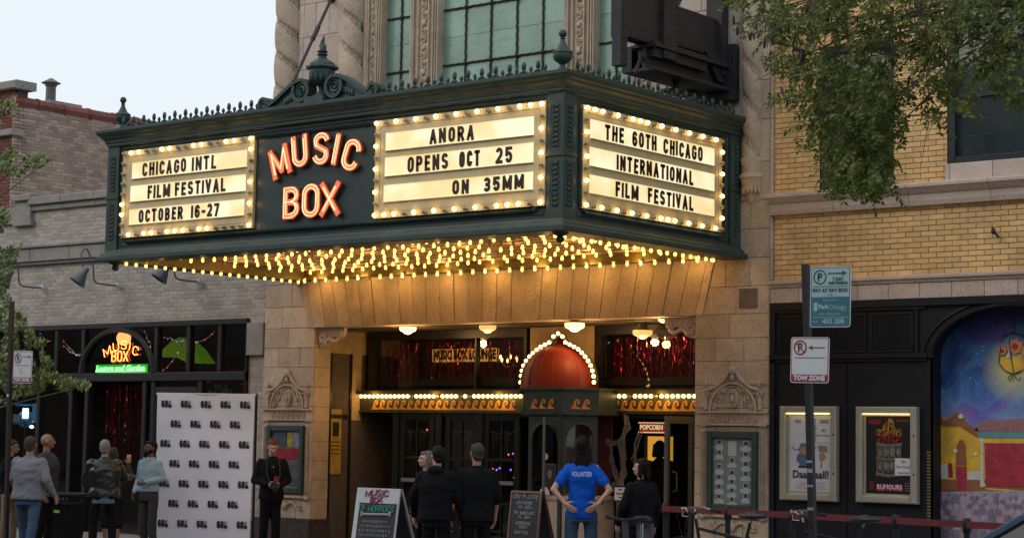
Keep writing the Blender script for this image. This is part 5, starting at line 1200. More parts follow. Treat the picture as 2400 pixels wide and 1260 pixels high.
bb('rear_channel', bx + .0, bx + .24, ye + .004, XP(1704, 100).y, XP(1690, 175).z, 9.2, True, .12)
for (y0_, z0_, y1_, z1_) in (((XP(1600, 10).y), XP(1600, 10).z, XP(1570, -60).y, 8.4), (yd, XP(1600, 20).z, XP(1680, -80).y, 8.3)):
    b = MB(); b.tube([(bx + .1, y0_, z0_), (bx + .1, y1_, z1_)], .045, 6); part(b, 'brace', STEEL, bs)
z2 = XP(1560, 108).z
b = MB(); a = XP(1522, 98); 
b.box(bx + .0, bx + .24, XP(1530, 100).y, XP(1655, 130).y, XP(1590, 150).z, XP(1590, 112).z); part(b, 'lower_plate', STEEL, bs)
za_, zb_2 = XP(1640, 205, bx + .1).z, XP(1640, 150, bx + .1).z
b = MB(); y0_ = XP(1524, 120).y; b.box(bx - .05, bx + .3, y0_, -.02, za_ + .0, za_ + .04); b.box(bx + .1, bx + .15, y0_, -.02, za_ + .04, za_ + .30); b.box(bx - .05, bx + .3, y0_, -.02, za_ + .30, za_ + .34); part(b, 'support_beam', STEEL, bs)
b = MB(); b.box(bx - .35, bx - .2, y0_ + .2, -.02, za_ + .05, za_ + .38); part(b, 'support_beam', STEEL, bs)
b = MB(); b.box(bx - .4, bx + .36, -.16, -.02, za_ - .12, za_ + .62); part(b, 'wall_plate', STEEL, bs)
b = MB(); p = XP(1655, 120); b.prism([(p.y, p.z), (p.y + .35, p.z), (p.y + .45, p.z - .35), (p.y + .3, p.z - .35)], -.02, .02, T((bx + .2, 0, 0)) @ RZ(pi / 2)); part(b, 'gusset', STEEL, bs)
b = MB(); q_ = MB(); b.tube([(bx, y0_ + .9, za_ - .12), (bx, y0_ + .9, za_)], .05, 8); b.box(bx - .1, bx + .1, y0_ + .7, y0_ + 1.2, za_ - .14, za_ - .1); part(b, 'hanger', STEEL, bs)
# ================================================================ poster cases on the black storefront
AL = mat('champagne_aluminium', (.40, .37, .29), .45, .08, 4, metal=.25)
def case(px0, px1, py0, py1, label):
    a = W(px0, (py0), -.10); d = W(px1, py1, -.10); x0, x1, z1, z0 = a.x, d.x, a.z, d.z; t = thing('poster_case', label, 'poster case', ((x0 + x1) / 2, -.06, z0)); f = .085
    for (p, q, r_, s_) in ((x0, x0 + f, z0, z1), (x1 - f, x1, z0, z1), (x0 + f, x1 - f, z0, z0 + f), (x0 + f, x1 - f, z1 - f, z1)):
        b = MB(); b.cbox(p + .0005, q - .0005, -.12, -.022, r_ + .0005, s_ - .0005, .014); part(b, 'frame', AL, t)
    b = MB(); b.box(x0 + f, x1 - f, -.045, -.025, z0 + f, z1 - f); part(b, 'back_board', mat('pale_liner', (.55, .5, .35), .7, .1), t)
    b = MB(); b.box(x0 + f + .01, x1 - f - .01, -.112, -.10, z1 - f - .012, z1 - f - .002); part(b, 'strip_light', mat('warm_strip_light', (.9, .8, .5), .5, 0, emit=(1, .72, .28), es=3.5), t)
    for zz in (z0 + .35, z1 - .35): b = MB(); b.lathe([(.012, 0), (.012, .006)], (x1 - .03, -.121, zz), 8, RX(pi / 2)); part(b, 'lock', STEEL, t)
    return t, x0 + f + .03, x1 - f - .02, z0 + f + .03, z1 - f - .03
PY = -.050
def flat(t, nm, m, pts, lv=0):
    b = MB(); b.prism(pts, PY - .002 - .0022 * lv, PY - .0005 - .0022 * lv); return part(b, nm, m, t)
def rect(t, nm, m, x0, x1, z0, z1, lv=0): return flat(t, nm, m, [(x0, z0), (x1, z0), (x1, z1), (x0, z1)], lv)
def lines(t, m, x0, x1, z0, z1, n, lv=1, nm='small_print', duty=.5):
    b = MB(); h = (z1 - z0) / n
    for i in range(n):
        x = x0 + R_.uniform(0, .1) * (x1 - x0); xe = x1 - R_.uniform(0, .1) * (x1 - x0); z = z0 + h * i
        while x < xe: w = R_.uniform(.008, .03); b.box(x, min(x + w, xe), PY - .002 - .0022 * lv, PY - .0005 - .0022 * lv, z, z + h * duty); x += w + .005
    return part(b, nm, m, t)
INK = mat('black_ink', (.02, .02, .025), .6, 0); WPOS = mat('white_poster', (.62, .62, .66), .5, .05, 4)
def ptext(t, s, xc, zc, w, h, m, lv=2, bold=.0, nm='lettering'):
    tb = text_mb(s, h * 1.35, T((xc, PY - .004 - .0022 * lv, zc)), bold, width=w); return part(tb, nm, m, t)
t, x0, x1, z0, z1 = case(1828, 1960, 951, 1175, 'pale metal poster case with the white comic film poster, half behind the pole'); w, h = x1 - x0, z1 - z0
rect(t, 'poster_sheet', WPOS, x0, x1, z0, z1)
ptext(t, 'Daaaaaalí!', x0 + w * .52, z0 + h * .22, w * .86, h * .105, INK, 2, .003)
lines(t, mat('grey_ink', (.3, .3, .32), .6, 0), x0 + w * .15, x0 + w * .9, z0 + h * .03, z0 + h * .13, 5, duty=.4)
lines(t, INK, x0 + w * .12, x0 + w * .30, z0 + h * .90, z0 + h * .95, 3); lines(t, INK, x0 + w * .72, x0 + w * .96, z0 + h * .90, z0 + h * .95, 3); lines(t, INK, x0 + w * .38, x0 + w * .66, z0 + h * .66, z0 + h * .97, 12)
E_ = lambda cx, cz, rx, rz, n=18: [(cx + rx * cos(2 * pi * i / n), cz + rz * sin(2 * pi * i / n)) for i in range(n)]
flat(t, 'painted_figure', mat('dusty_blue_print', (.10, .16, .28), .5, .3, 20), E_(x0 + w * .34, z0 + h * .43, w * .17, h * .095), 1)
flat(t, 'painted_figure', mat('skin_print', (.40, .22, .16), .5, .2, 20), E_(x0 + w * .36, z0 + h * .55, w * .13, h * .07), 2)
flat(t, 'painted_figure', MATS['dusty_blue_print'], E_(x0 + w * .34, z0 + h * .61, w * .09, h * .025), 3)
flat(t, 'painted_figure', MATS['skin_print'], E_(x0 + w * .80, z0 + h * .46, w * .08, h * .05), 2); flat(t, 'painted_figure', mat('khaki_print', (.25, .22, .15), .5, .2, 20), [(x0 + w * .72, z0 + h * .52), (x0 + w * .93, z0 + h * .52), (x0 + w * .90, z0 + h * .60), (x0 + w * .70, z0 + h * .61)], 2)
rect(t, 'painted_figure', INK, x0 + w * .22, x0 + w * .46, z0 + h * .31, z0 + h * .34, 2); rect(t, 'painted_figure', MATS['khaki_print'], x0 + w * .76, x0 + w * .79, z0 + h * .31, z0 + h * .42, 2)
b = MB()
for s in (-1, 1): b.tube([(x0 + w * .36 + s * w * (.10 + .2 * q), PY - .010, z0 + h * (.56 + .0) - .02 * sin(q * pi) + .03 * q * q) for q in [i / 8 for i in range(9)]], .004, 4)
part(b, 'painted_moustache', INK, t)
rect(t, 'paper_slip', mat('slip_paper', (.66, .67, .72), .6, .04), x0 + w * .66, x1 + .02, z0 + h * .65, z0 + h * .86, 3)
ptext(t, 'Now Playing', x0 + w * .84, z0 + h * .74, w * .32, h * .03, INK, 4); lines(t, INK, x0 + w * .78, x0 + w * .88, z0 + h * .79, z0 + h * .83, 2, 4)
t, x0, x1, z0, z1 = case(2006, 2149, 952, 1181, 'pale metal poster case with the black film poster of a flaming drum'); w, h = x1 - x0, z1 - z0
rect(t, 'poster_sheet', mat('black_poster', (.012, .011, .012), .4, 0), x0, x1, z0, z1)
ptext(t, 'RUMOURS', x0 + w * .53, z0 + h * .072, w * .58, h * .07, mat('pink_print', (.75, .10, .25), .5, 0), 1, .004); ptext(t, 'RUMOURS', x0 + w * .53, z0 + h * .088, w * .56, h * .06, mat('pale_pink_print', (.80, .55, .62), .5, 0), 2, .002)
cx = x0 + w * .52; GRY = mat('grey_carved_print', (.20, .17, .14), .5, .5, 26); GR2 = mat('dark_grey_print', (.05, .045, .04), .5, .4, 20)
rect(t, 'painted_drum', GR2, cx - w * .27, cx + w * .27, z0 + h * .27, z0 + h * .64, 1)
for zz, q in ((.235, .30), (.255, .29), (.45, .275), (.62, .28), (.64, .29)): flat(t, 'painted_drum', GRY, [(cx - w * q, z0 + h * zz), (cx, z0 + h * (zz - .02)), (cx + w * q, z0 + h * zz), (cx + w * q, z0 + h * (zz + .018)), (cx, z0 + h * (zz - .002)), (cx - w * q, z0 + h * (zz + .018))], 3)
for rz in (.54, .36):
    for k in range(4): flat(t, 'painted_face', GRY, E_(cx + w * (-.2 + .135 * k), z0 + h * rz, w * (.05 if k in (1, 2) else .035), h * .06), 2)
for k in range(5): rect(t, 'painted_drum', GRY, cx + w * (-.265 + .13 * k) - .004, cx + w * (-.265 + .13 * k) + .006, z0 + h * .27, z0 + h * .62, 2)
RP = mat('red_print', (.42, .02, .03), .5, .4, 30); YP = mat('flame_yellow_print', (.75, .42, .07), .5, .4, 30); OP = mat('orange_print', (.6, .14, .04), .5, .4, 30)
b = MB()
for i in range(120):
    x = cx + R_.uniform(-.27, .27) * w; z = z0 + h * R_.uniform(.66, .78); b.k = 0; r_ = .012; b.prism([(x - r_, z), (x + r_ * .3, z - r_), (x + r_, z + r_ * .4), (x, z + r_ * 1.4)], PY - .0085, PY - .006)
for i in range(260):
    q = R_.uniform(-1, 1); x = cx + q * .28 * w; top = .80 + .16 * max(0, 1 - abs(q * 1.6 - .1)) ** .8; z = z0 + h * R_.uniform(.74, top); b.k = 1 if R_.random() < .7 else 2; a = R_.uniform(-.5, .5); l = R_.uniform(.02, .05)
    b.prism([(x - .005, z), (x + .005, z), (x + l * sin(a) * .7, z + l)], PY - .012, PY - .0095)
part(b, 'painted_flames', [RP, YP, OP], t)
lines(t, RP, x0 + w * .05, x0 + w * .36, z0 + h * .90, z0 + h * .96, 3); lines(t, RP, x0 + w * .66, x0 + w * .97, z0 + h * .93, z0 + h * .96, 2); lines(t, GRY, x0 + w * .87, x0 + w * .99, z0 + h * .04, z0 + h * .16, 4); lines(t, RP, x0 + w * .08, x0 + w * .18, z0 + h * .05, z0 + h * .17, 3)
rect(t, 'paper_slip', MATS['slip_paper'], x0 + w * .66, x1 + .02, z0 + h * .24, z0 + h * .46, 4); ptext(t, 'Now Playing', x0 + w * .84, z0 + h * .35, w * .31, h * .032, INK, 5); lines(t, INK, x0 + w * .80, x0 + w * .90, z0 + h * .40, z0 + h * .44, 2, 5); lines(t, INK, x0 + w * .72, x0 + w * .98, z0 + h * .26, z0 + h * .285, 2, 5)
# ================================================================ mural in the arch
YM = .26
mu = thing('painted_mural', 'painted mural of a starry violet sky over a theatre stage inside the black arch', 'mural', (AX, YM, 0))
m = bpy.data.materials.new('mural_sky_paint'); m.use_nodes = True; n = m.node_tree.nodes; L = m.node_tree.links; bsd = n['Principled BSDF']; bsd.inputs['Roughness'].default_value = .6
geo = n.new('ShaderNodeNewGeometry'); n1 = n.new('ShaderNodeTexNoise'); n1.inputs['Scale'].default_value = 1.5; n1.inputs['Detail'].default_value = 5; n1.inputs['Distortion'].default_value = .8; L.new(geo.outputs['Position'], n1.inputs['Vector'])
cr = n.new('ShaderNodeValToRGB'); e = cr.color_ramp.elements; e[0].position = .30; e[0].color = (.008, .016, .07, 1); e[1].position = .72; e[1].color = (.26, .10, .48, 1)
for pos, c_ in ((.40, (.03, .07, .30, 1)), (.48, (.05, .24, .50, 1)), (.54, (.07, .08, .42, 1)), (.62, (.17, .05, .40, 1))): q = cr.color_ramp.elements.new(pos); q.color = c_
L.new(n1.outputs[0], cr.inputs[0])
n3 = n.new('ShaderNodeTexNoise'); n3.inputs['Scale'].default_value = 1.1; n3.inputs['Detail'].default_value = 3; vm = n.new('ShaderNodeVectorMath'); vm.inputs[1].default_value = (5, 3, 8); L.new(geo.outputs['Position'], vm.inputs[0]); L.new(vm.outputs[0], n3.inputs['Vector'])
sx = n.new('ShaderNodeSeparateXYZ'); L.new(geo.outputs['Position'], sx.inputs[0])
mr = n.new('ShaderNodeMapRange'); mr.inputs[1].default_value = 2.4; mr.inputs[2].default_value = 3.25; mr.inputs[3].default_value = 0; mr.inputs[4].default_value = .85; L.new(sx.outputs[2], mr.inputs[0])
mx = n.new('ShaderNodeMix'); mx.data_type = 'RGBA'; L.new(mr.outputs[0], mx.inputs[0]); L.new(cr.outputs[0], mx.inputs[6]); mx.inputs[7].default_value = (.008, .02, .07, 1)
# paler band low in the sky
mr2 = n.new('ShaderNodeMapRange'); mr2.inputs[1].default_value = 2.45; mr2.inputs[2].default_value = 1.9; mr2.inputs[4].default_value = .7; L.new(sx.outputs[2], mr2.inputs[0])
mx2 = n.new('ShaderNodeMix'); mx2.data_type = 'RGBA'; L.new(mr2.outputs[0], mx2.inputs[0]); L.new(mx.outputs[2], mx2.inputs[6])
cr2 = n.new('ShaderNodeValToRGB'); e2 = cr2.color_ramp.elements; e2[0].position = .4; e2[0].color = (.22, .16, .60, 1); e2[1].position = .62; e2[1].color = (.34, .46, .58, 1); L.new(n3.outputs[0], cr2.inputs[0]); L.new(cr2.outputs[0], mx2.inputs[7])
cp_ = W(2376, 868, YM); vd = n.new('ShaderNodeVectorMath'); vd.operation = 'DISTANCE'; vd.inputs[1].default_value = cp_; L.new(geo.outputs['Position'], vd.inputs[0])
mr3 = n.new('ShaderNodeMapRange'); mr3.inputs[1].default_value = .42; mr3.inputs[2].default_value = .10; mr3.inputs[4].default_value = .9; L.new(vd.outputs['Value'], mr3.inputs[0])
mx3 = n.new('ShaderNodeMix'); mx3.data_type = 'RGBA'; L.new(mr3.outputs[0], mx3.inputs[0]); L.new(mx2.outputs[2], mx3.inputs[6]); mx3.inputs[7].default_value = (.62, .62, .28, 1)
L.new(mx3.outputs[2], bsd.inputs['Base Color'])
b = MB(); b.box(AX - AR - .02, AX + AR, YM, YM + .05, .0, 3.5); part(b, 'painted_sky', m, mu)
def mp(nm, m_, pts, lv=1):
    b = MB(); P = [W(px, py, YM) for px, py in pts]; b.prism([(p.x, p.z) for p in P], YM - .002 * lv - .001, YM - .002 * lv + .0005); return part(b, nm, m_, mu)
OY = mat('ochre_mural_paint', (.72, .42, .04), .6, .3, 6); OB = mat('brown_mural_paint', (.28, .11, .04), .6, .3, 6); MR = mat('crimson_mural_paint', (.36, .025, .05), .6, .3, 9); MRO = mat('roof_tile_mural_paint', (.33, .15, .15), .6, .25, 20); MW = mat('pale_mural_paint', (.62, .56, .52), .6, .2, 6); MT = mat('turquoise_mural_paint', (.10, .33, .30), .6, .15, 4)
mp('painted_facade', OY, [(2200, 985), (2204, 972), (2225, 985), (2245, 970), (2262, 990), (2285, 1010), (2310, 1030), (2312, 1150), (2200, 1160)], 1)
mp('painted_cornice', OB, [(2200, 962), (2213, 985), (2230, 978), (2240, 965), (2252, 968), (2262, 985), (2275, 998), (2292, 1003), (2300, 1030), (2270, 1012), (2250, 1000), (2225, 1000), (2200, 995)], 2)
mp('painted_roof', MRO, [(2300, 985), (2420, 980), (2420, 1012), (2284, 1008)], 2); mp('painted_fascia', MT, [(2292, 1012), (2420, 1013), (2420, 1026), (2294, 1025)], 3); mp('painted_fascia', OY, [(2294, 1026), (2420, 1027), (2420, 1038), (2298, 1037)], 3)
mp('painted_curtain', MR, [(2308, 1037), (2420, 1038), (2420, 1142), (2310, 1138)], 3)
mp('painted_column', MW, [(2294, 1026), (2307, 1028), (2304, 1038), (2306, 1125), (2312, 1140), (2298, 1140), (2300, 1040)], 4)
mp('painted_stage', OB, [(2306, 1139), (2420, 1143), (2420, 1158), (2310, 1152)], 4); mp('painted_stage', OY, [(2310, 1142), (2420, 1150), (2420, 1153), (2312, 1146)], 5)
mp('painted_window', OB, [(2240, 1090), (2242, 1045), (2250, 1030), (2258, 1030), (2264, 1045), (2266, 1090)], 3); mp('painted_door', MR, [(2240, 1092), (2266, 1092), (2266, 1150), (2243, 1152)], 3)
mp('painted_wall', MW, [(2203, 1088), (2222, 1086), (2222, 1120), (2204, 1122)], 2); mp('painted_door', MR, [(2222, 1085), (2232, 1085), (2234, 1118), (2224, 1118)], 3); mp('painted_wall', MW, [(2268, 1106), (2298, 1102), (2300, 1124), (2268, 1124)], 2); mp('painted_wall', OB, [(2204, 1122), (2312, 1124), (2312, 1160), (2204, 1160)], 2)
LM = mat('painted_lamp_glow', (.75, .68, .42), .6, 0)
for px, py, r in ((2240, 1055, 5), (2287, 1063, 5), (2253, 975, 6)): mp('painted_lamp', LM, [(px + r * cos(k * pi / 6), py + r * sin(k * pi / 6)) for k in range(12)], 6)
# seats: rows of overlapping painted chair backs
SEA = [mat('grey_violet_seat_paint', (.36, .32, .40), .6, .3, 14), mat('dark_violet_seat_paint', (.20, .16, .23), .6, .3, 14), mat('dull_pink_seat_paint', (.40, .28, .31), .6, .3, 14)]
mp('painted_floor', SEA[0], [(2200, 1152), (2420, 1148), (2420, 1400), (2203, 1400)], 6)
sb_ = MB()
for r_ in range(13):
    py = 1158 + r_ * (6 + r_ * 1.0); s = 5 + r_ * .95; px = 2206 + (r_ % 2) * s
    while px < 2420:
        P = [W(px + dx, py + dz, YM) for dx, dz in ((-s * .75, s), (-s * .8, -s * .2), (-s * .45, -s * .7), (s * .45, -s * .7), (s * .8, -s * .2), (s * .75, s))]
        lv = 7 + r_ * .5; sb_.k = R_.choice((0, 0, 1, 1, 2)); sb_.prism([(p.x, p.z) for p in P], YM - .002 * lv - .001, YM - .002 * lv); px += s * 1.9
part(sb_, 'painted_seats', SEA, mu, kind='stuff')
b = MB()
for i in range(160):
    px, py = R_.uniform(2210, 2400), R_.uniform(720, 1000) if R_.random() < .75 else R_.uniform(880, 1130)
    if 2340 < px < 2400 and R_.random() < .7: px += 0
    p = W(px, py, YM); r_ = R_.uniform(.002, .006); b.prism([(p.x - r_, p.z), (p.x, p.z - r_), (p.x + r_, p.z), (p.x, p.z + r_)], YM - .035, YM - .034) if 0 else b.prism([(p.x - r_, p.z), (p.x, p.z - r_), (p.x + r_, p.z), (p.x, p.z + r_)], YM - .010, YM - .009)
part(b, 'painted_stars', mat('star_white_paint', (.7, .7, .8), .6, 0), mu, kind='stuff')
for (px, py, rx, ry, m_, lv) in ((2372, 840, 40, 34, mat('glow_lilac_paint', (.30, .34, .30), .6, .2, 9), 6), (2372, 870, 28, 24, mat('glow_yellow_paint', (.50, .50, .20), .6, .2, 9), 6.5)):
    pass
for (px, py, r, m_, lv) in ((2380, 812, 17, mat('orange_petal_paint', (.62, .22, .08), .6, .2, 20), 8), (2350, 822, 10, MATS['orange_petal_paint'], 8), (2380, 812, 8, MR, 9), (2350, 822, 4.5, MR, 9), (2405, 825, 12, MATS['orange_petal_paint'], 8)): mp('painted_chandelier', m_, [(px + r * (1 + .18 * cos(k * 2)) * cos(k * pi / 12), py + r * (1 + .18 * cos(k * 2)) * sin(k * pi / 12)) for k in range(24)], lv)
mp('painted_chandelier', OY, [(2340, 842), (2352, 836), (2366, 840), (2378, 834), (2392, 842), (2410, 838), (2404, 862), (2385, 874), (2372, 874), (2350, 864)], 7); mp('painted_chandelier', mat('white_petal_paint', (.6, .6, .62), .6), [(2358, 838), (2366, 822), (2372, 838)], 9)
b = MB()
def pw(pts, r=.006): b.tube([W(px, py, YM - .02) for px, py in pts], r, 4)
pw([(2375, 700), (2375, 760), (2374, 780)]); pw([(2345, 800), (2352, 785), (2374, 778), (2396, 785), (2404, 800)]); pw([(2345, 812), (2341, 850), (2355, 868), (2374, 876), (2394, 868)]); pw([(2366, 792), (2368, 830), (2376, 872)]); pw([(2374, 876), (2362, 884), (2366, 892), (2376, 880), (2390, 892), (2392, 882)])
part(b, 'painted_outline', INK, mu)
for k in range(22): 
    p = W(2176, 1058 + k * 7.5, -.031); b = MB(); b.box(p.x - .012 - .01 * R_.random(), p.x + .03, -.034, -.031, p.z - .012, p.z + .006); part(b, 'painted_caption', mat('dull_gold_ink', (.20, .17, .04), .6), sf)
# ================================================================ street signs on poles
POLE = mat('black_square_post', (.012, .012, .014), .5, .2, 12); SW = mat('sign_white', (.55, .60, .62), .45, .05, 6); SR = mat('sign_red', (.30, .02, .035), .45, 0); SB = mat('sign_teal', (.035, .15, .19), .45, .05); SPB = mat('sign_pale_blue', (.33, .47, .50), .45, .05); SD = mat('sign_dark_teal_ink', (.02, .075, .09), .5, 0)
def rrect(x0, x1, z0, z1, r=.03): 
    P = []
    for cx_, cz_, a0 in ((x1 - r, z0 + r, -90), (x1 - r, z1 - r, 0), (x0 + r, z1 - r, 90), (x0 + r, z0 + r, 180)):
        P += [(cx_ + r * cos(radians(a0 + 18 * k)), cz_ + r * sin(radians(a0 + 18 * k))) for k in range(6)]
    return P
class Sign:
    """a flat sign built in its own frame (u right, v up), then set in place"""
    def __init__(s, w, h, M_, par): s.w, s.h, s.M, s.p = w, h, M_, par
    def pl(s, nm, m_, pts, lv=0):
        b = MB(); b.prism(pts, -.0025 - .0012 * lv, -.0015 - .0012 * lv); b.xf(s.M); return part(b, nm, m_, s.p)
    def tx(s, t_, u, v, w, h, m_, bold=0, lv=2): tb = text_mb(t_, h * 1.38, T((u, -.003 - .0012 * lv, v)), bold, width=w); tb.xf(s.M); return part(tb, 'lettering', m_, s.p)
    def ring(s, u, v, r, wd_, m_, lv=1, nm='ring'):
        b = MB(); ribbon(b, [(u + r * cos(2 * pi * k / 24), v + r * sin(2 * pi * k / 24)) for k in range(25)], wd_, -.003 - .0012 * lv, -.0018 - .0012 * lv, s.M); return part(b, nm, m_, s.p)
    def ln(s, pts, wd_, m_, lv=1, nm='line'):
        b = MB(); ribbon(b, pts, wd_, -.003 - .0012 * lv, -.0018 - .0012 * lv, s.M); return part(b, nm, m_, s.p)
def plate(w, h, M_, name, label, edge, face):
    t = thing(name, label, 'street sign', M_.translation); b = MB(); b.prism(rrect(0, w, 0, h), -.0015, .002); b.xf(M_); part(b, 'plate', SW, t)
    s = Sign(w, h, M_, t); s.pl('border', edge, rrect(.008, w - .008, .008, h - .008, .025), 0); s.pl('face', face, rrect(.017, w - .017, .017, h - .017, .02), 1); return s
def tow(M_, label, left, w=.457, h=.457, dec=False):
    s = plate(w, h, M_, 'parking_sign', label, SR, SW)
    s.pl('red_band', SR, [(.017, .017), (w - .017, .017), (w - .017, .085), (.017, .085)], 2); s.tx('TOW ZONE', w / 2, .048, w * .82, .048, SW, .004, 4)
    u, v, r = (.11, h - .105, .068); s.ring(u, v, r, .014, SR, 4); s.ln([(u - .048, v + .048), (u + .048, v - .048)], .013, SR, 5, 'slash'); b = MB(); glyph(b, 'P', .05, .09, .016, -.0058, -.005, s.M @ T((u - .025, 0, v - .045))); part(b, 'lettering', INK, s.p)
    y = h - .105 if left else h - .085; a, e = (.21, w - .05) if left else (.22, w - .04); s.ln([(a, y), (e, y)], .010, SR, 3, 'arrow')
    k = -1 if left else 1; tip = a if left else e; s.pl('arrow_head', SR, [(tip - k * 0 + k * .012, y), (tip - k * .045, y + .024), (tip - k * .035, y), (tip - k * .045, y - .024)][::(1 if left else -1)], 3)
    s.ln([(.045, h * .55), (w - .045, h * .55)], .006, SR, 3)
    if dec: s.pl('star_sticker', mat('faded_yellow_sticker', (.55, .42, .16), .6, .3, 30), [(.19 + .05 * (1 if q % 2 else .45) * cos(q * pi / 5 + .3), .17 + .06 * (1 if q % 2 else .45) * sin(q * pi / 5 + .3)) for q in range(10)], 3); s.pl('sticker', mat('pale_sticker', (.6, .58, .55), .6), [(.2, .12), (.28, .12), (.27, .20), (.2, .2)], 2.5)
    return s
def pole(px_t, py_t, px_b, y, label, hw=.028):
    a = W(px_t, py_t, y); e = W(px_b, 1255, y); d = (e - a); q = a + d * ((a.z) / (a.z - e.z)); t = thing('sign_post', label, 'sign post', q); M_ = Matrix()
    b = MB(); b.add([(p.x + sx * hw, p.y + sy * hw, p.z) for p in (q, a) for sx, sy in ((-1, -1), (1, -1), (1, 1), (-1, 1))], [(3, 2, 1, 0), (4, 5, 6, 7), (0, 1, 5, 4), (1, 2, 6, 5), (2, 3, 7, 6), (3, 0, 4, 7)]); part(b, 'post', POLE, t)
    b = MB(); n_ = 26
    for k in range(n_): p = q.lerp(a, (k + .5) / n_); b.lathe([(.008, 0), (.008, .002)], (p.x, p.y - hw - .001, p.z), 6, RX(pi / 2))
    part(b, 'punched_holes', BLACKM, t, kind='stuff'); return t, a, q
YP_ = -4.3
t, a, q = pole(1888, 620, 1905, YP_, 'black square sign post standing in front of the poster cases on the right', .032)
for zz in (1.28, 1.42, 1.52, 1.05):
    p = q.lerp(a, zz / a.z); b = MB(); b.box(p.x - .034, p.x + .034, p.y - .0345, p.y - .033, zz, zz + R_.uniform(.015, .05)); part(b, 'sticker', mat('worn_sticker', (.25, .25, .26), .7, .4, 30), t)
ang = .06
p = W(1898, 767, YP_ - .04); s = plate(.457, .61, T(p) @ RZ(-.0) @ RY(radians(.8)), 'parking_sign', 'teal pay at pay box parking sign at the top of the right hand post', SB, SPB); w, h = .457, .61
s.pl('teal_panel', SB, [(.017, .017), (w - .017, .017), (w - .017, h * .50), (.017, h * .50)], 2)
s.ring(.11, h - .105, .068, .012, SD, 3); b = MB(); glyph(b, 'P', .05, .085, .016, -.008, -.007, s.M @ T((.085, 0, h - .147))); part(b, 'lettering', SD, s.p)
s.ln([(.20, h - .07), (.37, h - .07)], .012, SD, 3, 'arrow'); s.pl('arrow_head', SD, [(.415, h - .07), (.36, h - .045), (.36, h - .095)], 3)
s.tx('7 DAY', .315, h - .13, .12, .036, SD, .002, 4); s.tx('PAID PARKING', .315, h - .168, .21, .026, SD, .002, 4); s.ln([(.03, h - .20), (w - .03, h - .20)], .005, SD, 3)
s.tx('PAY AT PAY BOX', w / 2, h - .24, .40, .036, SD, .002, 4); s.tx('— OR —', w / 2, h - .285, .16, .02, SD, 0, 4)
s.tx('SIGN UP AT', w / 2, .270, .16, .020, SPB, 0, 4); s.tx('Park', .155, .205, .12, .045, SPB, .003, 4); s.tx('Chicago', .315, .200, .19, .052, SPB, 0, 4); s.tx('.com', .39, .163, .06, .018, SPB, 0, 4)
s.pl('phone_icon', SPB, rrect(.045, .085, .165, .25, .008), 3); s.tx('FOR MOBILE PAY', w / 2, .132, .24, .022, SPB, 0, 4); s.ln([(.02, .100), (w - .02, .100)], .005, SPB, 3); s.tx('ZONE', .06, .055, .06, .02, SPB, 0, 4); s.tx('452 205', .27, .058, .25, .048, SPB, .002, 4)
p = W(1852, 896, YP_ - .04); tow(T(p) @ RY(radians(1.2)), 'square TOW ZONE no parking sign with left arrow on the right hand post', True, .44, .46)
t, a, q = pole(28, 706, 14, -4.3, 'black square sign post at the left edge beside the tree', .028)
b = MB(); p = q.lerp(a, .62); b.lathe([(.02, 0), (.02, .002)], (p.x, p.y - .03, p.z), 10, RX(pi / 2)); part(b, 'sticker', paper, t)
p = W(29, 897, -4.34); tow(T(p) @ RY(radians(1.0)), 'TOW ZONE no parking sign with right arrow and star sticker on the left post', False, .43, .46, True)
# ================================================================ photo backdrop
bd_a, bd_b = W(369, 922, -2.3), W(597, 926, -1.55); dx = (bd_b - bd_a); dx.z = 0; wB_ = dx.length; angB = atan2(dx.y, dx.x); hB = 2.36
MBk = T((bd_a.x, bd_a.y, 0)) @ RZ(angB); zt0 = bd_a.z; hB = zt0
bk = thing('photo_backdrop', 'white step and repeat banner printed with rows of black number logos', 'banner', (bd_a.x, bd_a.y, 0))
CLO = mat('lilac_white_fabric', (.84, .87, .98), .85, .05, 1.5, .15, 8)
b = MB(); nu, nv_ = 40, 50; vs = []; fs = []
for j in range(nv_ + 1):
    for i in range(nu + 1):
        u, v = i / nu, j / nv_; dy = .012 * sin(u * 9 + v * 3) * (1 - v) + .02 * noise.noise(Vector((u * 3, v * 4, 1))) ; taper = .02 * (1 - v)
        vs.append(MBk @ Vector((taper + (wB_ - 2 * taper) * u, dy, hB * v)))
for j in range(nv_):
    for i in range(nu): k = j * (nu + 1) + i; fs.append((k, k + 1, k + nu + 2, k + nu + 1))
b.add(vs, fs); part(b, 'fabric', CLO, bk, True)
for u in (-.02, wB_ + .02): b = MB(); b.tube([MBk @ Vector((u, .03, 0)), MBk @ Vector((u, .03, hB + .02))], .02, 8); b.box(0, 0, 0, 0, 0, 0) if 0 else None; part(b, 'pole', BLACK, bk, True)
b = MB(); b.tube([MBk @ Vector((-.02, .02, hB)), MBk @ Vector((wB_ + .02, .02, hB))], .018, 8); part(b, 'top_bar', mat('pale_tube', (.6, .6, .68), .4), bk, True)
for u in (-.02, wB_ + .02): b = MB(); b.box(-.03, .03, -.35, .35, 0, .03); b.xf(MBk @ T((u, .03, 0))); part(b, 'foot', BLACK, bk)
lg_ = MB(); M0 = Matrix(); glyph(lg_, '6', .055, .118, .025, -.001, .001, M0); glyph(lg_, '0', .053, .118, .024, -.001, .001, T((.059, 0, 0)))
lg_.box(.118, .172, -.001, .001, 0, .048)
for k in range(4): lg_.box(.118, .155 + .012 * (k % 2), -.001, .001, .055 + k * .016, .062 + k * .016)
lme = bpy.data.meshes.new('logo'); lme.from_pydata([(v[0] * .92, v[1], v[2] * .92) for v in lg_.v], [], lg_.f); lme.materials.append(INK)
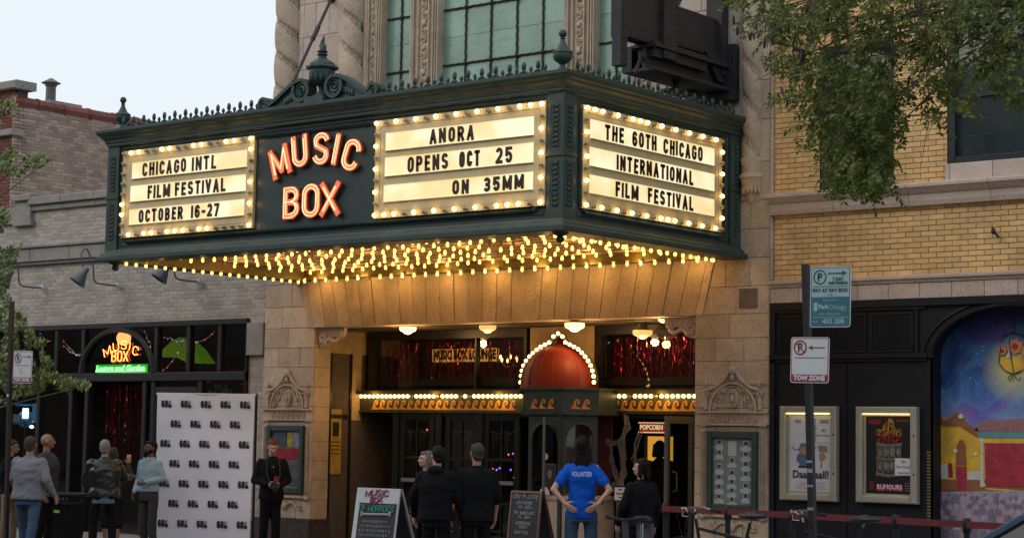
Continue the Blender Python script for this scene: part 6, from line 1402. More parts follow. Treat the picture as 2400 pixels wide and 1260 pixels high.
for r_ in range(8):
    z = hB - .20 - r_ * .292; n_ = 5 if r_ % 2 == 0 else 4
    for k in range(n_):
        u = .07 + k * (wB_ - .18) / 4.35 + (0 if r_ % 2 == 0 else (wB_ - .18) / 8.6) ; v = z / hB; dy = .012 * sin(u / wB_ * 9 + v * 3) * (1 - v) + .02 * noise.noise(Vector((u / wB_ * 3, v * 4, 1)))
        if u + .17 < wB_: o = lnk('logo', lme, bk, MBk @ Vector((u, dy - .012, z))); o.rotation_euler = (0, 0, angB)
# ================================================================ sandwich boards
WB = mat('white_painted_board', (.42, .42, .45), .6, .1, 5); CHK = mat('chalkboard', (.018, .018, .02), .75, .3, 6); CH = mat('white_chalk', (.33, .33, .36), .9, .3, 60); CHG = mat('green_chalk', (.06, .30, .20), .9, .3, 60); CHR = mat('crimson_paint', (.28, .04, .09), .7, .2, 20); WD = mat('reddish_wood', (.13, .05, .032), .55, .3, 12)
def aframe(tl, tr, bl_, br_, y, label, white=True):
    a, d = W(*tl, y), W(*tr, y); H_ = (a.z + d.z) / 2; wd_ = d.x - a.x; t = thing('sandwich_board', label, 'sandwich board', (a.x, y, 0))
    # front leaf leans back: its foot stands forward of its top
    foot = .34; sl_ = atan2(foot, H_); M_ = T((a.x, y, H_)) @ RZ(0) ; L = sqrt(H_ * H_ + foot * foot); fl = (W(*bl_, y - .3).x - a.x) * .0
    def S(u, v, o=0): return (a.x + u + (v) * dxs, y - foot * v - o * cos(sl_), H_ * (1 - v) + o * -.2)
    dxs = .16
    def q4(nm, m_, u0, u1, v0, v1, o, th=.02):
        b = MB(); P = [S(u0, v0, o), S(u1, v0, o), S(u1, v1, o), S(u0, v1, o)]; Q = [(p[0], p[1] + th, p[2]) for p in P]; b.add(P + Q, [(3, 2, 1, 0), (4, 5, 6, 7), (0, 1, 5, 4), (1, 2, 6, 5), (2, 3, 7, 6), (3, 0, 4, 7)]); return part(b, nm, m_, t)
    q4('front_board', WB if white else CHK, 0, wd_, 0, 1, 0)
    for u in (0, wd_ - .03): b = MB(); P = [(a.x + u, y + .02, H_), (a.x + u + .03, y + .02, H_), (a.x + u + .03 - .14, y + .62, 0), (a.x + u - .14, y + .62, 0)]; Q = [(p[0], p[1] + .025, p[2] + .0) for p in P]; b.add(P + Q, [(3, 2, 1, 0), (4, 5, 6, 7), (0, 1, 5, 4), (1, 2, 6, 5), (2, 3, 7, 6), (3, 0, 4, 7)]); part(b, 'rear_leg', WB if white else WD, t)
    b = MB(); P = [(a.x + .03, y + .06, H_ * .93), (a.x + wd_ - .03, y + .06, H_ * .93), (a.x + wd_ - .17, y + .63, 0), (a.x - .11, y + .63, 0)]; Q = [(p[0], p[1] + .01, p[2]) for p in P]; b.add(P + Q, [(3, 2, 1, 0), (4, 5, 6, 7), (0, 1, 5, 4), (1, 2, 6, 5), (2, 3, 7, 6), (3, 0, 4, 7)]); part(b, 'rear_board', CHK, t)
    def word(tx, u, v, w_, h_, m_, o=.014, st=.014, wob=.12):
        tot = sum(G.get(c_, (.6,))[0] + .35 for c_ in tx); k = w_ / tot; x = u - w_ / 2; b = MB()
        for c_ in tx:
            if c_ in G:
                for s_ in G[c_][1]:
                    j = R_.uniform(-wob, wob) * h_; pts = []
                    for px_, pz_ in s_: pts.append(Vector(S(x + px_ * G[c_][0] * k, v + (h_ * (1 - pz_) + j) / H_, o)))
                    b.tube(pts, st / 2, 4)
            x += (G.get(c_, (.6,))[0] + .35) * k
        return part(b, 'chalk_lettering', m_, t)
    return t, S, q4, word, wd_, H_
t, S, q4, word, wd_, H_ = aframe((838, 1143), (938, 1143), (860, 1260), (962, 1260), -4.9, 'white sandwich board with a chalked MUSIC BOX OF HORRORS listing')
q4('chalk_panel', CHK, wd_ * .10, wd_ * .97, .15, .97, .004); word('MUSIC', wd_ * .5, .02, wd_ * .55, .065, CHR, .008, .018); word('BOX', wd_ * .5, .085, wd_ * .30, .06, CHR, .008, .018); word('OF HORRORS', wd_ * .53, .175, wd_ * .8, .065, CHG, .012, .013)
b = MB(); P = [Vector(S(wd_ * .2, .265, .014)), Vector(S(wd_ * .85, .255, .014))]; b.tube(P, .013, 6)
for p in P: b.ell(p + Vector((0, 0, .012)), .02, 6, 5); b.ell(p - Vector((0, 0, .012)), .02, 6, 5)
part(b, 'chalk_bone', CH, t, True)
for k, s_ in enumerate(('HOUSE WAX AND BLACK SUN', 'HAND THE CROSSFIRE', 'THEY SAVED THE GREEN', 'PLANET AT TEN', 'GRUESOME MIDNIGHT', 'RAW AND RAMPAGE')): pass
def scribble(S, t, v0, n, u0, u1, m_, h_=.03, step=.045):
    for r_ in range(n):
        b = MB(); u = u0 + R_.uniform(0, .06); ue = u1 - R_.uniform(0, .08); v = v0 + r_ * step
        while u < ue:
            k = R_.choice((2, 3, 4)); w = .008 * k; pts = [Vector(S(u + w * i / k, v + (0 if i % 2 else h_) * R_.uniform(.6, 1), .012)) for i in range(k + 1)]; b.tube(pts, .0035, 3); u += w + R_.uniform(.008, .018)
        part(b, 'chalk_lines', m_, t)
scribble(S, t, .32, 6, wd_ * .16, wd_ * .92, CH)
t, S, q4, word, wd_, H_ = aframe((1199, 1149), (1271, 1149), (1180, 1260), (1255, 1260), -4.2, 'wood framed NOW PLAYING chalkboard standing left of the volunteer', False)
for (u0, u1, v0, v1) in ((0, .022, 0, 1), (wd_ - .022, wd_, 0, 1), (.022, wd_ - .022, 0, .02), (.022, wd_ - .022, .96, 1)): q4('wooden_frame', WD, u0, u1, v0, v1, .01)
word('NOW PLAYING', wd_ * .5, .035, wd_ * .84, .05, CH, .008, .007); word('RUMOURS', wd_ * .48, .105, wd_ * .5, .032, CH, .008, .006); word('4PM 715PM', wd_ * .5, .145, wd_ * .5, .035, CH, .008, .006); word('THE SUBSTANCE', wd_ * .5, .20, wd_ * .68, .033, CH, .008, .006); word('4PM 930PM', wd_ * .5, .245, wd_ * .45, .03, CH, .008, .006)
word('UNSTOPPABLE', wd_ * .5, .30, wd_ * .5, .033, CH, .008, .006); word('630PM', wd_ * .5, .34, wd_ * .26, .03, CH, .008, .006); word('GRIFTED', wd_ * .45, .39, wd_ * .45, .033, CH, .008, .006)
# ================================================================ barrier posts and belts
BELT = mat('wine_red_belt', (.13, .013, .024), .7, .15, 10, .2, 80); yb_ = -2.6
sp_ = [(1560, 1200, -2.35), (1706, 1188, -2.5), (1858, 1207, yb_), (2100, 1210, yb_ - .25), (2266, 1216, yb_ - .45)]
pp = []
for k, (px, py, y) in enumerate(sp_):
    p = W(px, py, y); p.z = .98; pp.append(p)
    lab = ['black barrier post just right of the open glass door', 'black barrier post in front of the right stone pillar', 'black barrier post right behind the sign post base', 'black barrier post below the flaming drum poster', 'rightmost black barrier post in front of the mural'][k]
    t = thing('barrier_post', lab, 'barrier post', (p.x, p.y, 0), 'black barrier posts joined by red belts'); b = MB(); b.lathe([(.17, 0), (.17, .02), (.04, .05), (.032, .06), (.032, .84)], (p.x, p.y, 0), 16); part(b, 'post', BLACK, t, True); b = MB(); b.lathe([(.04, .84), (.045, .85), (.045, .96), (.03, .985)], (p.x, p.y, 0), 16); part(b, 'belt_head', BLACK, t, True)
for k, (i, lab) in enumerate(((1, 'wine red belt in front of the stone pillar and showcase'), (2, 'wine red belt below the two poster cases'), (3, 'wine red belt between the poster cases and the mural'))):
    a, e = pp[i], pp[i + 1]; b = MB(); n_ = 14
    for q_ in range(n_):
        f0, f1 = q_ / n_, (q_ + 1) / n_; A, B_ = a.lerp(e, f0), a.lerp(e, f1); sg = lambda f: .006 * 4 * f * (1 - f); z0_, z1_ = .93 - sg(f0), .93 - sg(f1); o = .035
        b.add([(A.x, A.y - o, z0_ - .04), (B_.x, B_.y - o, z1_ - .04), (B_.x, B_.y - o, z1_ + .03), (A.x, A.y - o, z0_ + .03)], [(0, 1, 2, 3)])
    o = part(b, 'barrier_belt', BELT, None); tag(o, lab, 'belt', 'red belts between the barrier posts')
a, e = pp[0], pp[1]; b = MB(); b.add([(a.x - .05, a.y - .04, .885), (e.x, e.y - .04, .885), (e.x, e.y - .04, .955), (a.x - .05, a.y - .04, .955)], [(0, 1, 2, 3)]); o = part(b, 'barrier_belt', BELT, None); tag(o, 'wine red belt across the open glass door behind the bicycle', 'belt', 'red belts between the barrier posts')
a = pp[4]; b = MB(); b.add([(a.x, a.y - .04, .885), (a.x + 2.2, a.y - .2, .87), (a.x + 2.2, a.y - .2, .94), (a.x, a.y - .04, .955)], [(0, 1, 2, 3)]); o = part(b, 'barrier_belt', BELT, None); tag(o, 'wine red belt running out of the picture before the mural seats', 'belt', 'red belts between the barrier posts')
# ================================================================ litter bin
c = W(152, 1158, -3.7); bin_ = thing('litter_bin', 'black slatted metal litter bin with a yellow label on the kerb', 'litter bin', (c.x, c.y, 0)); R0 = .30; Hb = c.z
for i in range(36):
    a = 2 * pi * i / 36; b = MB(); b.tube([(c.x + R0 * .82 * cos(a), c.y + R0 * .82 * sin(a), .08), (c.x + R0 * .97 * cos(a), c.y + R0 * .97 * sin(a), Hb * .6), (c.x + R0 * cos(a), c.y + R0 * sin(a), Hb - .03)], .011, 4); part(b, 'slat', BLACK, bin_)
for z, r_, k in ((Hb, R0 + .015, .025), (Hb - .12, R0, .014), (.10, R0 * .83, .02), (Hb * .55, R0 * .95, .01)): b = MB(); b.tube([(c.x + r_ * cos(q), c.y + r_ * sin(q), z) for q in [2 * pi * i / 28 for i in range(28)]], k, 6, True); part(b, 'rim', BLACK, bin_, True)
b = MB(); b.lathe([(R0 * .78, .05), (R0 * .9, Hb - .1), (R0 * .86, Hb - .1), (R0 * .7, .1)], (c.x, c.y, 0), 20); part(b, 'liner', BLACKM, bin_, True)
for px in (130,): p = W(px, 1197, c.y - R0); b = MB(); b.box(p.x - .10, p.x + .10, p.y - .015, p.y - .008, p.z - .02, p.z + .02); part(b, 'label', mat('lime_label', (.30, .42, .03), .5, .1), bin_)
# ================================================================ film light on a stand
p = W(60, 975, -2.6); t = thing('film_light', 'blue edged film lamp on a stand glowing near the left pole', 'lamp', (p.x, p.y, 0)); M_ = T(p) @ RZ(.9) @ RX(-.25)
b = MB(); b.lathe([(.06, 0), (.10, -.05), (.13, -.17), (.135, -.17), (.11, -.04), (.06, .02)], (0, 0, 0), 16, RX(-pi / 2) @ RX(pi)); b.xf(M_); part(b, 'housing', mat('blue_housing', (.03, .20, .42), .4, .1), t, True)
b = MB(); b.box(-.045, .045, -.19, -.18, -.08, .08); b.xf(M_); part(b, 'lens', mat('cool_lamp_face', (.6, .8, 1), .3, 0, emit=(.55, .8, 1), es=2.2), t)
for s in (-1, 1): b = MB(); b.box(-.16, .16, -.24, -.17, .12, .135) if s > 0 else b.box(.10, .16, -.26, -.17, -.14, .14); b.xf(M_); part(b, 'barn_door', MATS['blue_housing'], t)
b = MB(); b.box(-.09, .02, .0, .12, -.09, .04); b.xf(M_ @ T((-.1, .02, 0))); part(b, 'ballast', mat('grey_device', (.08, .09, .11), .5), t)
b = MB(); b.tube([p + Vector((0, 0, -.08)), (p.x, p.y, .1)], .015, 6)
for k in range(3): a = 2.1 * k; b.tube([(p.x, p.y, .5), (p.x + .45 * cos(a), p.y + .45 * sin(a), .0)], .011, 5)
part(b, 'stand', BLACK, t, True); b = MB(); q_ = p + Vector((.16, 0, -.16)); b.ell(q_, (.035, .035, .025), 8, 6); part(b, 'lamp_head', mat('white_glow', (.9, .9, 1), .4, 0, emit=(.8, .9, 1), es=2), t, True)
# ================================================================ bicycles
CHR_ = mat('dull_chrome', (.35, .35, .36), .25, .1, metal=.8); RUB = mat('tyre_rubber', (.012, .012, .012), .8, .1)
def bicycle(x, y, rz, label, nm='bicycle', dark=BLACK):
    t = thing(nm, label, 'bicycle', (x, y, 0)); M_ = T((x, y, 0)) @ RZ(rz)
    for cx_ in (0, 1.04):
        b = MB(); b.tube([M_ @ Vector((cx_ + .33 * cos(a), 0, .345 + .33 * sin(a))) for a in [2 * pi * i / 40 for i in range(40)]], .018, 7, True); w_ = part(b, 'wheel', RUB, t, True)
        b = MB(); b.tube([M_ @ Vector((cx_ + .305 * cos(a), 0, .345 + .305 * sin(a))) for a in [2 * pi * i / 40 for i in range(40)]], .009, 6, True); part(b, 'rim', CHR_, w_, True)
        b = MB()
        for i in range(20): a = 2 * pi * i / 20; b.tube([M_ @ Vector((cx_, .02 * (-1) ** i, .345)), M_ @ Vector((cx_ + .3 * cos(a), 0, .345 + .3 * sin(a)))], .0015, 3)
        b.tube([M_ @ Vector((cx_, -.05, .345)), M_ @ Vector((cx_, .05, .345))], .018, 8); part(b, 'spokes', CHR_, w_)
        b = MB(); b.tube([M_ @ Vector((cx_ + .37 * cos(a), 0, .345 + .37 * sin(a))) for a in [pi * (.15 + .75 * i / 16) for i in range(17)]], .02, 5, flat=.4); part(b, 'mudguard', dark, t, True)
    V = lambda a, z, o=0: M_ @ Vector((a, o, z)); hd, st_, bbk, ra, fa = (.17, .82), (.72, .78), (.62, .30), (1.04, .345), (0, .345)
    b = MB()
    for p_, q_ in (((.17, .82), (.72, .72)), ((.19, .70), (.60, .30)), ((.60, .30), (.76, .90)), ((.60, .30), (1.04, .345)), ((.73, .76), (1.04, .345)), ((.15, .92), (.20, .66))): b.tube([V(*p_), V(*q_)], .017, 7)
    for o in (-.05, .05): b.tube([V(.19, .66, o), V(.08, .5, o), V(0, .345, o)], .012, 6)
    part(b, 'frame', dark, t, True)
    b = MB(); b.tube([V(.15, .92), V(.13, 1.02)], .014, 6); b.tube([V(.20, 1.0, -.30), V(.12, 1.03, -.2), V(.10, 1.03, 0), V(.12, 1.03, .2), V(.20, 1.0, .30)], .012, 7); part(b, 'handlebar', CHR_, t, True)
    for o in (-1, 1): b = MB(); b.tube([V(.19, 1.0, o * .28), V(.30, .985, o * .33)], .018, 7); part(b, 'grip', BLACKM, t, True)
    for o in (-1, 1): b = MB(); b.tube([V(.10, 1.0, o * .2), V(.12, .95, o * .26), V(.20, .95, o * .31)], .006, 5); b.ell(V(.09, 1.02, o * .19), .02, 7, 5); part(b, 'brake_lever', CHR_, t, True)
    b = MB(); b.tube([V(.12, 1.0, .1), V(.0, .98, .12), V(.0, .75, .05), V(.14, .7, 0)], .004, 4); b.tube([V(.12, 1.0, -.1), V(-.02, .95, -.1), V(.03, .7, -.05), V(.15, .68, 0)], .004, 4); part(b, 'brake_cable', BLACKM, t)
    b = MB(); b.ell(V(.83, .97), (.13, .08, .035), 10, 6, (RZ(rz)).to_3x3()); b.cap(V(.80, .97), V(.65, .965), .05, .022, 8); part(b, 'saddle', mat('worn_black_saddle', (.02, .02, .022), .4, .2), t, True)
    b = MB(); b.tube([V(.76, .88), V(.79, .96)], .013, 6); part(b, 'seat_post', CHR_, t); b = MB(); b.lathe([(.09, -.01), (.09, .01)], V(.6, .3), 14, RZ(rz) @ RX(pi / 2)); b.tube([V(.6, .3, .06), V(.72, .18, .08)], .01, 5); b.tube([V(.6, .3, -.06), V(.48, .42, -.08)], .01, 5); part(b, 'crank', CHR_, t)
    return t
p = W(1600, 1245, -4.6); bicycle(p.x - .1, -4.45, radians(8), 'black bicycle with chrome handlebar parked before the open door')
p = W(1510, 1230, -4.7); 
p2 = W(1760, 1250, -4.6); bicycle(p2.x + .2, -4.2, radians(14), 'black bicycle parked beside the foot of the right sign post')
# ================================================================ kerbside fixtures at 1440-1540: parked cargo bike seat
p = W(1503, 1216, -4.5); t = thing('bicycle_saddle_post', 'dark shared bicycle with a big padded saddle at the kerb', 'bicycle', (p.x, p.y, 0)); M_ = T((p.x, p.y, 0)) @ RZ(1.9); zz = p.z
t.name = 'shared_bicycle'
b = MB(); b.ell(M_ @ Vector((.05, 0, zz)), (.11, .10, .04), 10, 7); b.cap(M_ @ Vector((0, 0, zz)), M_ @ Vector((-.14, 0, zz)), .045, .022, 8); part(b, 'saddle', MATS['worn_black_saddle'], t, True)
b = MB(); b.tube([M_ @ Vector((.03, 0, zz)), M_ @ Vector((0, 0, .5))], .02, 8); part(b, 'seat_post', CHR_, t, True)
b = MB(); b.tube([M_ @ Vector((0, 0, .55)), M_ @ Vector((-.2, 0, .35)), M_ @ Vector((-.55, 0, .5)), M_ @ Vector((-.62, 0, .90))], .035, 8); b.tube([M_ @ Vector((0, 0, .5)), M_ @ Vector((.4, 0, .33))], .025, 8); part(b, 'frame', mat('grey_frame_paint', (.06, .065, .075), .4), t, True)
for cx_ in (.42, -.70): b = MB(); b.tube([M_ @ Vector((cx_ + .3 * cos(a), 0, .33 + .3 * sin(a))) for a in [2 * pi * i / 32 for i in range(32)]], .028, 7, True); part(b, 'wheel', RUB, t, True)
b = MB(); b.tube([M_ @ Vector((-.58, -.22, .93)), M_ @ Vector((-.64, 0, .90)), M_ @ Vector((-.58, .22, .93))], .018, 7); part(b, 'handlebar', BLACKM, t, True)
b = MB(); b.box(-.06, .06, -.08, .08, zz - .20, zz - .05); b.xf(M_ @ T((.16, 0, 0))); part(b, 'rear_box', mat('grey_device', (.08, .09, .11), .5), t)
# ================================================================ car at the lower right corner
q1 = W(2315, 1262, -6.2); DZ_ = W(2318, 1256, -6.2).z; car = thing('parked_car', 'dark slate blue car whose sloping roof pillar fills the lower right corner', 'car', (q1.x + 1.5, -7.0, 0))
CP = mat('slate_blue_car_paint', (.06, .10, .15), .25, .05, 2, coat=.6); CG = mat('car_glass', (.008, .011, .015), .25, .1, 2, spec=.3)
cx0 = -7.27; prof = [(0, .35), (.05, .62), (.35, .74), (1.02, .84), (1.55, 1.22), (2.0, 1.40), (2.8, 1.42), (3.5, 1.22), (4.0, .92), (4.35, .88), (4.45, .5), (4.4, .3), (0.1, .28)]
def carsec(pts, y0, y1, ins): return pts
b = MB(); lower = [(0, .35), (.05, .62), (.35, .76), (1.0, .86), (3.95, .92), (4.35, .88), (4.45, .5), (4.4, .28), (.08, .26)]
zs0 = W(2315, 1262, -6.2).z; dz = zs0 - .9
LO = [(cx0 + x, z) for x, z in lower]; b.prism(LO, -7.9, -6.2); part(b, 'body', CP, car)
b = MB(); rp = [(1.0, .87), (1.62, 1.26), (2.05, 1.42), (2.8, 1.44), (3.5, 1.22), (3.95, .93)]; vs = []
for (x, z) in rp: k = (z - .87) / .55; vs += [(cx0 + x, -6.22 - .20 * k, z), (cx0 + x, -7.88 + .20 * k, z)]
fs = [(2 * i, 2 * i + 1, 2 * i + 3, 2 * i + 2) for i in range(5)] + [tuple(range(0, 12, 2)), tuple(range(11, 0, -2))]; b.add(vs, fs); part(b, 'windows', CG, car)
b = MB()
for s in (0, 1):
    pts = [Vector(vs[2 * i + s]) + Vector((0, .0, .01)) for i in range(6)]; b.tube(pts, .035, 6)
b.add([Vector(vs[4]) + Vector((0, 0, .02)), Vector(vs[5]) + Vector((0, 0, .02)), Vector(vs[7]) + Vector((0, 0, .02)), Vector(vs[6]) + Vector((0, 0, .02))], [(0, 1, 2, 3)]); part(b, 'roof', CP, car, True)
for x in (.85, 3.55):
    for y in (-6.3, -7.8): b = MB(); b.lathe([(.2, -.1), (.31, -.1), (.33, -.07), (.33, .07), (.31, .1), (.2, .1)], (cx0 + x, y, .2), 24, RX(pi / 2)); part(b, 'wheel', RUB, car, True)
for y in (-6.4, -7.7): b = MB(); b.ell((cx0 + .06, y, .66), (.06, .16, .07), 10, 6); part(b, 'headlight', CHR_, car, True)
# ================================================================ trees
LF = mat('locust_leaf', (.13, .165, .04), .55, .25, 8, rnd=.45); LF2 = mat('yellowing_leaf', (.20, .16, .03), .6, .25, 8, rnd=.3); POD = mat('dark_seed_pod', (.022, .016, .020), .5, .3, 20); BARK = mat('grey_bark', (.10, .085, .07), .9, .3, 10, .5, 30)
for m_ in (LF, LF2):
    bs2 = m_.node_tree.nodes['Principled BSDF']; bs2.inputs['Subsurface Weight'].default_value = .0; bs2.inputs['Specular IOR Level'].default_value = .3
def translucent(m_, c_):
    t_ = m_.node_tree; n_ = t_.nodes; tr = n_.new('ShaderNodeBsdfTranslucent'); tr.inputs[0].default_value = (*c_, 1); mx_ = n_.new('ShaderNodeMixShader'); mx_.inputs[0].default_value = .4
    t_.links.new(n_['Principled BSDF'].outputs[0], mx_.inputs[1]); t_.links.new(tr.outputs[0], mx_.inputs[2]); t_.links.new(mx_.outputs[0], n_['Material Output'].inputs[0])
translucent(LF, (.14, .22, .04)); translucent(LF2, (.35, .28, .04))
def inpoly(x, y, P):
    c_ = False; j = len(P) - 1
    for i in range(len(P)):
        if (P[i][1] > y) != (P[j][1] > y) and x < (P[j][0] - P[i][0]) * (y - P[i][1]) / (P[j][1] - P[i][1]) + P[i][0]: c_ = not c_
        j = i
    return c_
def spray(mb, base, d, n, ls, lw, droop=.25):
    """a hanging spray: thin stem with leaflets in two ranks"""
    p = Vector(base); d = Vector(d).normalized(); P = [p.copy()]; L_ = ls * .62
    for i in range(n):
        d = (d + Vector((0, 0, -droop * .25)) + Vector((R_.gauss(0, .07), R_.gauss(0, .07), R_.gauss(0, .05)))).normalized(); p = p + d * L_; P.append(p.copy())
        side = d.cross(Vector((0, -.6, .8))).normalized() if abs(d.z) < .95 else Vector((1, 0, 0))
        for s in (-1, 1):
            if R_.random() < .1: continue
            a = (side * s + d * .5 + Vector((R_.gauss(0, .25), R_.gauss(0, .35), R_.gauss(-.25, .25)))).normalized(); l = ls * R_.uniform(.75, 1.2)
            nrm = a.cross(Vector((R_.gauss(0, .6), -1, R_.gauss(.3, .6)))).normalized() * lw * R_.uniform(.8, 1.15); up_ = a.cross(nrm).normalized() * l * .12
            mb.k = 1 if R_.random() < spray.yel else 0
            mb.add([p, p + a * l * .45 + nrm, p + a * l, p + a * l * .45 - nrm, p + a * l * .5 + up_], [(0, 1, 4), (1, 2, 4), (2, 3, 4), (3, 0, 4)])
    return P
spray.yel = .04
tree = thing('street_tree', 'leafy street tree with dark pods hanging over the yellow brick building', 'tree', (W(2640, 900, -4).x, -4.0, 0))
tx0 = W(2640, 900, -4).x
poly = [(1690, -60), (1700, 20), (1712, 70), (1745, 60), (1790, 80), (1770, 150), (1760, 190), (1800, 220), (1835, 250), (1862, 262), (1890, 250), (1870, 290), (1858, 330), (1900, 330), (1935, 322), (1928, 380), (1915, 430), (1950, 440), (1990, 420), (2030, 450), (2050, 462), (2062, 430), (2085, 450), (2105, 440), (2095, 400), (2085, 350), (2100, 320), (2140, 345), (2135, 300), (2120, 265), (2160, 280), (2200, 290), (2222, 240), (2260, 290), (2285, 240), (2310, 300), (2330, 240), (2380, 240), (2420, 210), (2500, 250), (2500, -80)]
dense = [(1760, -60), (1800, 120), (1880, 230), (1930, 400), (2050, 440), (2080, 300), (2110, 200), (2200, 200), (2290, 180), (2400, 130), (2500, 150), (2500, -80)]
cr_ = MB(); st_m = MB(); pods = MB(); pts_tips = []
for i in range(1650):
    while True:
        px, py = R_.uniform(1690, 2500), R_.uniform(-80, 462)
        if not inpoly(px, py, poly): continue
        if not inpoly(px, py, dense) and R_.random() < .35: continue
        q = .5 + .5 * noise.noise(Vector((px * .011, py * .013, 4)))
        if R_.random() < 2.6 * q - .62: break
    y = R_.gauss(-4.0, .4); p = W(px, py, y); a = R_.uniform(0, 2 * pi); d = Vector((cos(a) * .8, sin(a) * .5, R_.uniform(-.9, .1)))
    P = spray(cr_, p + Vector((0, 0, .06)), d, R_.choice((3, 4, 5, 6)), .068, .018); st_m.tube(P, .0028, 3); pts_tips.append(p)
for i in range(500):                                   # the long hanging mass
    t_ = R_.random() ** .8; px = 2000 + 12 * t_ + R_.gauss(0, 40 + 30 * (1 - t_)); py = 180 + 265 * t_; 
    if not inpoly(px, py, poly): continue
    y = R_.gauss(-4.1, .22); p = W(px, py, y); a = R_.uniform(0, 2 * pi); P = spray(cr_, p, Vector((cos(a) * .6, sin(a) * .5, -.8)), 4, .060, .016, .5)
for (px, py, n) in ((1765, 80, 6), (1800, 88, 5), (1820, 70, 4), (1730, 62, 3), (1850, 75, 3), (1835, 225, 5), (1855, 130, 4), (1880, 128, 4), (1810, 130, 3), (2010, 50, 3), (2290, 90, 5), (2130, 190, 4), (1960, 40, 3), (2150, 20, 4), (2095, 120, 3), (2330, 60, 3), (1905, 30, 3)):
    for k in range(n):
        p = W(px + R_.gauss(0, 12), py + R_.gauss(0, 8), -4.4 + R_.gauss(0, .06)); a = R_.uniform(-.35, .35); pods = MB(); pods.ell(p, (.017, .006, .055), 6, 5, Matrix.Rotation(a, 3, 'Y') @ Matrix.Rotation(R_.uniform(0, 3), 3, 'Z')); part(pods, 'seed_pod', POD, tree, True)
part(cr_, 'crown', [LF, LF2], tree)
# limbs: trunk outside the frame, boughs reaching in
tk = MB(); tk.tube([(tx0, -4, 0), (tx0 + .05, -4, 1.5), (tx0 - .03, -4, 3.0), (tx0 + .1, -4, 5.8)], .17, 10, r2=.12); part(tk, 'trunk', BARK, tree, True)
lb_ = MB(); base = Vector((tx0 + .05, -4, 5.6))
for (px, py, y) in ((1712, 60, -4.2), (1800, 40, -3.8), (1770, 190, -4.1), (1860, 300, -4.2), (2050, 360, -4.1), (2100, 250, -4.4), (2200, 150, -3.6), (2350, 180, -4.2), (2000, 100, -3.9), (1930, 130, -4.3), (2260, 40, -4.0), (2140, 60, -4.4)):
    e = W(px, py, y); m1 = base.lerp(e, .35) + Vector((0, R_.uniform(-.2, .2), .75)); m2 = base.lerp(e, .72) + Vector((0, R_.uniform(-.15, .15), .45)); P = []
    for k in range(13): q = k / 12; P.append(base * (1 - q) ** 3 + m1 * 3 * q * (1 - q) ** 2 + m2 * 3 * q * q * (1 - q) + e * q ** 3)
    lb_.tube(P, .028, 6, r2=.003)
    for k in range(5, 12):
        s_ = P[k]; lb_.tube([s_, s_ + Vector((R_.gauss(0, .15), R_.gauss(0, .1), R_.uniform(-.3, .1))), s_ + Vector((R_.gauss(0, .3), R_.gauss(0, .2), R_.uniform(-.55, .05)))], .008, 4, r2=.002)
part(lb_, 'limbs', BARK, tree, True); part(st_m, 'twigs', BARK, tree)
# left tree (fan leaves), two boughs and a low mass
GK = mat('fan_leaf', (.075, .13, .022), .55, .25, 8, rnd=.35); GK2 = mat('yellow_green_fan_leaf', (.22, .22, .03), .55, .25, 8, rnd=.3)
lt = thing('left_street_tree', 'leafy street tree reaching into the left edge of the picture', 'tree', (W(-230, 900, -4.3).x, -4.3, 0)); lt.name = 'ginkgo_tree'
spray.yel = .08; cr2_ = MB(); tw = MB()
pl1 = [(-60, 300), (-60, 240), (20, 232), (45, 210), (58, 195), (60, 215), (45, 240), (20, 290), (0, 300)]
pl2 = [(-60, 330), (0, 340), (30, 350), (60, 358), (100, 360), (122, 372), (100, 385), (60, 400), (40, 415), (0, 400), (-60, 420)]
pl3 = [(-60, 460), (0, 470), (20, 500), (30, 530), (0, 545), (-60, 560)]
pl4 = [(-60, 570), (10, 580), (55, 575), (40, 600), (25, 640), (15, 680), (30, 720), (60, 740), (62, 765), (110, 790), (100, 820), (130, 850), (105, 862), (160, 882), (190, 888), (210, 896), (205, 912), (160, 918), (120, 905), (80, 920), (30, 935), (-60, 960)]
def fan(mb, p, s):
    a = R_.uniform(0, 2 * pi); u = Vector((cos(a), R_.gauss(0, .4), sin(a) * .7 - .3)).normalized(); n_ = u.cross(Vector((R_.gauss(0, .5), -1, R_.gauss(.4, .4)))).normalized()
    P = [p]
    for k in range(5): q = (k / 4 - .5) * 1.9; P.append(p + (u * cos(q) + n_ * sin(q)) * s * (.95 if k != 2 else .85))
    mb.k = 1 if R_.random() < .22 else 0; mb.add(P, [(0, 1, 2), (0, 2, 3), (0, 3, 4), (0, 4, 5)])
for P_, n_ in ((pl1, 420), (pl2, 1100), (pl3, 560), (pl4, 4200)):
    xs = [p[0] for p in P_]; ys = [p[1] for p in P_]; k = 0
    while k < n_:
        px, py = R_.uniform(min(xs), max(xs)), R_.uniform(min(ys), max(ys))
        if not inpoly(px, py, P_): continue
        if noise.noise(Vector((px * .03, py * .03, 2))) < -.22: k += .3; continue
        fan(cr2_, W(px, py, R_.gauss(-4.1, .22) if P_ is not pl4 else R_.uniform(-4.15, -3.6)), .048 * R_.uniform(.7, 1.2)); k += 1
part(cr2_, 'crown', [GK, GK2], lt); tk = MB(); bx_ = W(-230, 900, -4.3).x; tk.tube([(bx_, -4.3, 0), (bx_ + .04, -4.3, 2), (bx_ - .02, -4.3, 4.5), (bx_, -4.3, 6.5)], .13, 10, r2=.06); part(tk, 'trunk', BARK, lt, True)
lb_ = MB()
for (px, py, z0_) in ((56, 200, 4.6), (118, 372, 3.9), (70, 365, 4.0), (15, 520, 3.2), (100, 800, 1.9), (200, 903, 1.4), (50, 600, 2.8), (120, 850, 1.7)):
    e = W(px, py, -4.1); s_ = Vector((bx_, -4.3, z0_)); lb_.tube([s_, s_.lerp(e, .5) + Vector((0, 0, .12)), e], .025, 6, r2=.003)
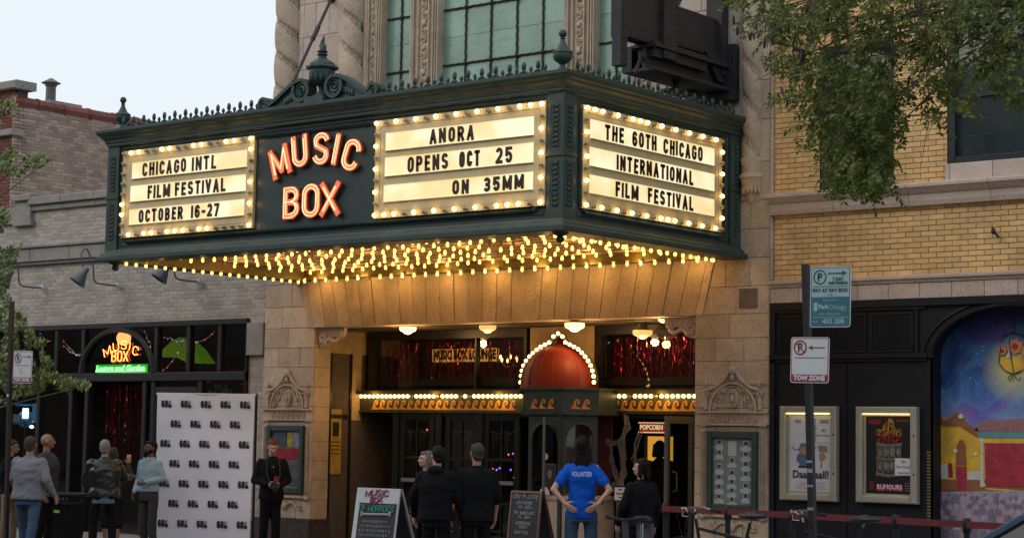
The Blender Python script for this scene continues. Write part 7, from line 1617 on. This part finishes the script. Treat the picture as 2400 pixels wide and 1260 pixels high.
part(lb_, 'limbs', BARK, lt, True)
# ================================================================ people
RS_ = bpy.data.scenes.new('remesh_bench')
def remesh(mb, vox, smooth=3, fold=0., seed=0, fs=7.):
    me = bpy.data.meshes.new('tmp'); me.from_pydata(mb.v, [], mb.f); o = bpy.data.objects.new('tmp', me); RS_.collection.objects.link(o)
    m_ = o.modifiers.new('r', 'REMESH'); m_.mode = 'VOXEL'; m_.voxel_size = vox; m_.use_smooth_shade = True
    s_ = o.modifiers.new('s', 'SMOOTH'); s_.factor = .5; s_.iterations = smooth
    RS_.view_layers[0].update(); dg = RS_.view_layers[0].depsgraph; ev = o.evaluated_get(dg); r = bpy.data.meshes.new_from_object(ev)
    bpy.data.objects.remove(o); bpy.data.meshes.remove(me)
    if fold:
        nn = [v.normal.copy() for v in r.vertices]
        for v, vn_ in zip(r.vertices, nn):
            c_ = v.co.copy(); q = noise.noise(Vector((c_.x * fs + seed, c_.y * fs, c_.z * fs * 1.9))) + .6 * noise.noise(Vector((c_.x * fs * 2.3, c_.y * fs * 2.3 + seed, c_.z * fs * 3 + c_.x * 9)))
            v.co = c_ + vn_ * (q * fold)
    r.shade_smooth(); return r
def mpart(me, nm, m_, par, label=None):
    me.name = nm; me.materials.clear(); me.materials.append(m_); o = lnk(nm, me, par, ORG[par])
    if label: o['label'] = label
    return o
def loft(mb, secs, n=20, e=2.4):
    vs = []; k = len(secs)
    for z, a, b_, y in secs:
        for i in range(n):
            t_ = 2 * pi * i / n; c_, s_ = cos(t_), sin(t_)
            vs.append((a * abs(c_) ** (2 / e) * (1 if c_ > 0 else -1), y + b_ * abs(s_) ** (2 / e) * (1 if s_ > 0 else -1), z))
    fs = [(j * n + i, j * n + (i + 1) % n, (j + 1) * n + (i + 1) % n, (j + 1) * n + i) for j in range(k - 1) for i in range(n)]
    fs += [tuple(range(n - 1, -1, -1)), tuple((k - 1) * n + i for i in range(n))]; mb.add(vs, fs)
def hand(mb, w, d, nrm, side, curl=.45):
    w = Vector(w); d = Vector(d).normalized(); nrm = Vector(nrm); nrm = (nrm - d * nrm.dot(d)).normalized(); s = d.cross(nrm).normalized() * side
    mb.ell(w + d * .045, (.038, .050, .017), 10, 6, Matrix((s, d, nrm)).transposed())
    mb.cap(w - d * .02, w + d * .03, .026, .026, 8)
    for i in range(4):
        p = w + d * (.080 - .004 * abs(i - 1.3)) + s * ((1.5 - i) * .0195); dd = d.copy(); f = (.92, 1.05, .98, .76)[i]
        for k, L_ in enumerate((.040, .027, .022)):
            a = curl * (.5 + .5 * k); dd = (dd * cos(a) + nrm * sin(a)).normalized() + s * (1.5 - i) * .03; dd.normalize(); q = p + dd * L_ * f; mb.cap(p, q, .0092 - .0006 * k, .0086 - .0006 * k, 7, 1, 3); p = q
    p = w + d * .022 + s * .028; dd = (d * .55 + s * .75 + nrm * .30).normalized(); q = p + dd * .040; mb.cap(p, q, .0125, .011, 7, 1, 3); dd = (d * .9 + s * .25 + nrm * .35).normalized(); mb.cap(q, q + dd * .032, .0108, .009, 7, 1, 3)
SKIN = {'fair': mat('fair_skin', (.50, .29, .21), .5, .06, 8), 'tan': mat('tan_skin', (.36, .19, .12), .5, .06, 8), 'brown': mat('brown_skin', (.14, .065, .04), .45, .06, 8), 'mid': mat('warm_brown_skin', (.26, .13, .08), .45, .06, 8)}
def cloth(n_, c_, r=.85, **k): return mat(n_, c_, r, .12, 9, .25, 120, spec=.15, **k)
KS = Matrix()
def person(label, px, ptop, y, head, skin='fair', top=None, pants=None, hair=None, hstyle='short', arms=None, hyaw=0, hpit=0, lean=0, sleeve='long', wide=1., hem=.88, legs=None, bare_leg=False, face=False, fold=.006, collar=True, jacket_open=False, hc=(.45, .45), topname='jacket', thick=0., beard=None):
    Ht = W(px, ptop, y).z; x = W(px, 1150, y).x; t = thing('person', label, 'person', (0, 0, 0)); sk_ = SKIN[skin]; S_ = Ht / 1.755
    A = arms or {}; R = A.get('R', ((.245, .03, 1.15), (.255, -.05, .90))); L = A.get('L', ((-.245, .03, 1.15), (-.255, -.05, .90)))   # R is at +x
    legs = legs or ((.10, -.02), (-.10, .05))
    HM = T((0, 0, 1.52)) @ RZ(radians(hyaw)) @ RX(radians(hpit)) @ T((0, 0, -1.52)); lm = T((0, 0, .95)) @ RX(radians(lean)) @ T((0, 0, -.95))
    def up(mb, k=0):
        for i in range(k, len(mb.v)):
            if mb.v[i][2] > .95: mb.v[i] = tuple(lm @ Vector(mb.v[i]))
        return mb
    # body: one continuous skin surface
    b = MB(); hs = MB()
    hs.ell((0, .012, 1.655), (.074, .094, .095), 16, 12); hs.ell((0, -.022, 1.602), (.058, .068, .072), 14, 10); hs.ell((0, -.055, 1.565), (.032, .032, .026), 10, 8)
    hs.cap((0, -.088, 1.655), (0, -.104, 1.618), .009, .014, 8); hs.ell((.013, -.095, 1.614), (.009, .010, .008), 6, 5); hs.ell((-.013, -.095, 1.614), (.009, .010, .008), 6, 5)
    hs.ell((0, -.078, 1.672), (.050, .018, .012), 10, 6); hs.ell((.032, -.072, 1.622), (.02, .018, .018), 8, 6); hs.ell((-.032, -.072, 1.622), (.02, .018, .018), 8, 6); hs.ell((0, -.086, 1.584), (.022, .012, .006), 8, 5); hs.ell((0, -.084, 1.575), (.018, .012, .006), 8, 5)
    for s in (-1, 1): hs.ell((s * .077, .012, 1.630), (.010, .020, .032), 8, 7)
    hs.xf(HM); hs.cap((0, .018, 1.44), (0, .008, 1.58), .056, .050, 12); b.add(hs.v, hs.f)
    loft(b, [(.88, .14, .10, 0), (1.05, .125, .09, 0), (1.25, .145, .095, 0), (1.40, .15, .085, 0), (1.46, .09, .06, .01)], 16)
    for (e, w), s in ((R, 1), (L, -1)):
        b.cap((s * .165 * wide, .01, 1.405), e, .045, .036, 10); b.cap(e, w, .036, .023, 10)
        d = (Vector(w) - Vector(e)).normalized(); hd_ = A.get('hR' if s > 0 else 'hL', d); nr = A.get('nR' if s > 0 else 'nL', (-s, 0, 0)); hand(b, w, hd_, nr, A.get('sR' if s > 0 else 'sL', 1), hc[0] if s > 0 else hc[1])
    for (lx, ly) in legs:
        b.cap((lx, .0, .90), (lx * 1.05, ly * .5 - .01, .50), .065, .047, 10); b.cap((lx * 1.05, ly * .5 - .01, .50), (lx * 1.05, ly + .02, .10), .047 + (.01 if bare_leg else 0), .032, 10)
    up(b); body = mpart(remesh(b, .0078, 2), 'body', sk_, t)
    # trousers
    if pants:
        b = MB(); loft(b, [(.80, .155 + thick * .5, .115 + thick * .5, 0), (.95, .158 + thick * .5, .112 + thick * .5, 0), (1.03, .148 + thick * .5, .103 + thick * .5, 0)], 18)
        for (lx, ly) in legs:
            ke = (lx * 1.08, ly * .5 - .01, .50); b.cap((lx * .9, 0, .88), ke, .088, .068, 14)
            if not bare_leg: b.cap(ke, (lx * 1.1, ly + .02, .10), .067, .060, 14)
            else: b.cap(ke, (lx * 1.1, ly * .6, .44), .078, .082, 14)
        mpart(remesh(b, .014, 3, .007, px, 6), 'shorts' if bare_leg else 'trousers', pants, t)
    b = MB()
    for (lx, ly) in legs: b.cap((lx * 1.1, ly + .05, .045), (lx * 1.25, ly - .14, .035), .045, .038, 10, 1); 
    mpart(remesh(b, .012, 2), 'shoes', mat('dark_shoes', (.02, .018, .017), .5, .2), t)
    # upper garment
    b = MB(); k = wide; th = thick
    loft(b, [(hem, .165 * k + th, .120 + th, 0), (hem + .04, .168 * k + th, .122 + th, 0), (1.05, .150 * k + th, .112 + th, 0), (1.18, .162 * k + th, .118 + th, 0), (1.30, .180 * k + th * .6, .125 + th, .0), (1.40, .172 * k + th * .4, .108 + th * .5, .005), (1.455, .105 * k, .078, .012), (1.475, .07, .066, .012)], 22)
    for (e, w), s in ((R, 1), (L, -1)):
        e = Vector(e); w = Vector(w); b.cap((s * .158 * k, .01, 1.392), e, .063 + th * .4, .052 + th * .3, 14) if sleeve != 'short' else b.cap((s * .158 * k, .01, 1.392), Vector((s * .158 * k, .01, 1.392)).lerp(e, .62), .062, .066, 14)
        if sleeve == 'long': b.cap(e, e.lerp(w, .93), .051 + th * .3, .038 + th * .2, 14)
        if sleeve == 'rolled': b.cap(e, e.lerp(w, .18), .052, .053, 14)
    if collar == 'hood': b.ell((0, .075, 1.47), (.105, .075, .06), 12, 8); b.ell((0, .0, 1.475), (.09, .08, .035), 12, 8)
    elif collar: b.lathe([(.066, 1.45), (.066, 1.505), (.056, 1.505), (.056, 1.45)], (0, .014, 0), 16)
    up(b); mpart(remesh(b, .0125, 3, fold, px * .37, 6.5), topname, top, t)
    # hair
    if hstyle:
        b = MB()
        if hstyle == 'bald': b.ell((0, .022, 1.640), (.0785, .092, .055), 14, 8)
        else:
            b.ell((0, .032, 1.668), (.082, .092, .096), 18, 12); b.ell((0, -.022, 1.722), (.064, .056, .030), 12, 8)
            b.ell((0, .055, 1.60), (.068, .052, .05), 12, 8)
        if hstyle == 'long':
            for s in (-1, 0, 1): b.cap((s * .045, .045, 1.66), (s * .050, .070, 1.43), .042, .034, 10)
            for s in (-1, 1): b.cap((s * .070, .0, 1.66), (s * .072, .02, 1.47), .020, .020, 8)
            for i in range(9): q = (i - 4) / 4; b.cap((q * .07, .06, 1.5), (q * .085, .085 - .02 * abs(q), 1.39 + .02 * R_.random()), .02, .008, 6)
        if hstyle == 'bob':
            for s in (-1, 1): b.cap((s * .072, .02, 1.68), (s * .080, .02, 1.54), .03, .034, 9)
            b.cap((0, .07, 1.68), (0, .08, 1.53), .05, .055, 10)
        if hstyle == 'back': b.cap((0, .09, 1.66), (0, .115, 1.60), .035, .025, 9)
        b.xf(HM); up(b); mpart(remesh(b, .007, 1, .006, px, 26), 'hair', hair, t)
    if beard: b = MB(); b.ell((0, -.052, 1.566), (.046, .046, .030), 12, 8); b.ell((0, -.088, 1.598), (.026, .012, .005), 8, 5); b.ell((.045, -.02, 1.59), (.018, .04, .035), 8, 6); b.ell((-.045, -.02, 1.59), (.018, .04, .035), 8, 6); b.xf(HM); up(b); mpart(remesh(b, .008, 1), 'beard', beard, t)
    if face:
        for s in (-1, 1):
            b = MB(); b.ell((s * .030, -.078, 1.652), (.0115, .008, .006), 8, 5); b.xf(HM); up(b); part(b, 'eye', mat('eye_white', (.45, .42, .40), .3, 0), t, True); b = MB(); b.ell((s * .030, -.0845, 1.651), (.0055, .003, .0055), 8, 5); b.xf(HM); up(b); part(b, 'pupil', INK, t, True)
            b = MB(); b.cap((s * .018, -.090, 1.672), (s * .045, -.083, 1.674), .0042, .003, 6); b.xf(HM); up(b); part(b, 'eyebrow', hair or INK, t, True)
        b = MB(); b.ell((0, -.096, 1.580), (.021, .005, .0065), 10, 5); b.xf(HM); up(b); part(b, 'mouth', mat('lips', (.33, .10, .09) if skin == 'fair' else (.16, .05, .05), .5, 0), t, True)
    t.scale = (S_, S_, S_); t.rotation_euler = (0, 0, radians(head) + YAW - math.atan((px - 1200) / FPX)); t.location = (x, y, 0)
    return t

PM = lambda t: (lambda: None)
def extra(mb, nm, m_, t, smooth=True):
    """a thing's part given in the figure's own frame, after it was placed"""
    return part(mb, nm, m_, t, smooth)
HB = mat('black_hair', (.012, .010, .010), .5, .3, 60, .5, 200, spec=.12); HG = mat('grey_hair', (.22, .21, .20), .6, .3, 60, .5, 200, spec=.12); HBR = mat('dark_brown_hair', (.012, .007, .005), .55, .4, 60, .5, 200, spec=.12); HAU = mat('auburn_hair', (.13, .05, .025), .5, .3, 60, .5, 200, spec=.12); HDG = mat('greying_brown_hair', (.06, .05, .04), .6, .3, 60, .5, 200, spec=.12); HASH = mat('ash_blond_hair', (.16, .13, .11), .6, .3, 60, .5, 200, spec=.12)
JN = cloth('blue_denim', (.045, .085, .15)); BKC = cloth('black_cloth', (.006, .006, .0075)); BKT = cloth('black_trousers', (.005, .005, .006)); DGR = cloth('dark_grey_trousers', (.045, .047, .052))
# grey sweater man, seen from behind, walking left
t = person('man in grey sweater and jeans walking away at the left edge', 68, 1022, -5.6, 150, 'tan', cloth('heather_grey_knit', (.17, .175, .19), fold=0) if 0 else cloth('heather_grey_knit', (.19, .195, .215)), JN, HDG, 'short',
  {'R': ((.30, -.10, 1.17), (.36, -.28, 1.0)), 'L': ((-.30, .06, 1.16), (-.36, -.06, .95)), 'nR': (-1, 0, -.3), 'nL': (1, 0, 0)}, hyaw=15, legs=((.13, -.22), (-.12, .22)), thick=.045, wide=1.22, hem=.88, topname='sweater', fold=.010)
# bald man in dark padded jacket, profile right
person('bald man in a dark padded jacket looking right behind the grey sweater man', 108, 1015, -4.3, 70, 'mid', cloth('navy_padded_nylon', (.035, .042, .055), .5), BKT, HB, None, None, hyaw=20, thick=.05, wide=1.15, face=True, topname='padded_jacket')
t = person('man with glasses in black jacket and khaki trousers behind the left post', 24, 1030, -3.8, 60, 'tan', BKC, cloth('khaki_cotton', (.20, .15, .10)), HDG, 'short', None, hyaw=25, hpit=8, face=True, thick=.015)
def glasses(t, hy=0, hp=0):
    HM = T((0, 0, 1.52)) @ RZ(radians(hy)) @ RX(radians(hp)) @ T((0, 0, -1.52)); b = MB()
    for s in (-1, 1): b.tube([(s * .030 + .021 * cos(a), -.100, 1.652 + .016 * sin(a)) for a in [2 * pi * i / 12 for i in range(12)]], .0022, 4, True); b.tube([(s * .052, -.098, 1.655), (s * .080, .0, 1.655)], .0022, 4)
    b.tube([(-.01, -.102, 1.655), (.01, -.102, 1.655)], .0022, 4); b.xf(HM); part(b, 'glasses', INK, t)
glasses(t, 25, 8)
# man behind the leather jacket, filming with a phone
t = person('person in shorts filming with a phone, mostly hidden behind the leather jacket man', 264, 1048, -3.0, 172, 'tan', cloth('dull_brown_shirt', (.06, .045, .04)), cloth('black_shorts', (.012, .012, .014)), HDG, 'short', {'L': ((-.30, -.12, 1.25), (-.22, -.24, 1.48)), 'nL': (0, -1, 0), 'hL': (0, -.1, 1)}, bare_leg=True, hc=(.45, .8))
b = MB(); b.box(-.26, -.18, -.30, -.292, 1.50, 1.64); part(b, 'phone', INK, t); b = MB(); b.box(-.256, -.184, -.2915, -.291, 1.505, 1.635); part(b, 'phone_screen', mat('warm_screen', (.3, .1, .06), .3, .5, 40, emit=(.8, .25, .12), es=.35), t)
# leather jacket man from behind
LEA = mat('black_leather', (.012, .011, .011), .28, .3, 14, .35, 50, spec=.6)
t = person('grey haired man in a black leather jacket seen from behind', 243, 1030, -4.0, 185, 'tan', LEA, BKT, HG, 'short', {'L': ((-.31, -.10, 1.18), (-.44, -.30, 1.20)), 'nL': (0, 0, -1), 'R': ((.29, -.05, 1.16), (.20, -.26, 1.02)), 'nR': (-1, 0, 0)}, hyaw=-18, thick=.048, wide=1.2, hem=.90, fold=.013, topname='leather_jacket', legs=((.13, -.02), (-.13, .04)))
b = MB(); loft(b, [(.80, .185, .14, 0), (.96, .18, .135, 0)], 22); mpart(remesh(b, .012, 2, .005, 3), 'denim_shirt_tail', cloth('chambray', (.10, .16, .24)), t)
# man in pale blue sweater, facing left
PB = cloth('pale_blue_knit', (.30, .42, .47))
t = person('smiling man in a pale blue sweater and grey trousers before the white banner', 349, 1032, -2.75, -38, 'brown', PB, DGR, HB, 'short', {'R': ((.26, .02, 1.16), (.06, -.20, 1.09)), 'hR': (-1, -.15, -.12), 'nR': (0, 1, 0), 'sR': -1, 'L': ((-.235, .04, 1.15), (-.21, -.10, .93)), 'nL': (1, 0, 0)}, hyaw=-22, thick=.012, hem=.95, face=True, beard=HB, topname='sweater', fold=.005)
for s in (-1, 1): b = MB(); b.add([(s * .005, -.075, 1.475), (s * .06, -.085, 1.50), (s * .075, -.10, 1.455), (s * .02, -.115, 1.40)], [(0, 1, 2, 3)]); part(b, 'collar', PB, t)
# woman photographer
t = person('woman in black looking down at her camera by the left stone pillar', 636, 1026, -2.4, 8, 'fair', BKC, BKT, HAU, 'back', {'R': ((.25, .02, 1.14), (.07, -.21, 1.06)), 'L': ((-.25, .02, 1.14), (-.07, -.21, 1.08)), 'hR': (-.85, -.45, -.1), 'hL': (.85, -.45, -.1), 'nR': (0, .6, .8), 'nL': (0, .6, .8), 'sR': -1, 'sL': 1}, hpit=26, thick=.022, hem=.86, face=True, legs=((.07, -.03), (-.09, .05)))
b = MB(); b.box(-.06, .06, -.30, -.24, 1.02, 1.10); b.box(-.025, .025, -.30, -.25, 1.10, 1.13); part(b, 'camera_body', INK, t); b = MB(); b.lathe([(.036, 0), (.036, .05), (.042, .05), (.042, .12), (.034, .12)], (0, -.30, 1.05), 16, RX(1.9)); part(b, 'camera_lens', mat('lens_black', (.015, .015, .017), .3), t, True)
b = MB(); b.tube([(-.06, -.26, 1.10), (-.10, -.17, 1.25), (-.09, -.10, 1.42), (-.06, 0, 1.50), (.06, 0, 1.50), (.09, -.10, 1.42), (.10, -.17, 1.25), (.06, -.26, 1.10)], .007, 5); part(b, 'camera_strap', INK, t)
b = MB(); b.tube([(-.05, -.05, 1.49), (-.02, -.155, 1.30), (.03, -.165, 1.18), (.05, -.06, 1.48)], .003, 4); part(b, 'lanyard', INK, t); b = MB(); b.box(.01, .07, -.172, -.168, 1.12, 1.20); part(b, 'badge', mat('red_badge', (.35, .03, .04), .5, 0), t)
b = MB(); b.ell((0, -.150, 1.335), (.008, .004, .010), 6, 5); part(b, 'pendant', CHR_, t)
# men in black in front of the doors
t = person('long haired woman in black standing behind the hooded man', 997, 1056, -4.2, -60, 'fair', BKC, BKT, HASH, 'long', None, hyaw=-10, face=True, thick=.01)
t = person('black haired man in a black hooded top with glasses seen from behind', 1024, 1044, -5.3, 165, 'fair', BKC, BKT, HB, 'short', {'R': ((.29, .0, 1.15), (.31, -.12, .92)), 'L': ((-.27, .0, 1.15), (-.28, -.10, .92))}, hyaw=38, thick=.034, wide=1.1, collar='hood', topname='hooded_top'); glasses(t, 38)
b = MB(); 
for k in range(9): z = 1.18 - k * .028; b.box(.325, .3355, -.03 - .008 * k, .03 - .008 * k, z, z + .016 * R_.uniform(.6, 1.2))
part(b, 'sleeve_print', mat('grey_print_ink', (.20, .20, .21), .4, .4, 60), t, kind='stuff')
t = person('man with short greying hair in a black shirt with rolled sleeves', 1116, 1038, -5.0, 190, 'tan', BKC, BKT, HDG, 'short', {'R': ((.27, .05, 1.15), (.30, .0, .88)), 'nR': (-1, 0, 0), 'L': ((-.25, .03, 1.14), (-.24, -.05, .90))}, hyaw=10, thick=.028, wide=1.1, sleeve='rolled', hem=.86, topname='shirt')
b = MB(); b.tube([(.298 + .03 * cos(a), .005 + .028 * sin(a), .925) for a in [2 * pi * i / 14 for i in range(14)]], .009, 6, True); part(b, 'wristwatch', INK, t, True)
# volunteer, hands on hips
BT = cloth('royal_blue_cotton', (.006, .09, .52))
t = person('volunteer in a bright blue shirt and jeans with hands on hips', 1363, 1022, -3.9, 180, 'fair', BT, JN, HBR, 'long', {'R': ((.315, .10, 1.16), (.185, .15, 1.01)), 'L': ((-.315, .10, 1.16), (-.185, .15, 1.01)), 'hR': (-.75, .22, -.60), 'hL': (.75, .22, -.60), 'nR': (-.1, -.8, .35), 'nL': (.1, -.8, .35), 'sR': 1, 'sL': -1}, sleeve='short', thick=.010, wide=.92, hem=.84, topname='t_shirt', collar=False, fold=.011, hc=(.18, .18), legs=((.11, 0), (-.11, .02)))
tb_ = text_mb('VOLUNTEER', .075, T((0, .176, 1.335)) @ RZ(pi), .0004, width=.225); part(tb_, 'lettering', mat('white_print', (.75, .75, .78), .6, 0), t)
b = MB(); b.tube([(-.232 + .004 * sin(a) , .115 + .029 * cos(a), 1.035 + .029 * sin(a)) for a in [2 * pi * i / 14 for i in range(14)]], .008, 6, True); part(b, 'wristwatch', INK, t, True)
# figure in black at the door
t = person('person in a black coat with dark hair looking left into the doorway', 1502, 1074, -3.8, 215, 'fair', BKC, BKT, HBR, 'bob', {'R': ((.24, -.04, 1.14), (.20, -.22, .92)), 'nR': (-1, 0, 0)}, hyaw=35, thick=.03, face=True, topname='coat')
person('dark silhouetted person standing inside the lit doorway', 1545, 1032, 1.7, 180, 'brown', BKC, BKT, HB, 'bob', None, thick=.04, topname='coat')

bpy.data.scenes.remove(RS_)
